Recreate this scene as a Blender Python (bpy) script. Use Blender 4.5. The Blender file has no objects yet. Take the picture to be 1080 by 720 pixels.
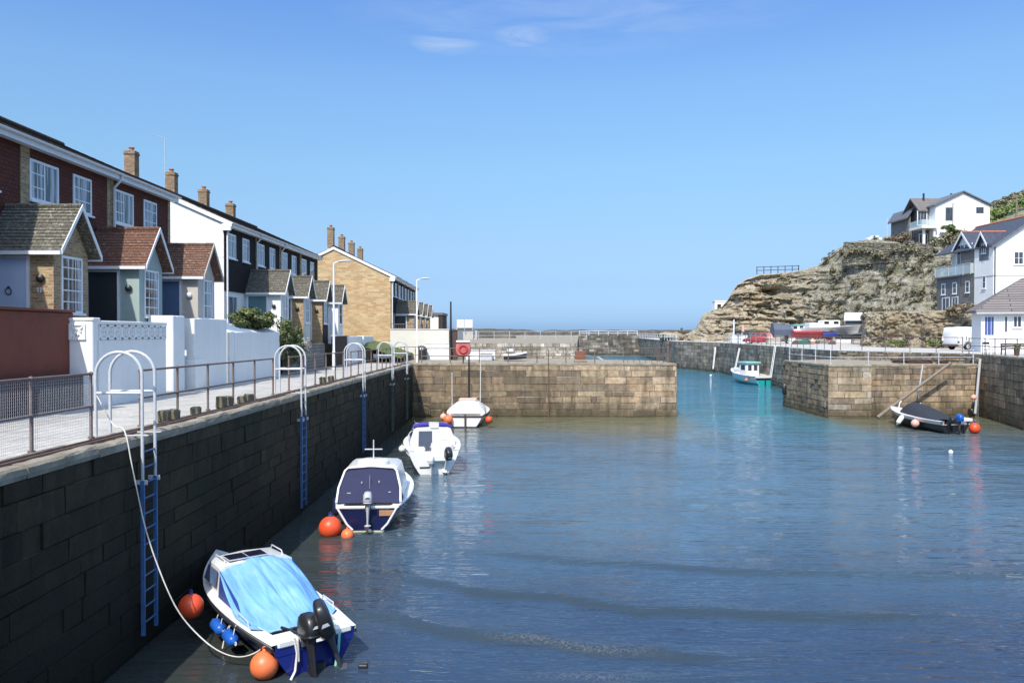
import bpy, math, random
from mathutils import Vector, Matrix, noise
R = math.radians
random.seed(7)
SC = bpy.context.scene
COL = SC.collection
V = Vector
# ---------------------------------------------------------------- camera data
F = 831.0 / 1080.0          # focal length in picture widths
EYE = 6.0                   # eye height above the water (quay is about 4 m above it)
def at(px, py, D):
    """point at distance D in front of the standpoint on the quay"""
    return V(((px - 540) * D / 831.0, D, EYE - (py - 350) * D / 831.0))
def quay_z(y): return 4.17 - 0.0069 * y

# ---------------------------------------------------------------- mesh builder
class MB:
    def __init__(s, origin=(0, 0, 0)):
        s.v = []; s.f = []; s.m = []; s.c = []; s.o = V(origin); s.M = Matrix.Identity(4); s.mi = 0; s.col = None; s.uvs = {}
    def add(s, pts, faces):
        b = len(s.v)
        for p in pts: s.v.append(s.M @ V(p) - s.o)
        for f in faces:
            s.f.append([b + i for i in f]); s.m.append(s.mi); s.c.append(s.col)
    def quad(s, a, b, c, d): s.add([a, b, c, d], [(0, 1, 2, 3)])
    def poly(s, pts): s.add(pts, [tuple(range(len(pts)))])
    def box(s, lo, hi):
        x0, y0, z0 = lo; x1, y1, z1 = hi
        if x0 > x1: x0, x1 = x1, x0
        if y0 > y1: y0, y1 = y1, y0
        if z0 > z1: z0, z1 = z1, z0
        s.add([(x0,y0,z0),(x1,y0,z0),(x1,y1,z0),(x0,y1,z0),(x0,y0,z1),(x1,y0,z1),(x1,y1,z1),(x0,y1,z1)],
              [(0,3,2,1),(4,5,6,7),(0,1,5,4),(1,2,6,5),(2,3,7,6),(3,0,4,7)])
    def bbox(s, c, size, bev=0.02, M=None):
        """box with bevelled edges, centre c"""
        hx, hy, hz = size[0]/2, size[1]/2, size[2]/2
        b = min(bev, hx*.45, hy*.45, hz*.45)
        pts = []; idx = {}
        for sx in (-1,1):
            for sy in (-1,1):
                for sz in (-1,1):
                    for a in range(3):
                        p = [sx*hx, sy*hy, sz*hz]
                        for k in range(3):
                            if k != a: p[k] -= (sx,sy,sz)[k]*b
                        q = V(p)
                        if M is not None: q = M @ q
                        idx[(sx,sy,sz,a)] = len(pts); pts.append(q + V(c))
        fs = []
        def S(*k): return idx[k]
        for a in range(3):
            o = [k for k in range(3) if k != a]
            for sg in (-1,1):
                ring = []
                for (p,q) in ((-1,-1),(1,-1),(1,1),(-1,1)):
                    k = [0,0,0]; k[a] = sg; k[o[0]] = p; k[o[1]] = q; ring.append(S(*k,a))
                fs.append(ring)
        for a in range(3):          # edges along axis a
            o = [k for k in range(3) if k != a]
            for p in (-1,1):
                for q in (-1,1):
                    r = []
                    for (sg, w) in ((-1,o[0]),(1,o[0]),(1,o[1]),(-1,o[1])):
                        k = [0,0,0]; k[a] = sg; k[o[0]] = p; k[o[1]] = q; r.append(S(*k,w))
                    fs.append(r)
        for sx in (-1,1):
            for sy in (-1,1):
                for sz in (-1,1): fs.append([S(sx,sy,sz,0),S(sx,sy,sz,1),S(sx,sy,sz,2)])
        # orient outwards
        cc = V(c); out = []
        for f in fs:
            a, b2, d = pts[f[0]], pts[f[1]], pts[f[2]]
            n = (b2-a).cross(d-a); mid = sum((pts[i] for i in f), V()) / len(f)
            out.append(f if n.dot(mid-cc) > 0 else f[::-1])
        s.add(pts, out)
    def tube(s, path, r, n=8, cap=True, closed=False):
        path = [V(p) for p in path]; L = len(path)
        rs = r if isinstance(r, (list, tuple)) else [r]*L
        rings = []; up = None
        for i, p in enumerate(path):
            if closed: d = path[(i+1) % L] - path[i-1]
            else: d = path[min(i+1, L-1)] - path[max(i-1, 0)]
            if d.length < 1e-9: d = V((0,0,1))
            d.normalize()
            if up is None:
                up = V((0,0,1)) if abs(d.z) < .9 else V((1,0,0))
            u = (up - d*up.dot(d))
            if u.length < 1e-6: u = d.orthogonal()
            u.normalize(); w = d.cross(u); up = u
            rings.append([p + (u*math.cos(2*math.pi*k/n) + w*math.sin(2*math.pi*k/n))*rs[i] for k in range(n)])
        pts = [q for ring in rings for q in ring]; fs = []
        for i in range(L if closed else L-1):
            j = (i+1) % L
            for k in range(n):
                fs.append((i*n+k, i*n+(k+1)%n, j*n+(k+1)%n, j*n+k))
        if cap and not closed:
            fs.append(tuple(range(n-1,-1,-1))); fs.append(tuple((L-1)*n+k for k in range(n)))
        s.add(pts, fs)
    def bar(s, a, b, w, h=None):
        """square bar from a to b"""
        a = V(a); b = V(b); h = h or w; d = (b-a).normalized()
        up = V((0,0,1)) if abs(d.z) < .95 else V((0,1,0))
        u = d.cross(up).normalized()*w/2; t = u.cross(d).normalized()*h/2
        p = [a-u-t,a+u-t,a+u+t,a-u+t,b-u-t,b+u-t,b+u+t,b-u+t]
        s.add(p, [(0,1,2,3),(7,6,5,4),(0,4,5,1),(1,5,6,2),(2,6,7,3),(3,7,4,0)])
    def sphere(s, c, r, n=16, sc=(1,1,1)):
        pts = []; fs = []; m = n//2; c = V(c)
        for i in range(m+1):
            th = math.pi*i/m
            for k in range(n):
                ph = 2*math.pi*k/n
                pts.append(c + V((r*sc[0]*math.sin(th)*math.cos(ph), r*sc[1]*math.sin(th)*math.sin(ph), r*sc[2]*math.cos(th))))
        for i in range(m):
            for k in range(n):
                a = i*n+k; b = i*n+(k+1)%n
                if i == 0: fs.append((a, a+n, b+n))
                elif i == m-1: fs.append((a, a+n, b))
                else: fs.append((a, a+n, b+n, b))
        s.add(pts, fs)
    def lathe(s, prof, c=(0,0,0), n=20):
        pts = []; fs = []
        for (r, z) in prof:
            for k in range(n):
                a = 2*math.pi*k/n; pts.append((c[0]+r*math.cos(a), c[1]+r*math.sin(a), c[2]+z))
        for i in range(len(prof)-1):
            for k in range(n):
                fs.append((i*n+k, i*n+(k+1)%n, (i+1)*n+(k+1)%n, (i+1)*n+k))
        s.add(pts, fs)
    def prism(s, poly, a, b):
        """poly: list of V points (3D) offset along vector from a to b"""
        a = V(a); b = V(b); n = len(poly)
        p = [V(q)+a for q in poly] + [V(q)+b for q in poly]
        fs = [tuple(range(n-1,-1,-1)), tuple(range(n,2*n))]
        for i in range(n): fs.append((i,(i+1)%n,n+(i+1)%n,n+i))
        s.add(p, fs)
    def loft(s, rings, closed=True, cap=True):
        n = len(rings[0]); pts = [q for r in rings for q in r]; fs = []
        for i in range(len(rings)-1):
            for k in range(n if closed else n-1):
                fs.append((i*n+k, i*n+(k+1)%n, (i+1)*n+(k+1)%n, (i+1)*n+k))
        if cap and closed:
            fs.append(tuple(range(n-1,-1,-1))); fs.append(tuple((len(rings)-1)*n+k for k in range(n)))
        s.add(pts, fs)
    def build(s, name, mats, parent=None, smooth=None, fix=False, uv=True):
        me = bpy.data.meshes.new(name)
        me.from_pydata([tuple(p) for p in s.v], [], s.f)
        if not isinstance(mats, (list, tuple)): mats = [mats]
        for m in mats: me.materials.append(m)
        if len(mats) > 1: me.polygons.foreach_set('material_index', s.m)
        if any(c is not None for c in s.c):
            at_ = me.attributes.new('col', 'FLOAT_COLOR', 'FACE')
            flat = []
            for c in s.c: c = c or (.5,.5,.5); flat += [c[0],c[1],c[2],1]
            at_.data.foreach_set('color', flat)
        me.update()
        if fix:
            import bmesh
            bm = bmesh.new(); bm.from_mesh(me); bmesh.ops.recalc_face_normals(bm, faces=bm.faces); bm.to_mesh(me); bm.free()
        if uv:
            ul = me.uv_layers.new(name='UVMap'); co = me.vertices; buf = [0.0]*(2*len(me.loops))
            for p in me.polygons:
                n = p.normal
                u = V((0,0,1)).cross(n)
                if u.length < .05: u = V((1,0,0))
                u.normalize(); w = n.cross(u)
                for li in p.loop_indices:
                    q = co[me.loops[li].vertex_index].co + s.o
                    buf[2*li] = q.dot(u); buf[2*li+1] = q.dot(w)
            ul.data.foreach_set('uv', buf)
        if smooth is not None:
            me.polygons.foreach_set('use_smooth', [True]*len(me.polygons))
            if smooth < 179: me.set_sharp_from_angle(angle=R(smooth))
        o = bpy.data.objects.new(name, me); COL.objects.link(o)
        if parent is not None: o.parent = parent
        return o

def tag(o, label=None, cat=None, group=None, kind=None):
    if label: o['label'] = label
    if cat: o['category'] = cat
    if group: o['group'] = group
    if kind or cat: o['kind'] = kind or 'thing'
    return o
def thing(name, loc, label, cat, group=None, rz=0):
    o = bpy.data.objects.new(name, None); COL.objects.link(o)
    o.location = loc; o.rotation_euler = (0,0,rz); o.empty_display_size = .2
    return tag(o, label, cat, group)
def copy_tree(o, parent=None):
    c = o.copy(); COL.objects.link(c); c.parent = parent
    for ch in [x for x in o.children]: copy_tree(ch, c)
    return c

# ---------------------------------------------------------------- materials
MATS = {}
def _nt(name):
    m = bpy.data.materials.new(name); m.use_nodes = True; nt = m.node_tree
    return m, nt, nt.nodes['Principled BSDF']
def N(nt, t, **kw):
    n = nt.nodes.new(t)
    for k, v in kw.items():
        if hasattr(n, k): setattr(n, k, v)
        else: n.inputs[k].default_value = v
    return n
def noise_fac(nt, coord, scale, detail=5, rough=.6, dist=0):
    n = N(nt, 'ShaderNodeTexNoise'); n.inputs['Scale'].default_value = scale
    n.inputs['Detail'].default_value = detail; n.inputs['Roughness'].default_value = rough; n.inputs['Distortion'].default_value = dist
    nt.links.new(coord, n.inputs['Vector']); return n.outputs['Fac']
def ramp(nt, fac, stops):
    r = N(nt, 'ShaderNodeValToRGB'); e = r.color_ramp.elements
    while len(e) < len(stops): e.new(.5)
    for i, (p, c) in enumerate(stops):
        e[i].position = p; e[i].color = (*c, 1) if len(c) == 3 else c
    nt.links.new(fac, r.inputs['Fac']); return r.outputs['Color']
def mix(nt, fac, a, b, mode='MIX'):
    m = N(nt, 'ShaderNodeMix'); m.data_type = 'RGBA'; m.blend_type = mode; m.clamp_factor = True
    for sock, val in ((m.inputs[0], fac), (m.inputs[6], a), (m.inputs[7], b)):
        if hasattr(val, 'links'): nt.links.new(val, sock)
        else: sock.default_value = val if isinstance(val, (int, float)) else (*val, 1)
    return m.outputs[2]
def math_(nt, op, a, b=None, clamp=False):
    m = N(nt, 'ShaderNodeMath'); m.operation = op; m.use_clamp = clamp
    for sock, val in ((m.inputs[0], a), (m.inputs[1], b)):
        if val is None: continue
        if hasattr(val, 'links'): nt.links.new(val, sock)
        else: sock.default_value = val
    return m.outputs[0]
def bump(nt, bs, h, dist=.01, strength=1):
    b = N(nt, 'ShaderNodeBump'); b.inputs['Distance'].default_value = dist; b.inputs['Strength'].default_value = strength
    nt.links.new(h, b.inputs['Height']); nt.links.new(b.outputs['Normal'], bs.inputs['Normal'])
def grey(nt, fac, lo, hi):
    return ramp(nt, fac, [(.25,(lo,)*3),(.75,(hi,)*3)])
def coords(nt, kind='Object'):
    return N(nt, 'ShaderNodeTexCoord').outputs[kind]
def worldpos(nt): return N(nt, 'ShaderNodeNewGeometry').outputs['Position']

def pm(name, col, rough=.6, var=.15, scale=5, bmp=0, bscale=None, metal=0, spec=.5, dirt=None, dirt_amt=.4, coat=0, streak=False):
    m, nt, bs = _nt(name); c = coords(nt)
    if streak:
        mp = N(nt, 'ShaderNodeMapping'); mp.inputs['Scale'].default_value = (1,1,.12); nt.links.new(c, mp.inputs['Vector']); cs = mp.outputs[0]
    else: cs = c
    f = noise_fac(nt, c, scale)
    out = mix(nt, 1.0, col, grey(nt, f, 1-var, 1+var), 'MULTIPLY')
    if dirt:
        f2 = noise_fac(nt, cs, scale*.6, 6, .7)
        out = mix(nt, math_(nt, 'MULTIPLY', grey(nt, f2, 0, 1), dirt_amt), out, dirt)
    nt.links.new(out, bs.inputs['Base Color'])
    bs.inputs['Roughness'].default_value = rough; bs.inputs['Metallic'].default_value = metal
    bs.inputs['Specular IOR Level'].default_value = spec; bs.inputs['Coat Weight'].default_value = coat
    if bmp:
        bump(nt, bs, noise_fac(nt, c, bscale or scale*4, 6), bmp)
    MATS[name] = m; return m

def brickm(name, c1, c2, mortar, bw=.225, rh=.075, ms=.01, rough=.85, b=.006, stain=(.05,.05,.045), stain_amt=.35, offset=.5, lichen=None, lichen_amt=.5, sq=1):
    m, nt, bs = _nt(name); uv = coords(nt, 'UV')
    t = N(nt, 'ShaderNodeTexBrick'); t.offset = offset
    t.inputs['Scale'].default_value = 1; t.inputs['Mortar Size'].default_value = ms; t.inputs['Mortar Smooth'].default_value = .2
    t.inputs['Brick Width'].default_value = bw; t.inputs['Row Height'].default_value = rh
    t.inputs['Color1'].default_value = (*c1,1); t.inputs['Color2'].default_value = (*c2,1); t.inputs['Mortar'].default_value = (*mortar,1)
    nt.links.new(uv, t.inputs['Vector'])
    f = noise_fac(nt, uv, 1.3, 6); out = mix(nt, math_(nt,'MULTIPLY',grey(nt,f,0,1),stain_amt), t.outputs['Color'], stain)
    f3 = noise_fac(nt, uv, 14, 3); out = mix(nt, 1.0, out, grey(nt, f3, .75, 1.25), 'MULTIPLY')
    if lichen:
        f4 = noise_fac(nt, uv, 7, 5, .7); out = mix(nt, math_(nt,'MULTIPLY',ramp(nt,f4,[(.56,(0,0,0)),(.66,(1,1,1))]),lichen_amt), out, lichen)
    nt.links.new(out, bs.inputs['Base Color']); bs.inputs['Roughness'].default_value = rough
    bs.inputs['Specular IOR Level'].default_value = .25
    h = math_(nt, 'SUBTRACT', grey(nt, f3, 0, .5), t.outputs['Fac']); bump(nt, bs, h, b)
    MATS[name] = m; return m

def stonem(name, tide=None, rough=.9, b=.012, moss=(.05,.055,.03), gain=1.0):
    """masonry: colour per block from the mesh, weathering from noise, weed and slime below the tide line"""
    m, nt, bs = _nt(name); p = worldpos(nt)
    a = N(nt, 'ShaderNodeAttribute'); a.attribute_name = 'col'
    f = noise_fac(nt, p, 3.5, 7, .65); out = mix(nt, 1.0, a.outputs['Color'], grey(nt, f, .55*gain, 1.45*gain), 'MULTIPLY')
    f2 = noise_fac(nt, p, .55, 6, .65); out = mix(nt, math_(nt,'MULTIPLY',ramp(nt,f2,[(.45,(0,0,0)),(.68,(1,1,1))]),.55), out, moss)
    mp = N(nt, 'ShaderNodeMapping'); mp.inputs['Scale'].default_value = (1.3,1.3,.16); nt.links.new(p, mp.inputs['Vector'])
    f5 = noise_fac(nt, mp.outputs[0], 1.6, 6, .6); out = mix(nt, 1.0, out, ramp(nt, f5, [(.3,(.5,.5,.48)),(.6,(1.1,1.1,1.1))]), 'MULTIPLY')
    if tide:
        z = N(nt, 'ShaderNodeSeparateXYZ'); nt.links.new(p, z.inputs[0])
        f3 = noise_fac(nt, p, 1.7, 5, .7)
        zz = math_(nt, 'ADD', z.outputs[2], math_(nt, 'MULTIPLY', math_(nt,'SUBTRACT',f3,.5), 1.4))
        k = N(nt, 'ShaderNodeMapRange'); k.inputs[1].default_value = tide[0]; k.inputs[2].default_value = tide[1]; k.inputs[3].default_value = tide[3]; k.inputs[4].default_value = 0
        nt.links.new(zz, k.inputs[0]); out = mix(nt, k.outputs[0], out, tide[2])
    nt.links.new(out, bs.inputs['Base Color']); bs.inputs['Roughness'].default_value = rough; bs.inputs['Specular IOR Level'].default_value = .25
    f6 = noise_fac(nt, p, 9, 8, .7); bump(nt, bs, f6, b)
    MATS[name] = m; return m

def M(n): return MATS[n]
# ---------------------------------------------------------------- material library
pm('white_render', (.84,.84,.82), .75, .04, 1.5, .004, 30, dirt=(.48,.45,.38), dirt_amt=.22, streak=True)
pm('white_paint', (.78,.79,.80), .45, .05, 4, dirt=(.5,.48,.43), dirt_amt=.15)
pm('upvc', (.78,.79,.80), .35, .03, 3)
pm('cream_wall', (.66,.63,.55), .7, .06, 2, .003, 30, dirt=(.45,.42,.35), dirt_amt=.2, streak=True)
pm('red_render', (.19,.048,.027), .8, .16, 3, .006, 40, dirt=(.08,.035,.025), dirt_amt=.4, streak=True)
pm('red_plinth', (.05,.024,.02), .85, .2, 3, .006, 40)
pm('sage_render', (.34,.42,.39), .75, .06, 2, .004, 40)
pm('beige_render', (.52,.48,.42), .75, .06, 2, .004, 40)
pm('pale_blue_paint', (.52,.60,.74), .45, .04, 2)
pm('teal_paint', (.10,.20,.22), .45, .06, 2)
pm('blue_door_paint', (.10,.16,.27), .4, .05, 2)
pm('dark_door_paint', (.035,.04,.045), .4, .08, 2)
pm('wood_door_paint', (.20,.10,.05), .5, .2, 6)
pm('black_iron', (.02,.02,.02), .45, .1, 5)
pm('black_plastic', (.018,.018,.02), .35, .1, 5, coat=.2)
pm('dark_grey_plastic', (.06,.06,.065), .5, .1, 5)
pm('silver_grey', (.40,.41,.42), .4, .05, 5)
pm('grey_bin_plastic', (.045,.05,.048), .55, .1, 5)
pm('rust_steel', (.20,.13,.10), .8, .3, 14, .002, 60, dirt=(.10,.045,.025), dirt_amt=.8)
pm('rail_paint', (.17,.155,.15), .7, .25, 18, .001, 60, dirt=(.17,.08,.045), dirt_amt=.8)
pm('rail_silver', (.34,.34,.34), .6, .15, 12, dirt=(.22,.13,.08), dirt_amt=.5)
pm('galv', (.52,.54,.56), .5, .12, 9, .001, 50, dirt=(.42,.42,.40), dirt_amt=.4)
pm('galv_weedy', (.09,.11,.09), .8, .3, 9, .002, 50, dirt=(.03,.04,.025), dirt_amt=.6)
pm('blue_rail_paint', (.045,.16,.40), .6, .25, 12, .001, 50, dirt=(.06,.075,.09), dirt_amt=.85, streak=True)
brickm('concrete', (.55,.53,.49), (.50,.48,.44), (.26,.25,.22), bw=2.2, rh=3.6, ms=.022, stain=(.22,.20,.165), stain_amt=.62, b=.003)
pm('coping_stone', (.36,.31,.235), .92, .35, 2.2, .02, 9, dirt=(.13,.11,.07), dirt_amt=.8)
pm('concrete_pale', (.48,.46,.42), .92, .12, .8, .004, 20, dirt=(.34,.31,.26), dirt_amt=.5)
pm('garden_soil', (.12,.11,.07), .95, .3, 2, .02, 8, dirt=(.08,.11,.03), dirt_amt=.7)
pm('lawn_green', (.075,.12,.025), .95, .35, 3, .03, 18, dirt=(.14,.13,.05), dirt_amt=.4)
pm('sleeper_wood', (.15,.125,.09), .95, .35, 6, .01, 20, dirt=(.11,.115,.05), dirt_amt=.6)
pm('timber_grey', (.20,.165,.13), .85, .2, 4, .004, 30)
pm('rope_white', (.62,.59,.52), .8, .1, 30)
pm('rope_teal', (.20,.52,.45), .8, .1, 30)
pm('orange_pvc', (.80,.085,.025), .42, .10, 3, dirt=(.50,.08,.03), dirt_amt=.35)
pm('orange_pale', (.80,.17,.05), .42, .10, 4, dirt=(.6,.2,.1), dirt_amt=.35)
pm('pink_pvc', (.74,.40,.32), .5, .1, 4)
pm('white_pvc', (.74,.73,.70), .4, .05, 4)
pm('blue_pvc', (.015,.10,.42), .32, .08, 4)
pm('gel_white', (.76,.76,.74), .32, .04, 3, coat=.25, dirt=(.5,.47,.4), dirt_amt=.18)
pm('hull_blue', (.010,.022,.20), .28, .10, 3, coat=.35, dirt=(.02,.02,.06), dirt_amt=.4)
pm('hull_navy', (.008,.011,.055), .28, .10, 3, coat=.35)
pm('hull_black', (.02,.022,.026), .35, .15, 3, coat=.25)
pm('hull_teal', (.015,.36,.36), .35, .06, 3, coat=.2)
pm('roof_teal', (.22,.50,.45), .5, .06, 3)
pm('hull_red', (.42,.055,.06), .5, .08, 1.5)
pm('tarp_blue_dark', (.02,.045,.22), .6, .12, 3)
pm('canvas_navy', (.008,.012,.058), .75, .15, 4, .004, 20)
pm('canvas_black', (.022,.024,.03), .7, .15, 4, .006, 9)
pm('canvas_purple', (.045,.028,.26), .75, .15, 6)
pm('clear_vinyl', (.12,.17,.30), .15, .3, 4)
pm('antifoul', (.10,.03,.025), .8, .2, 5)
pm('mossy_white', (.55,.54,.40), .6, .15, 5)
pm('solar_black', (.012,.013,.03), .12, .1, 8, coat=.5)
pm('plate_brown', (.38,.20,.11), .6, .2, 6)
pm('car_red', (.26,.02,.025), .3, .05, 2, coat=.4)
pm('car_white', (.78,.78,.77), .3, .03, 2, coat=.3)
pm('car_grey', (.10,.11,.13), .3, .05, 2, coat=.4)
pm('slate_blue', (.075,.095,.135), .5, .12, 2)
pm('tyre_rubber', (.02,.02,.02), .9, .1, 8)
pm('lamp_red', (.30,.01,.01), .3, .05, 4)
pm('lens_clear', (.55,.57,.58), .15, .05, 4)
pm('lens_white', (.85,.86,.87), .25, .03, 4)
pm('bark', (.10,.075,.05), .95, .3, 8, .01, 20)
pm('scrub_core', (.045,.05,.025), .95, .4, 2, .05, 6)
pm('lead_flash', (.55,.55,.54), .7, .2, 5)
pm('terracotta', (.36,.16,.09), .8, .15, 8)
pm('rust_box', (.20,.085,.05), .85, .25, 10)
pm('timber_clad', (.25,.23,.21), .8, .15, 2)
pm('slate_hung', (.13,.135,.15), .6, .15, 3)
pm('red_ridge', (.42,.15,.09), .8, .15, 6)
pm('green_net', (.03,.11,.075), .8, .3, 12)
pm('oak_dark', (.075,.04,.03), .7, .2, 6)

brickm('buff_brick', (.52,.37,.19), (.27,.155,.08), (.46,.40,.30), stain=(.26,.16,.08), stain_amt=.35)
brickm('buff_brick_gable', (.66,.49,.275), (.46,.30,.15), (.46,.37,.25), bw=.46, rh=.15, ms=.012, stain=(.30,.17,.08), stain_amt=.4)
brickm('chimney_brick', (.44,.29,.16), (.20,.12,.07), (.36,.30,.22), stain=(.10,.07,.05), stain_amt=.45)
brickm('dark_brick', (.075,.05,.04), (.05,.035,.03), (.06,.05,.045))
brickm('tile_hung_red', (.15,.047,.029), (.105,.034,.023), (.03,.012,.01), bw=.17, rh=.115, ms=.007, stain=(.07,.025,.02))
brickm('tile_hung_dark', (.030,.021,.021), (.022,.016,.017), (.008,.007,.007), bw=.17, rh=.115, ms=.007, stain=(.012,.010,.010))
brickm('roof_dark', (.075,.048,.036), (.05,.034,.028), (.015,.012,.01), bw=.30, rh=.2, ms=.012, b=.02, stain=(.07,.06,.04), lichen=(.20,.17,.11), lichen_amt=.4)
brickm('roof_grey', (.20,.185,.145), (.13,.12,.095), (.035,.03,.025), bw=.17, rh=.105, ms=.008, b=.012, stain=(.09,.085,.06), lichen=(.46,.44,.36), lichen_amt=.75)
brickm('roof_russet', (.21,.095,.066), (.14,.070,.052), (.05,.025,.02), bw=.17, rh=.105, ms=.008, b=.012, stain=(.16,.11,.07), lichen=(.40,.30,.24), lichen_amt=.5)
brickm('roof_brown', (.23,.12,.085), (.16,.085,.06), (.05,.03,.02), bw=.17, rh=.105, ms=.008, b=.012, stain=(.13,.10,.07), lichen=(.45,.40,.33), lichen_amt=.6)
brickm('roof_slate', (.075,.09,.125), (.06,.07,.10), (.03,.035,.045), bw=.3, rh=.22, ms=.008, b=.006, stain=(.05,.055,.07), stain_amt=.2)
brickm('roof_pantile', (.24,.21,.20), (.19,.17,.165), (.07,.06,.06), bw=4, rh=.26, ms=.035, b=.03, stain=(.15,.13,.12))
brickm('white_block', (.80,.80,.79), (.77,.77,.76), (.66,.66,.66), bw=.45, rh=.225, ms=.006, b=.006, stain=(.6,.6,.58), stain_amt=.1)
brickm('timber_boards', (.24,.225,.215), (.19,.18,.175), (.08,.08,.08), bw=6, rh=.14, ms=.012, b=.01, stain=(.14,.14,.14))
brickm('stone_cottage', (.30,.285,.26), (.21,.20,.185), (.15,.145,.14), bw=.42, rh=.17, ms=.03, b=.02)
stonem('left_wall_stone', tide=(.6,3.9,(.012,.012,.007),.95), moss=(.040,.044,.016), rough=.8, gain=1.1, b=.03)
stonem('pier_stone', tide=(.25,1.25,(.060,.052,.030),.75), moss=(.15,.13,.085))
stonem('rubble_stone', tide=(.2,1.0,(.05,.045,.03),.8), moss=(.14,.13,.09), b=.03)
stonem('dry_stone', moss=(.10,.10,.06), b=.03)

def glassm(name, base, curt=(.5,.52,.55), amt=.5, sc=9):
    m, nt, bs = _nt(name); c = coords(nt)
    mp = N(nt,'ShaderNodeMapping'); mp.inputs['Scale'].default_value = (1,1,.06); nt.links.new(c, mp.inputs['Vector'])
    f = noise_fac(nt, mp.outputs[0], sc, 2); k = ramp(nt, f, [(.46,(0,0,0)),(.6,(1,1,1))])
    nt.links.new(mix(nt, math_(nt,'MULTIPLY',k,amt), base, curt), bs.inputs['Base Color'])
    bs.inputs['Roughness'].default_value = .04; bs.inputs['Specular IOR Level'].default_value = .8
    MATS[name] = m
glassm('pane_glass', (.025,.03,.04), (.50,.52,.56), .85, 6)
glassm('pane_dark', (.03,.036,.045), (.2,.2,.22), .35)
glassm('pane_blue', (.05,.07,.13), (.06,.10,.42), .8, 5)
glassm('car_glass', (.02,.024,.03), (.03,.03,.03), .2)

def leafm(name, c1, c2, rough=.6):
    m, nt, bs = _nt(name); p = worldpos(nt)
    oi = N(nt,'ShaderNodeNewGeometry').outputs['Random Per Island']
    f = noise_fac(nt, p, 1.4, 3)
    o = mix(nt, oi, c1, c2); o = mix(nt, 1.0, o, grey(nt, f, .6, 1.4), 'MULTIPLY')
    nt.links.new(o, bs.inputs['Base Color']); bs.inputs['Roughness'].default_value = rough
    MATS[name] = m
leafm('leaf_green', (.045,.075,.018), (.15,.165,.045))
leafm('leaf_silver', (.26,.26,.22), (.42,.40,.34))
leafm('leaf_olive', (.09,.09,.045), (.28,.25,.155))
leafm('leaf_bright', (.09,.15,.03), (.21,.25,.075))
leafm('leaf_bracken', (.15,.11,.065), (.24,.19,.12))

# folded blue tarpaulin
def tarpm():
    m, nt, bs = _nt('tarp_blue'); uv = coords(nt, 'Object')
    mp = N(nt,'ShaderNodeMapping'); mp.inputs['Scale'].default_value = (5.0,.8,1.5); nt.links.new(uv, mp.inputs['Vector'])
    f = noise_fac(nt, mp.outputs[0], 1.2, 4, .55, .4); f2 = noise_fac(nt, uv, 1.1, 3, .5)
    out = ramp(nt, f, [(.3,(.12,.30,.60)),(.5,(.18,.39,.68)),(.72,(.27,.48,.74))])
    out = mix(nt, 1.0, out, grey(nt, f2, .8, 1.15), 'MULTIPLY')
    nt.links.new(out, bs.inputs['Base Color']); bs.inputs['Roughness'].default_value = .5
    bump(nt, bs, noise_fac(nt, mp.outputs[0], 1.6, 3, .5, .4), .05)
    MATS['tarp_blue'] = m
tarpm()

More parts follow.
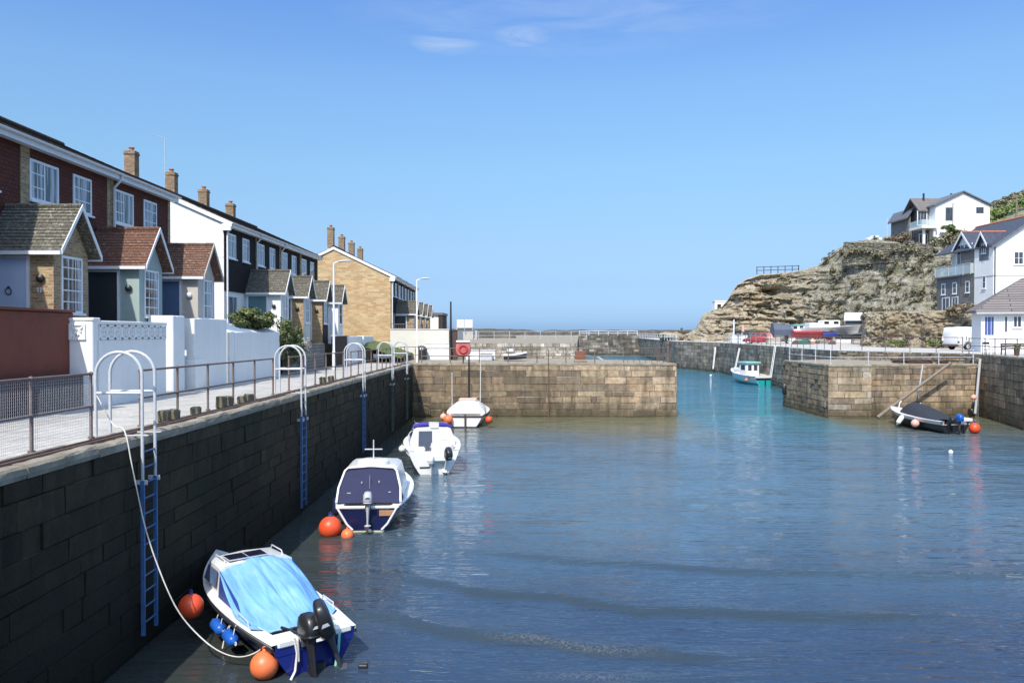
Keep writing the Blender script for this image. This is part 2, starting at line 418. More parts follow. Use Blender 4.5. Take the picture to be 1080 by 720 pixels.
# cliff: bedded rock, turf and scrub
def cliffm():
    m, nt, bs = _nt('cliff_rock'); p = worldpos(nt)
    mp = N(nt,'ShaderNodeMapping'); mp.inputs['Scale'].default_value = (.75,.75,2.6); mp.inputs['Rotation'].default_value = (0,R(4),0); nt.links.new(p, mp.inputs['Vector'])
    f = noise_fac(nt, mp.outputs[0], 1.0, 9, .74, .7)
    rock = ramp(nt, f, [(.28,(.14,.115,.085)),(.38,(.38,.315,.225)),(.50,(.62,.54,.41)),(.58,(.46,.375,.26)),(.68,(.76,.70,.59))])
    f1 = noise_fac(nt, p, .30, 6, .65)
    rock = mix(nt, math_(nt,'MULTIPLY',ramp(nt,f1,[(.45,(0,0,0)),(.6,(1,1,1))]),.6), rock, (.36,.265,.13))
    f2 = noise_fac(nt, p, 1.25, 9, .8)
    scrub = ramp(nt, f2, [(.36,(.06,.056,.04)),(.45,(.25,.23,.17)),(.54,(.46,.43,.34)),(.63,(.62,.58,.48))])
    f7 = noise_fac(nt, p, .5, 4, .6)
    scrub = mix(nt, math_(nt,'MULTIPLY',ramp(nt,f7,[(.50,(0,0,0)),(.64,(1,1,1))]),.5), scrub, (.17,.155,.055))
    f3 = noise_fac(nt, p, .16, 5, .6)
    s = N(nt,'ShaderNodeSeparateXYZ'); nt.links.new(p, s.inputs[0])
    k = N(nt,'ShaderNodeMapRange'); k.inputs[1].default_value = 43; k.inputs[2].default_value = 53; nt.links.new(s.outputs[0], k.inputs[0])
    kk = math_(nt,'ADD', k.outputs[0], math_(nt,'MULTIPLY', math_(nt,'SUBTRACT',f3,.5), 2.2), True)
    out = mix(nt, kk, rock, scrub)
    g = N(nt,'ShaderNodeSeparateXYZ'); nt.links.new(N(nt,'ShaderNodeNewGeometry').outputs['Normal'], g.inputs[0])
    gt = N(nt,'ShaderNodeMapRange'); gt.inputs[1].default_value = .80; gt.inputs[2].default_value = .97; nt.links.new(g.outputs[2], gt.inputs[0])
    out = mix(nt, math_(nt,'MULTIPLY',gt.outputs[0],.6), out, (.25,.20,.10))
    nt.links.new(out, bs.inputs['Base Color']); bs.inputs['Roughness'].default_value = .95; bs.inputs['Specular IOR Level'].default_value = .15
    h = math_(nt,'ADD', math_(nt,'MULTIPLY', f, 1.3), math_(nt,'MULTIPLY', f2, 1.0)); bump(nt, bs, h, .45)
    MATS['cliff_rock'] = m
    m, nt, bs = _nt('hill_turf'); p = worldpos(nt)
    f = noise_fac(nt, p, .22, 8, .7); f2 = noise_fac(nt, p, 1.2, 6, .7)
    o = ramp(nt, f, [(.35,(.09,.11,.035)),(.48,(.19,.20,.075)),(.58,(.30,.26,.17)),(.7,(.13,.155,.045))])
    o = mix(nt, 1.0, o, grey(nt, f2, .6, 1.4), 'MULTIPLY')
    nt.links.new(o, bs.inputs['Base Color']); bs.inputs['Roughness'].default_value = .95; bump(nt, bs, f2, .6)
    MATS['hill_turf'] = m
    m, nt, bs = _nt('sea_rock'); p = worldpos(nt)
    f = noise_fac(nt, p, .4, 8, .7)
    nt.links.new(ramp(nt, f, [(.3,(.03,.028,.025)),(.5,(.085,.075,.06)),(.7,(.16,.14,.11))]), bs.inputs['Base Color']); bs.inputs['Roughness'].default_value = .95; bump(nt, bs, f, 1.0)
    MATS['sea_rock'] = m
cliffm()

# water: murky shallows in the dock, painted olive pier reflections, turquoise channel, blue open sea
def waterm():
    m, nt, bs = _nt('sea_water'); p = worldpos(nt)
    s = N(nt,'ShaderNodeSeparateXYZ'); nt.links.new(p, s.inputs[0])
    fl = noise_fac(nt, p, .12, 4, .6)
    yy = math_(nt,'ADD', s.outputs[1], math_(nt,'MULTIPLY', math_(nt,'SUBTRACT',fl,.5), 14))
    def rng(v, a, b): 
        k = N(nt,'ShaderNodeMapRange'); k.inputs[1].default_value = a; k.inputs[2].default_value = b; k.interpolation_type = 'SMOOTHSTEP'; nt.links.new(v, k.inputs[0]); return k.outputs[0]
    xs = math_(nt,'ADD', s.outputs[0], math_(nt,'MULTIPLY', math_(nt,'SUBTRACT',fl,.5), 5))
    base = mix(nt, rng(yy, 13, 30), (.026,.048,.088), (.068,.126,.176))
    ol = mix(nt, rng(s.outputs[0], 10.5, 13.5), (.125,.122,.070), (.05,.16,.20))  # olive parts stand in for the piers' reflections, painted into the colour
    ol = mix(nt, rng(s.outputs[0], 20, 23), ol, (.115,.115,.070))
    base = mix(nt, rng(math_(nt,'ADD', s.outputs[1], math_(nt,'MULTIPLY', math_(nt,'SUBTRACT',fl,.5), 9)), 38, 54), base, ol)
    base = mix(nt, rng(s.outputs[1], 54, 72), base, (.036,.155,.22))
    base = mix(nt, rng(yy, 200, 340), base, (.02,.10,.19))
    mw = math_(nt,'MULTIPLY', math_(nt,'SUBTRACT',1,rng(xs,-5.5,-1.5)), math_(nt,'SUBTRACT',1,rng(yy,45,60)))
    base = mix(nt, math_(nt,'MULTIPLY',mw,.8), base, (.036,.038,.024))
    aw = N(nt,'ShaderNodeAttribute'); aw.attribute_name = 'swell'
    base = mix(nt, math_(nt,'MULTIPLY',aw.outputs['Fac'],.62), base, (.030,.040,.036))  # wave fronts painted darker, standing in for their weaker sky reflection
    a = N(nt,'ShaderNodeAttribute'); a.attribute_name = 'foam'
    ff = noise_fac(nt, p, 20, 5, .75)
    fo = math_(nt,'MULTIPLY', a.outputs['Fac'], ramp(nt, ff, [(.48,(0,0,0)),(.60,(1,1,1))]))
    base = mix(nt, fo, base, (.34,.32,.27))
    nt.links.new(base, bs.inputs['Base Color'])
    bs.inputs['IOR'].default_value = 1.33
    rr = N(nt,'ShaderNodeMapRange'); rr.inputs[1].default_value = 0; rr.inputs[2].default_value = 1; rr.inputs[3].default_value = .045; rr.inputs[4].default_value = .6
    nt.links.new(fo, rr.inputs[0]); nt.links.new(rr.outputs[0], bs.inputs['Roughness'])
    def wav(sc, rot, k, det=3, dist=.6):
        mp = N(nt,'ShaderNodeMapping'); mp.inputs['Scale'].default_value = (sc[0],sc[1],1); mp.inputs['Rotation'].default_value = (0,0,R(rot)); nt.links.new(p, mp.inputs['Vector'])
        return math_(nt,'MULTIPLY', noise_fac(nt, mp.outputs[0], 1, det, .55, dist), k)
    calm = ramp(nt, noise_fac(nt, p, .16, 3, .5), [(.35,(.35,.35,.35)),(.62,(1,1,1))])
    h = math_(nt,'ADD', wav((.50,3.0),9,.70,3,.3), math_(nt,'ADD', wav((1.4,7.5),-9,.30,2,.25), wav((.16,.85),14,.75,2,.3)))
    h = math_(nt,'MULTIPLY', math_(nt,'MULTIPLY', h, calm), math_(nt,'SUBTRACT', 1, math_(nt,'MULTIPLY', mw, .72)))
    bump(nt, bs, h, .21)
    MATS['sea_water'] = m
waterm()

# ---------------------------------------------------------------- world and sun
SUN_DIR = V((-.25, -.80, 1.0)).normalized()      # towards the sun
def world():
    w = bpy.data.worlds.new('World'); SC.world = w; w.use_nodes = True; nt = w.node_tree
    bg = nt.nodes['Background']
    sky = N(nt, 'ShaderNodeTexSky'); sky.sky_type = 'NISHITA'; sky.sun_disc = False
    el = math.asin(SUN_DIR.z); az = math.atan2(SUN_DIR.x, SUN_DIR.y)
    sky.sun_elevation = el; sky.sun_rotation = az; sky.air_density = 1.0; sky.dust_density = .6; sky.ozone_density = 2.2; sky.altitude = 0
    d = N(nt,'ShaderNodeTexCoord').outputs['Generated']
    s = N(nt,'ShaderNodeSeparateXYZ'); nt.links.new(d, s.inputs[0])
    # sky graded by height, boosted above the view as added fill light, then cirrus
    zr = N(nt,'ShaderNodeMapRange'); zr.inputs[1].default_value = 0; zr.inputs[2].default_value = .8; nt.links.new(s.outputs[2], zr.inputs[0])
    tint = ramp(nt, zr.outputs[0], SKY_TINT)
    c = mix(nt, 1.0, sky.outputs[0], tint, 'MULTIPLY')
    nt.nodes[-1].clamp_factor = False
    mp = N(nt,'ShaderNodeMapping'); mp.inputs['Scale'].default_value = (6,6,34); mp.inputs['Rotation'].default_value = (0,R(9),0); nt.links.new(d, mp.inputs['Vector'])
    f = noise_fac(nt, mp.outputs[0], 1.4, 7, .6, .7)
    def blob(c, rx, rz):
        c = V(c).normalized(); sx = math_(nt,'DIVIDE', math_(nt,'SUBTRACT', s.outputs[0], c.x), rx); sz = math_(nt,'DIVIDE', math_(nt,'SUBTRACT', s.outputs[2], c.z), rz)
        q = math_(nt,'ADD', math_(nt,'MULTIPLY',sx,sx), math_(nt,'MULTIPLY',sz,sz)); return math_(nt,'SUBTRACT',1,q,True)
    b1 = blob(((470-540)/831,1,(350-45)/831), .045, .016); b2 = blob(((550-540)/831,1,(350-40)/831), .035, .012)
    b3 = blob(((610-540)/831,1,(350-12)/831), .30, .055)
    al = math_(nt,'ADD', math_(nt,'MULTIPLY', math_(nt,'ADD',b1,b2), .62), math_(nt,'MULTIPLY', b3, .26))
    al = math_(nt,'MULTIPLY', al, ramp(nt, f, [(.36,(0,0,0)),(.72,(1,1,1))]), True)
    c2 = mix(nt, al, c, CLOUD)
    nt.links.new(c2, bg.inputs['Color']); bg.inputs['Strength'].default_value = SKY_STRENGTH
    L = bpy.data.lights.new('sun', 'SUN'); L.energy = 5.0; L.angle = R(.53); L.color = (1,.955,.88)
    o = bpy.data.objects.new('sun', L); COL.objects.link(o); o.location = (-20,-60,80)
    o.rotation_euler = SUN_DIR.to_track_quat('Z','Y').to_euler()
SKY_TINT = [(0,(.8,.8,.8)),(1,(.8,.8,.8))]; CLOUD = (7,7.5,8); SKY_STRENGTH = .1
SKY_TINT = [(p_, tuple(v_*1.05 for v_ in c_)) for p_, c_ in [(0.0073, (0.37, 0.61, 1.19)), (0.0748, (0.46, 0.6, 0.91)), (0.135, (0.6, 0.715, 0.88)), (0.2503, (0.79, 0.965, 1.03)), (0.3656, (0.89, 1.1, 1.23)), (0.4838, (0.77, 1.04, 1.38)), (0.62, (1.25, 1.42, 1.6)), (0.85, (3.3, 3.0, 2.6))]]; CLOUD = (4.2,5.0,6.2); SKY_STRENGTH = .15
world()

cam = bpy.data.cameras.new('camera'); co = bpy.data.objects.new('camera', cam); COL.objects.link(co)
cam.sensor_width = 36; cam.lens = F*36; cam.clip_end = 20000; cam.clip_start = .1
co.location = (0,0,EYE); co.rotation_euler = (R(90) - math.atan(10/831), 0, 0)
SC.camera = co
SC.view_settings.view_transform = 'Standard'; SC.view_settings.look = 'None'; SC.view_settings.exposure = 0; SC.view_settings.gamma = 1
try:
    SC.cycles.max_bounces = 6; SC.cycles.use_denoising = True; SC.cycles.caustics_reflective = False; SC.cycles.caustics_refractive = False
except Exception: pass

# ---------------------------------------------------------------- water
def crest(x, y):
    """low wave crests running in towards the head of the dock; returns height and foam"""
    h = 0; fo = 0; sw = 0
    for (y0, sl, cv, amp, w, x0, x1, fm) in ((15.35,-.34,.030,.085,.30,-3.6,4.2,.28),(18.0,-.40,.028,.085,.36,-2.5,9,.0),(21.2,-.30,.012,.07,.42,-1,16,.0),(13.75,-.10,.02,.03,.2,.2,4,.22)):
        if x < x0-1 or x > x1+1: continue
        e = max(0, min(1, (x-x0+1)/2))*max(0, min(1, (x1+1-x)/2))
        d = y - (y0 + sl*x + cv*x*x + .30*noise.noise(V((x*.55, y0, 0))) + .10*noise.noise(V((x*1.7, y0, 3))))
        ww = w*(.55 if d < 0 else 1.2)
        g = math.exp(-(d/ww)**2)*e
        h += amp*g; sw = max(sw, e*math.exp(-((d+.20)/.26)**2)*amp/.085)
        if fm: fo = max(fo, fm*e*math.exp(-((d+.10)/.15)**2))
    return h, fo, sw
def water():
    mb = MB(); X0,X1,Y0,Y1 = -8.,36.,9.,58.; nx,ny = 300,420
    ys = [Y0 + (Y1-Y0)*((j/ny)**1.35) for j in range(ny+1)]; foam = []; swell = []
    pts = []
    for y in ys:
        for i in range(nx+1):
            x = X0 + (X1-X0)*i/nx
            e = min(1, (x-X0)/1.5, (X1-x)/1.5, (y-Y0)/1.5, (Y1-y)/3)
            h, fo, sw = crest(x, y)
            h += .022*noise.noise(V((x*.45, y*1.1, 1))) + .010*noise.noise(V((x*1.2+.3*y, y*2.6, 4)))
            pts.append((x, y, h*e)); foam.append(fo*max(0,min(1,(x+1.0)/1.5))*max(0,min(1,(3.2-x)/1.5))); swell.append(sw)
    fs = []
    for j in range(ny):
        for i in range(nx):
            a = j*(nx+1)+i; fs.append((a, a+1, a+nx+2, a+nx+1))
    mb.add(pts, fs)
    B = 9000
    for (x0,y0,x1,y1) in ((-B,-200,X0,B),(X1,-200,B,B),(X0,-200,X1,Y0),(X0,Y1,X1,B)):
        mb.quad((x0,y0,0),(x1,y0,0),(x1,y1,0),(x0,y1,0))
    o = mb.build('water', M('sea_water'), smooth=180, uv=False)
    a = o.data.attributes.new('foam','FLOAT','POINT'); a.data.foreach_set('value', foam + [0.0]*16)
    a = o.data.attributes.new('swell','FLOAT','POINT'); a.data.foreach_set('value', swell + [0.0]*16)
    tag(o, kind='structure', label='rippled harbour water, murky by the quay and turquoise in the channel')
water()

# ---------------------------------------------------------------- masonry
def lerp(a, b, t): return tuple(a[i]+(b[i]-a[i])*t for i in range(len(a)))
def masonry(mb, A, B, zb, zt, hs, bl, pal, light=.2, joint=(.30,.27,.22), dark=(.05,.045,.04), rough=.012, gap=.010, rnd=None, batter=0, shade=None, skirt=.55, cham=.02):
    rnd = rnd or random.Random(3)
    A = V((A[0],A[1],0)); B = V((B[0],B[1],0)); L = (B-A).length; u = (B-A)/L; n = V((u.y,-u.x,0))
    zt = zt if callable(zt) else (lambda s, z=zt: z)
    def P(s, z, o): return A + u*s + n*(o - batter*(z-zb)) + V((0,0,z))
    # backing bed of mortar
    mb.col = dark; mb.quad(P(0,zb,-.03), P(L,zb,-.03), P(L,zt(L),-.03), P(0,zt(0),-.03))
    z = zb; ci = 0; top = max(zt(0), zt(L))
    nominal = []
    while z < top - .05:
        h = rnd.uniform(*hs); 
        if top - (z+h) < hs[0]*.6: h = top - z
        nominal.append((z, z+h)); z += h
    H = top - zb
    for (z0, z1) in nominal:
        s = -rnd.uniform(0, bl[0])
        while s < L:
            l = rnd.uniform(*bl); s0 = max(0, s); s1 = min(L, s+l); s += l
            if s1 - s0 < .06: continue
            sc0 = (zt(s0)-zb)/H; sc1 = (zt(s1)-zb)/H
            za = zb+(z0-zb)*sc0; zbb = zb+(z0-zb)*sc1; zc = zb+(z1-zb)*sc1; zd = zb+(z1-zb)*sc0
            g = gap*rnd.uniform(.6,1.6); o = rnd.uniform(-rough, rough); j = lambda: rnd.uniform(-.006,.006)
            c = lerp(rnd.choice(pal), rnd.choice(pal), rnd.random()); k = rnd.uniform(.8,1.2)
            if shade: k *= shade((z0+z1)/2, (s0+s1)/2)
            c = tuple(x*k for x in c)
            ch = cham
            outer = [P(s0+g,za+g,-.03),P(s1-g,zbb+g,-.03),P(s1-g,zc-g,-.03),P(s0+g,zd-g,-.03)]
            inner = [P(s0+g+ch*rnd.random(),za+g+ch*rnd.random(),o+j()),P(s1-g-ch*rnd.random(),zbb+g+ch*rnd.random(),o+j()),P(s1-g-ch*rnd.random(),zc-g-ch*rnd.random(),o+j()),P(s0+g+ch*rnd.random(),zd-g-ch*rnd.random(),o+j())]
            mb.col = c; mb.quad(*inner)
            for q in range(4):
                mb.col = joint if rnd.random() < light else tuple(x*skirt for x in c)
                mb.quad(outer[q], outer[(q+1)%4], inner[(q+1)%4], inner[q])
    mb.col = None
PAL_PIER = [tuple(v*w for v,w in zip(c_,(1.14,1.05,.94))) for c_ in [(.30,.245,.185),(.25,.205,.155),(.37,.305,.225),(.20,.165,.13),(.31,.235,.165),(.17,.145,.12),(.33,.275,.19)]]
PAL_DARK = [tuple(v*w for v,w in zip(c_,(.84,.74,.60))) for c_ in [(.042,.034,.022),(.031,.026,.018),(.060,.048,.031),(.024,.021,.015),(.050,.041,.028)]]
PAL_RUB = [(.30,.26,.21),(.20,.18,.15),(.38,.33,.27),(.14,.125,.11),(.27,.22,.16)]
PAL_PALE = [(.45,.41,.35),(.38,.34,.28),(.52,.48,.41),(.32,.28,.23)]

# left quay wall -------------------------------------------------------------
lw = MB(); XW = -7.0; Y0Q, Y1Q = 4.0, 55.4
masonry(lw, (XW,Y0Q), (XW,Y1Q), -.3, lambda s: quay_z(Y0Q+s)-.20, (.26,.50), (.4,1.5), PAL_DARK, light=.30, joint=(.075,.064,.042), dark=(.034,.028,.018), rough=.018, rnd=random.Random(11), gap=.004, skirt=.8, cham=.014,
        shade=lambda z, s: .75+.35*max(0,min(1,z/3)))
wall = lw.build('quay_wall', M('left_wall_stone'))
tag(wall, 'long dark weedy stone quay wall in shade under the terrace', 'quay wall')
cp = MB(); rr = random.Random(5); y = Y0Q
while y < Y1Q - .01:
    l = min(rr.uniform(.9,1.7), Y1Q-y); z = quay_z(y+l/2); q = .008
    dx = rr.uniform(-.015,.02); dz = rr.uniform(-.012,.012)
    x0, x1 = XW-.62, XW+.035+dx
    prof = [(x0,z-.2),(x1-.01,z-.2),(x1,z-.13),(x1-.012,z-.05+dz),(x1-.05,z-.012+dz),(x1-.12,z+dz),(x0,z+dz)]
    nn = 4; rings = []
    for t in range(nn+1):
        yy = y+q + (l-2*q)*t/nn
        rings.append([V((px+rr.uniform(-.012,.012)*(1 if k in (2,3,4) else 0), yy, pz+rr.uniform(-.010,.010)*(1 if k in (3,4,5) else 0) - .0069*(yy-y-l/2))) for k,(px,pz) in enumerate(prof)])
    cp.loft(rings); y += l
cp.build('coping', M('coping_stone'), wall, fix=True)

# left road and garden ground ------------------------------------------------
g = MB()
n = 26
for i in range(n):
    ya, yb = 2+53.4*i/n, 2+53.4*(i+1)/n
    g.quad((-7.6,ya,quay_z(ya)-.02),(-7.6,yb,quay_z(yb)-.02),(-12.0,yb,quay_z(yb)+.03),(-12.0,ya,quay_z(ya)+.03))
road = g.build('quay_road', M('concrete')); tag(road, 'pale concrete quayside road in front of the terrace', kind='structure')
g = MB(); g.quad((-11.6,0,5.35),(-11.6,64.3,5.2),(-60,64.3,5.2),(-60,0,5.35)); 
g.quad((-11.6,0,5.35),(-11.6,64.3,5.2),(-11.6,64.3,3.6),(-11.6,0,3.9))
o = g.build('garden_ground', M('garden_soil')); tag(o, 'raised front garden ground before the terrace', kind='structure')
g = MB()
xs = [-12,-11.2,-10.6,-9.8,-8.9,-8.0]; 
for i in range(5):
    for j in range(6):
        def lz(x,y): 
            t=(x+12)/4.0; return 5.45-1.15*t**1.3 + .06*noise.noise(V((x*2,y*2,0))) - .25*max(0,(59-y)/3)
        ya=56.5+1.3*j; yb=ya+1.3
        g.quad((xs[i],ya,lz(xs[i],ya)),(xs[i+1],ya,lz(xs[i+1],ya)),(xs[i+1],yb,lz(xs[i+1],yb)),(xs[i],yb,lz(xs[i],yb)))
o = g.build('lawn_bank', M('lawn_green'), smooth=180); tag(o, 'small green lawn bank below the brick gable', kind='structure')

# middle pier -----------------------------------------------------------------
ZP = 3.79
pr = MB(origin=(-7,55.4,0))
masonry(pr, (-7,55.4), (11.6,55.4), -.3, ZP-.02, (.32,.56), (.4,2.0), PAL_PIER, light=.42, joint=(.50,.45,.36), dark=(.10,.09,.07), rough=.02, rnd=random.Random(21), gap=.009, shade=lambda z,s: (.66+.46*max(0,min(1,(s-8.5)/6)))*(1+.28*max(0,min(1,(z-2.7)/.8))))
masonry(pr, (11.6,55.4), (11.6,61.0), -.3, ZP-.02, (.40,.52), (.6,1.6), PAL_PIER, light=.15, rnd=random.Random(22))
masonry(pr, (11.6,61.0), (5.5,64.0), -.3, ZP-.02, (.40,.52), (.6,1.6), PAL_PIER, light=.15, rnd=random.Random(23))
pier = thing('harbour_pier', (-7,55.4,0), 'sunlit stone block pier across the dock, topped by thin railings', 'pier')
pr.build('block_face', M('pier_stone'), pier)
cp = MB(origin=(-7,55.4,0)); x = -7.0; rr = random.Random(8)
while x < 11.6-.01:
    l = min(rr.uniform(.8,1.6), 11.6-x); dz = rr.uniform(-.015,.012)
    cp.bbox((x+l/2, 55.4+.33, ZP-.07+dz), (l-.012,.72,.18), .03); x += l
cp.build('coping', M('coping_stone'), pier)
g = MB(); g.poly([(-12,56.0,ZP),(11.5,56.0,ZP),(11.5,60.9,ZP),(5.5,63.9,ZP),(5.5,66,ZP),(-12,66,ZP)])
o = g.build('pier_deck', M('coping_stone')); tag(o, 'worn stone and concrete top of the middle pier', kind='structure')
# store platform behind the pier
pw = MB(origin=(-5,66,0))
masonry(pw, (-5,66), (5.5,66), ZP, 5.05, (.2,.32), (.3,.9), PAL_PALE, light=.35, joint=(.5,.46,.4), rnd=random.Random(31))
masonry(pw, (5.5,66), (17,200), -.3, 5.05, (.4,.6), (.8,2.0), PAL_RUB, light=.2, rnd=random.Random(32))
o = pw.build('platform_wall', M('dry_stone')); o.location=(-5,66,0); tag(o, 'pale rubble wall at the back of the pier top', 'stone wall')
g = MB(); g.poly([(-5,66.05,5.05),(5.45,66.05,5.05),(16.9,200,5.05),(-70,200,5.05),(-70,66.05,5.05)])
o = g.build('outer_quay', M('coping_stone')); tag(o, 'outer quay ground behind the pier', kind='structure')
# outer basin far wall, breakwater
ow = MB(origin=(17,205,0))
masonry(ow, (17,205), (33,205), -.3, 5.1, (.4,.7), (.7,2.0), PAL_RUB[1:4]+[(.12,.10,.085)], light=.1, rnd=random.Random(33))
masonry(ow, (33,205), (27.4,131), -.3, 4.3, (.4,.7), (.7,2.0), PAL_RUB, light=.25, rnd=random.Random(34))
masonry(ow, (27.4,131), (30.7,116), -.3, 4.35, (.35,.6), (.6,1.6), PAL_RUB, light=.15, rnd=random.Random(35))
masonry(ow, (30.7,116), (29.5,94), -.3, 4.4, (.35,.6), (.6,1.6), PAL_RUB, light=.15, rnd=random.Random(36))
masonry(ow, (29.5,94), (27.5,66.5), -.3, 4.42, (.30,.55), (.5,1.3), PAL_RUB, light=.15, rnd=random.Random(37))
o = ow.build('channel_wall', M('rubble_stone')); o.location=(17,205,0); tag(o, 'grey rubble wall lining the far side of the channel', 'quay wall')
cw = MB(origin=(27.4,131,4.4))
pl = [(33,205),(27.4,131),(30.7,116),(29.5,94),(27.5,66.5),(33,57.4)]
for i in range(len(pl)-1):
    a, b = V((*pl[i],4.46)), V((*pl[i+1],4.46)); d=(b-a).normalized(); nn_=V((d.y,-d.x,0))
    cw.bar(a - nn_*.22, b - nn_*.22, .5, .14)
o.name = 'channel_wall'; cw.o = V((17,205,0)); cw.build('coping', M('concrete_pale'), o)
bw = MB(origin=(0,330,0)); rr = random.Random(9)
xs = [-70+3*i for i in range(60)]
rings = []
for x in xs:
    t = 6.6 + .7*noise.noise(V((x*.13,0,0))) + .35*rr.random() + (0.5 if x < 0 else 0)
    rings.append([V((x,322,-.5)),V((x,325+rr.random(),3)),V((x,328+rr.random(),t-.6)),V((x,330,t)),V((x,333,t-.2)),V((x,340,-.5))])
bw.loft(rings, cap=True)
o = bw.build('breakwater', M('sea_rock'), fix=True); o.location=(0,330,0); tag(o, 'low dark rocky breakwater along the sea horizon', 'breakwater')
for (p0,p1,yt,D,lab) in ((503,545,346.5,125,'dark hump of rock behind the white railing'),(486,506,349.0,140,'small dark rock beside the white sign frame')):
    a = at(p0,354,D); b = at(p1,354,D); zt = EYE-(yt-350)*D/831
    mb = MB(origin=((a.x+b.x)/2,D,5.05)); m_ = 16
    rings=[]
    for i in range(m_+1):
        t=i/m_; x=a.x+(b.x-a.x)*t; h=(zt-5.0)*min(1,math.sin(math.pi*t)*2.2+.05)*(1+.15*noise.noise(V((t*6,p0,0))))
        rings.append([V((x,D-2.2,4.95)),V((x,D-1.5,4.95+h*.7)),V((x,D-.3,4.95+h)),V((x,D+1.5,4.95+h*.8)),V((x,D+2.5,4.95))])
    mb.loft(rings); o=mb.build('rock_outcrop', M('sea_rock'), fix=True); o.location=((a.x+b.x)/2,D,5.05); tag(o, lab, 'rock')

# right pier, walls, road -------------------------------------------------------
ZR = 3.72; ZD = 4.42
rp = MB(origin=(22,54.8,0))
masonry(rp, (22,63.9), (22,54.8), -.3, ZR-.02, (.30,.42), (.35,.9), PAL_PIER, light=.1, dark=(.08,.07,.05), rnd=random.Random(41), rough=.03)
masonry(rp, (22,54.8), (24.9,54.5), -.3, ZR-.02, (.40,.5), (.8,1.8), PAL_PIER+PAL_PALE[:2], light=.35, joint=(.5,.45,.36), rnd=random.Random(42))
masonry(rp, (24.9,54.5), (24.92,55.0), -.3, ZR-.02, (.40,.5), (.8,1.8), PAL_PIER, rnd=random.Random(43))
masonry(rp, (24.92,55.0), (33.2,56.0), -.3, ZR-.02, (.38,.5), (.5,1.5), PAL_PIER, light=.4, joint=(.48,.43,.35), rnd=random.Random(44), rough=.02)
masonry(rp, (27.5,66.9), (22,63.9), -.3, ZR-.02, (.38,.5), (.6,1.5), PAL_PIER, rnd=random.Random(45))
rpier = thing('harbour_pier', (22,54.8,0), 'lower stone pier on the right side of the channel mouth', 'pier')
rp.build('block_face', M('pier_stone'), rpier)
cp = MB(origin=(22,54.8,0)); rr = random.Random(18)
def coping_line(cp, A, B, z, w=.6, rr=rr):
    A = V((*A,0)); B = V((*B,0)); L=(B-A).length; u=(B-A)/L; nn_=V((u.y,-u.x,0)); s=0; Mx=Matrix(((u.x,nn_.x,0),(u.y,nn_.y,0),(0,0,1)))
    while s < L-.01:
        l=min(rr.uniform(.8,1.6),L-s); c=A+u*(s+l/2)-nn_*(w/2-.03); cp.bbox((c.x,c.y,z-.07+rr.uniform(-.012,.012)),(l-.012,w,.18),.03,M=Mx); s+=l
coping_line(cp,(22,63.6),(22,55.3),ZR); coping_line(cp,(22.0,54.8),(24.9,54.5),ZR); coping_line(cp,(24.92,55.0),(33.1,56.0),ZR)
cp.build('coping', M('coping_stone'), rpier, fix=True)
g = MB(); g.poly([(22.4,55.2,ZR-.01),(24.95,54.95,ZR-.01),(33.1,56.3,ZR-.01),(33,57.6,ZR-.01),(27.6,66.6,ZR-.01),(22.4,63.7,ZR-.01)])
o = g.build('pier_deck', M('coping_stone')); tag(o, 'worn stone top of the lower right pier', kind='structure')
rw = MB(origin=(33,56,0))
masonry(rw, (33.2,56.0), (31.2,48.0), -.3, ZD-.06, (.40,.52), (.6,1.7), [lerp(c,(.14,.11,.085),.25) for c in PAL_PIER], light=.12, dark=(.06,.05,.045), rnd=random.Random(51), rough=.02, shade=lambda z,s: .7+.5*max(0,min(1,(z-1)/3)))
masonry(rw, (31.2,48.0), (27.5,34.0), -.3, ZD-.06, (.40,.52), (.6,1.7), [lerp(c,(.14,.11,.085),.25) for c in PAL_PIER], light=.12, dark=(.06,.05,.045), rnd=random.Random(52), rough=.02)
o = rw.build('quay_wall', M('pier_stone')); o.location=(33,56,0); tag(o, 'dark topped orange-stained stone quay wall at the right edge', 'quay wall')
cp = MB(origin=(33,56,0)); coping_line(cp,(33.2,55.9),(31.2,48.0),ZD); coping_line(cp,(31.2,48.0),(27.5,34.0),ZD); cp.build('coping', M('coping_stone'), o, fix=True)
uw = MB(origin=(27.5,66.5,0))
masonry(uw, (27.5,66.5), (33,57.4), ZR-.02, ZD, (.12,.22), (.2,.6), PAL_RUB+[(.36,.20,.12)], light=.15, rnd=random.Random(53), rough=.03)
masonry(uw, (33,57.4), (33.2,56.0), ZR-.02, ZD, (.12,.22), (.2,.6), PAL_RUB, light=.15, rnd=random.Random(54), rough=.03)
o = uw.build('retaining_wall', M('dry_stone')); o.location=(27.5,66.5,0); tag(o, 'low rubble wall stepping up behind the right pier top', 'stone wall')
g = MB(); g.poly([(x,y,ZD) for x,y in ((33.1,57.5),(27.7,66.6),(29.7,94),(30.9,116),(27.6,131),(33.2,205),(60,205),(120,150),(120,30),(28,30),(27.9,34.0),(31.6,48),(33.6,55.9))])
o = g.build('harbour_road', M('concrete_pale')); tag(o, 'pale concrete harbour road on the right side', kind='structure')

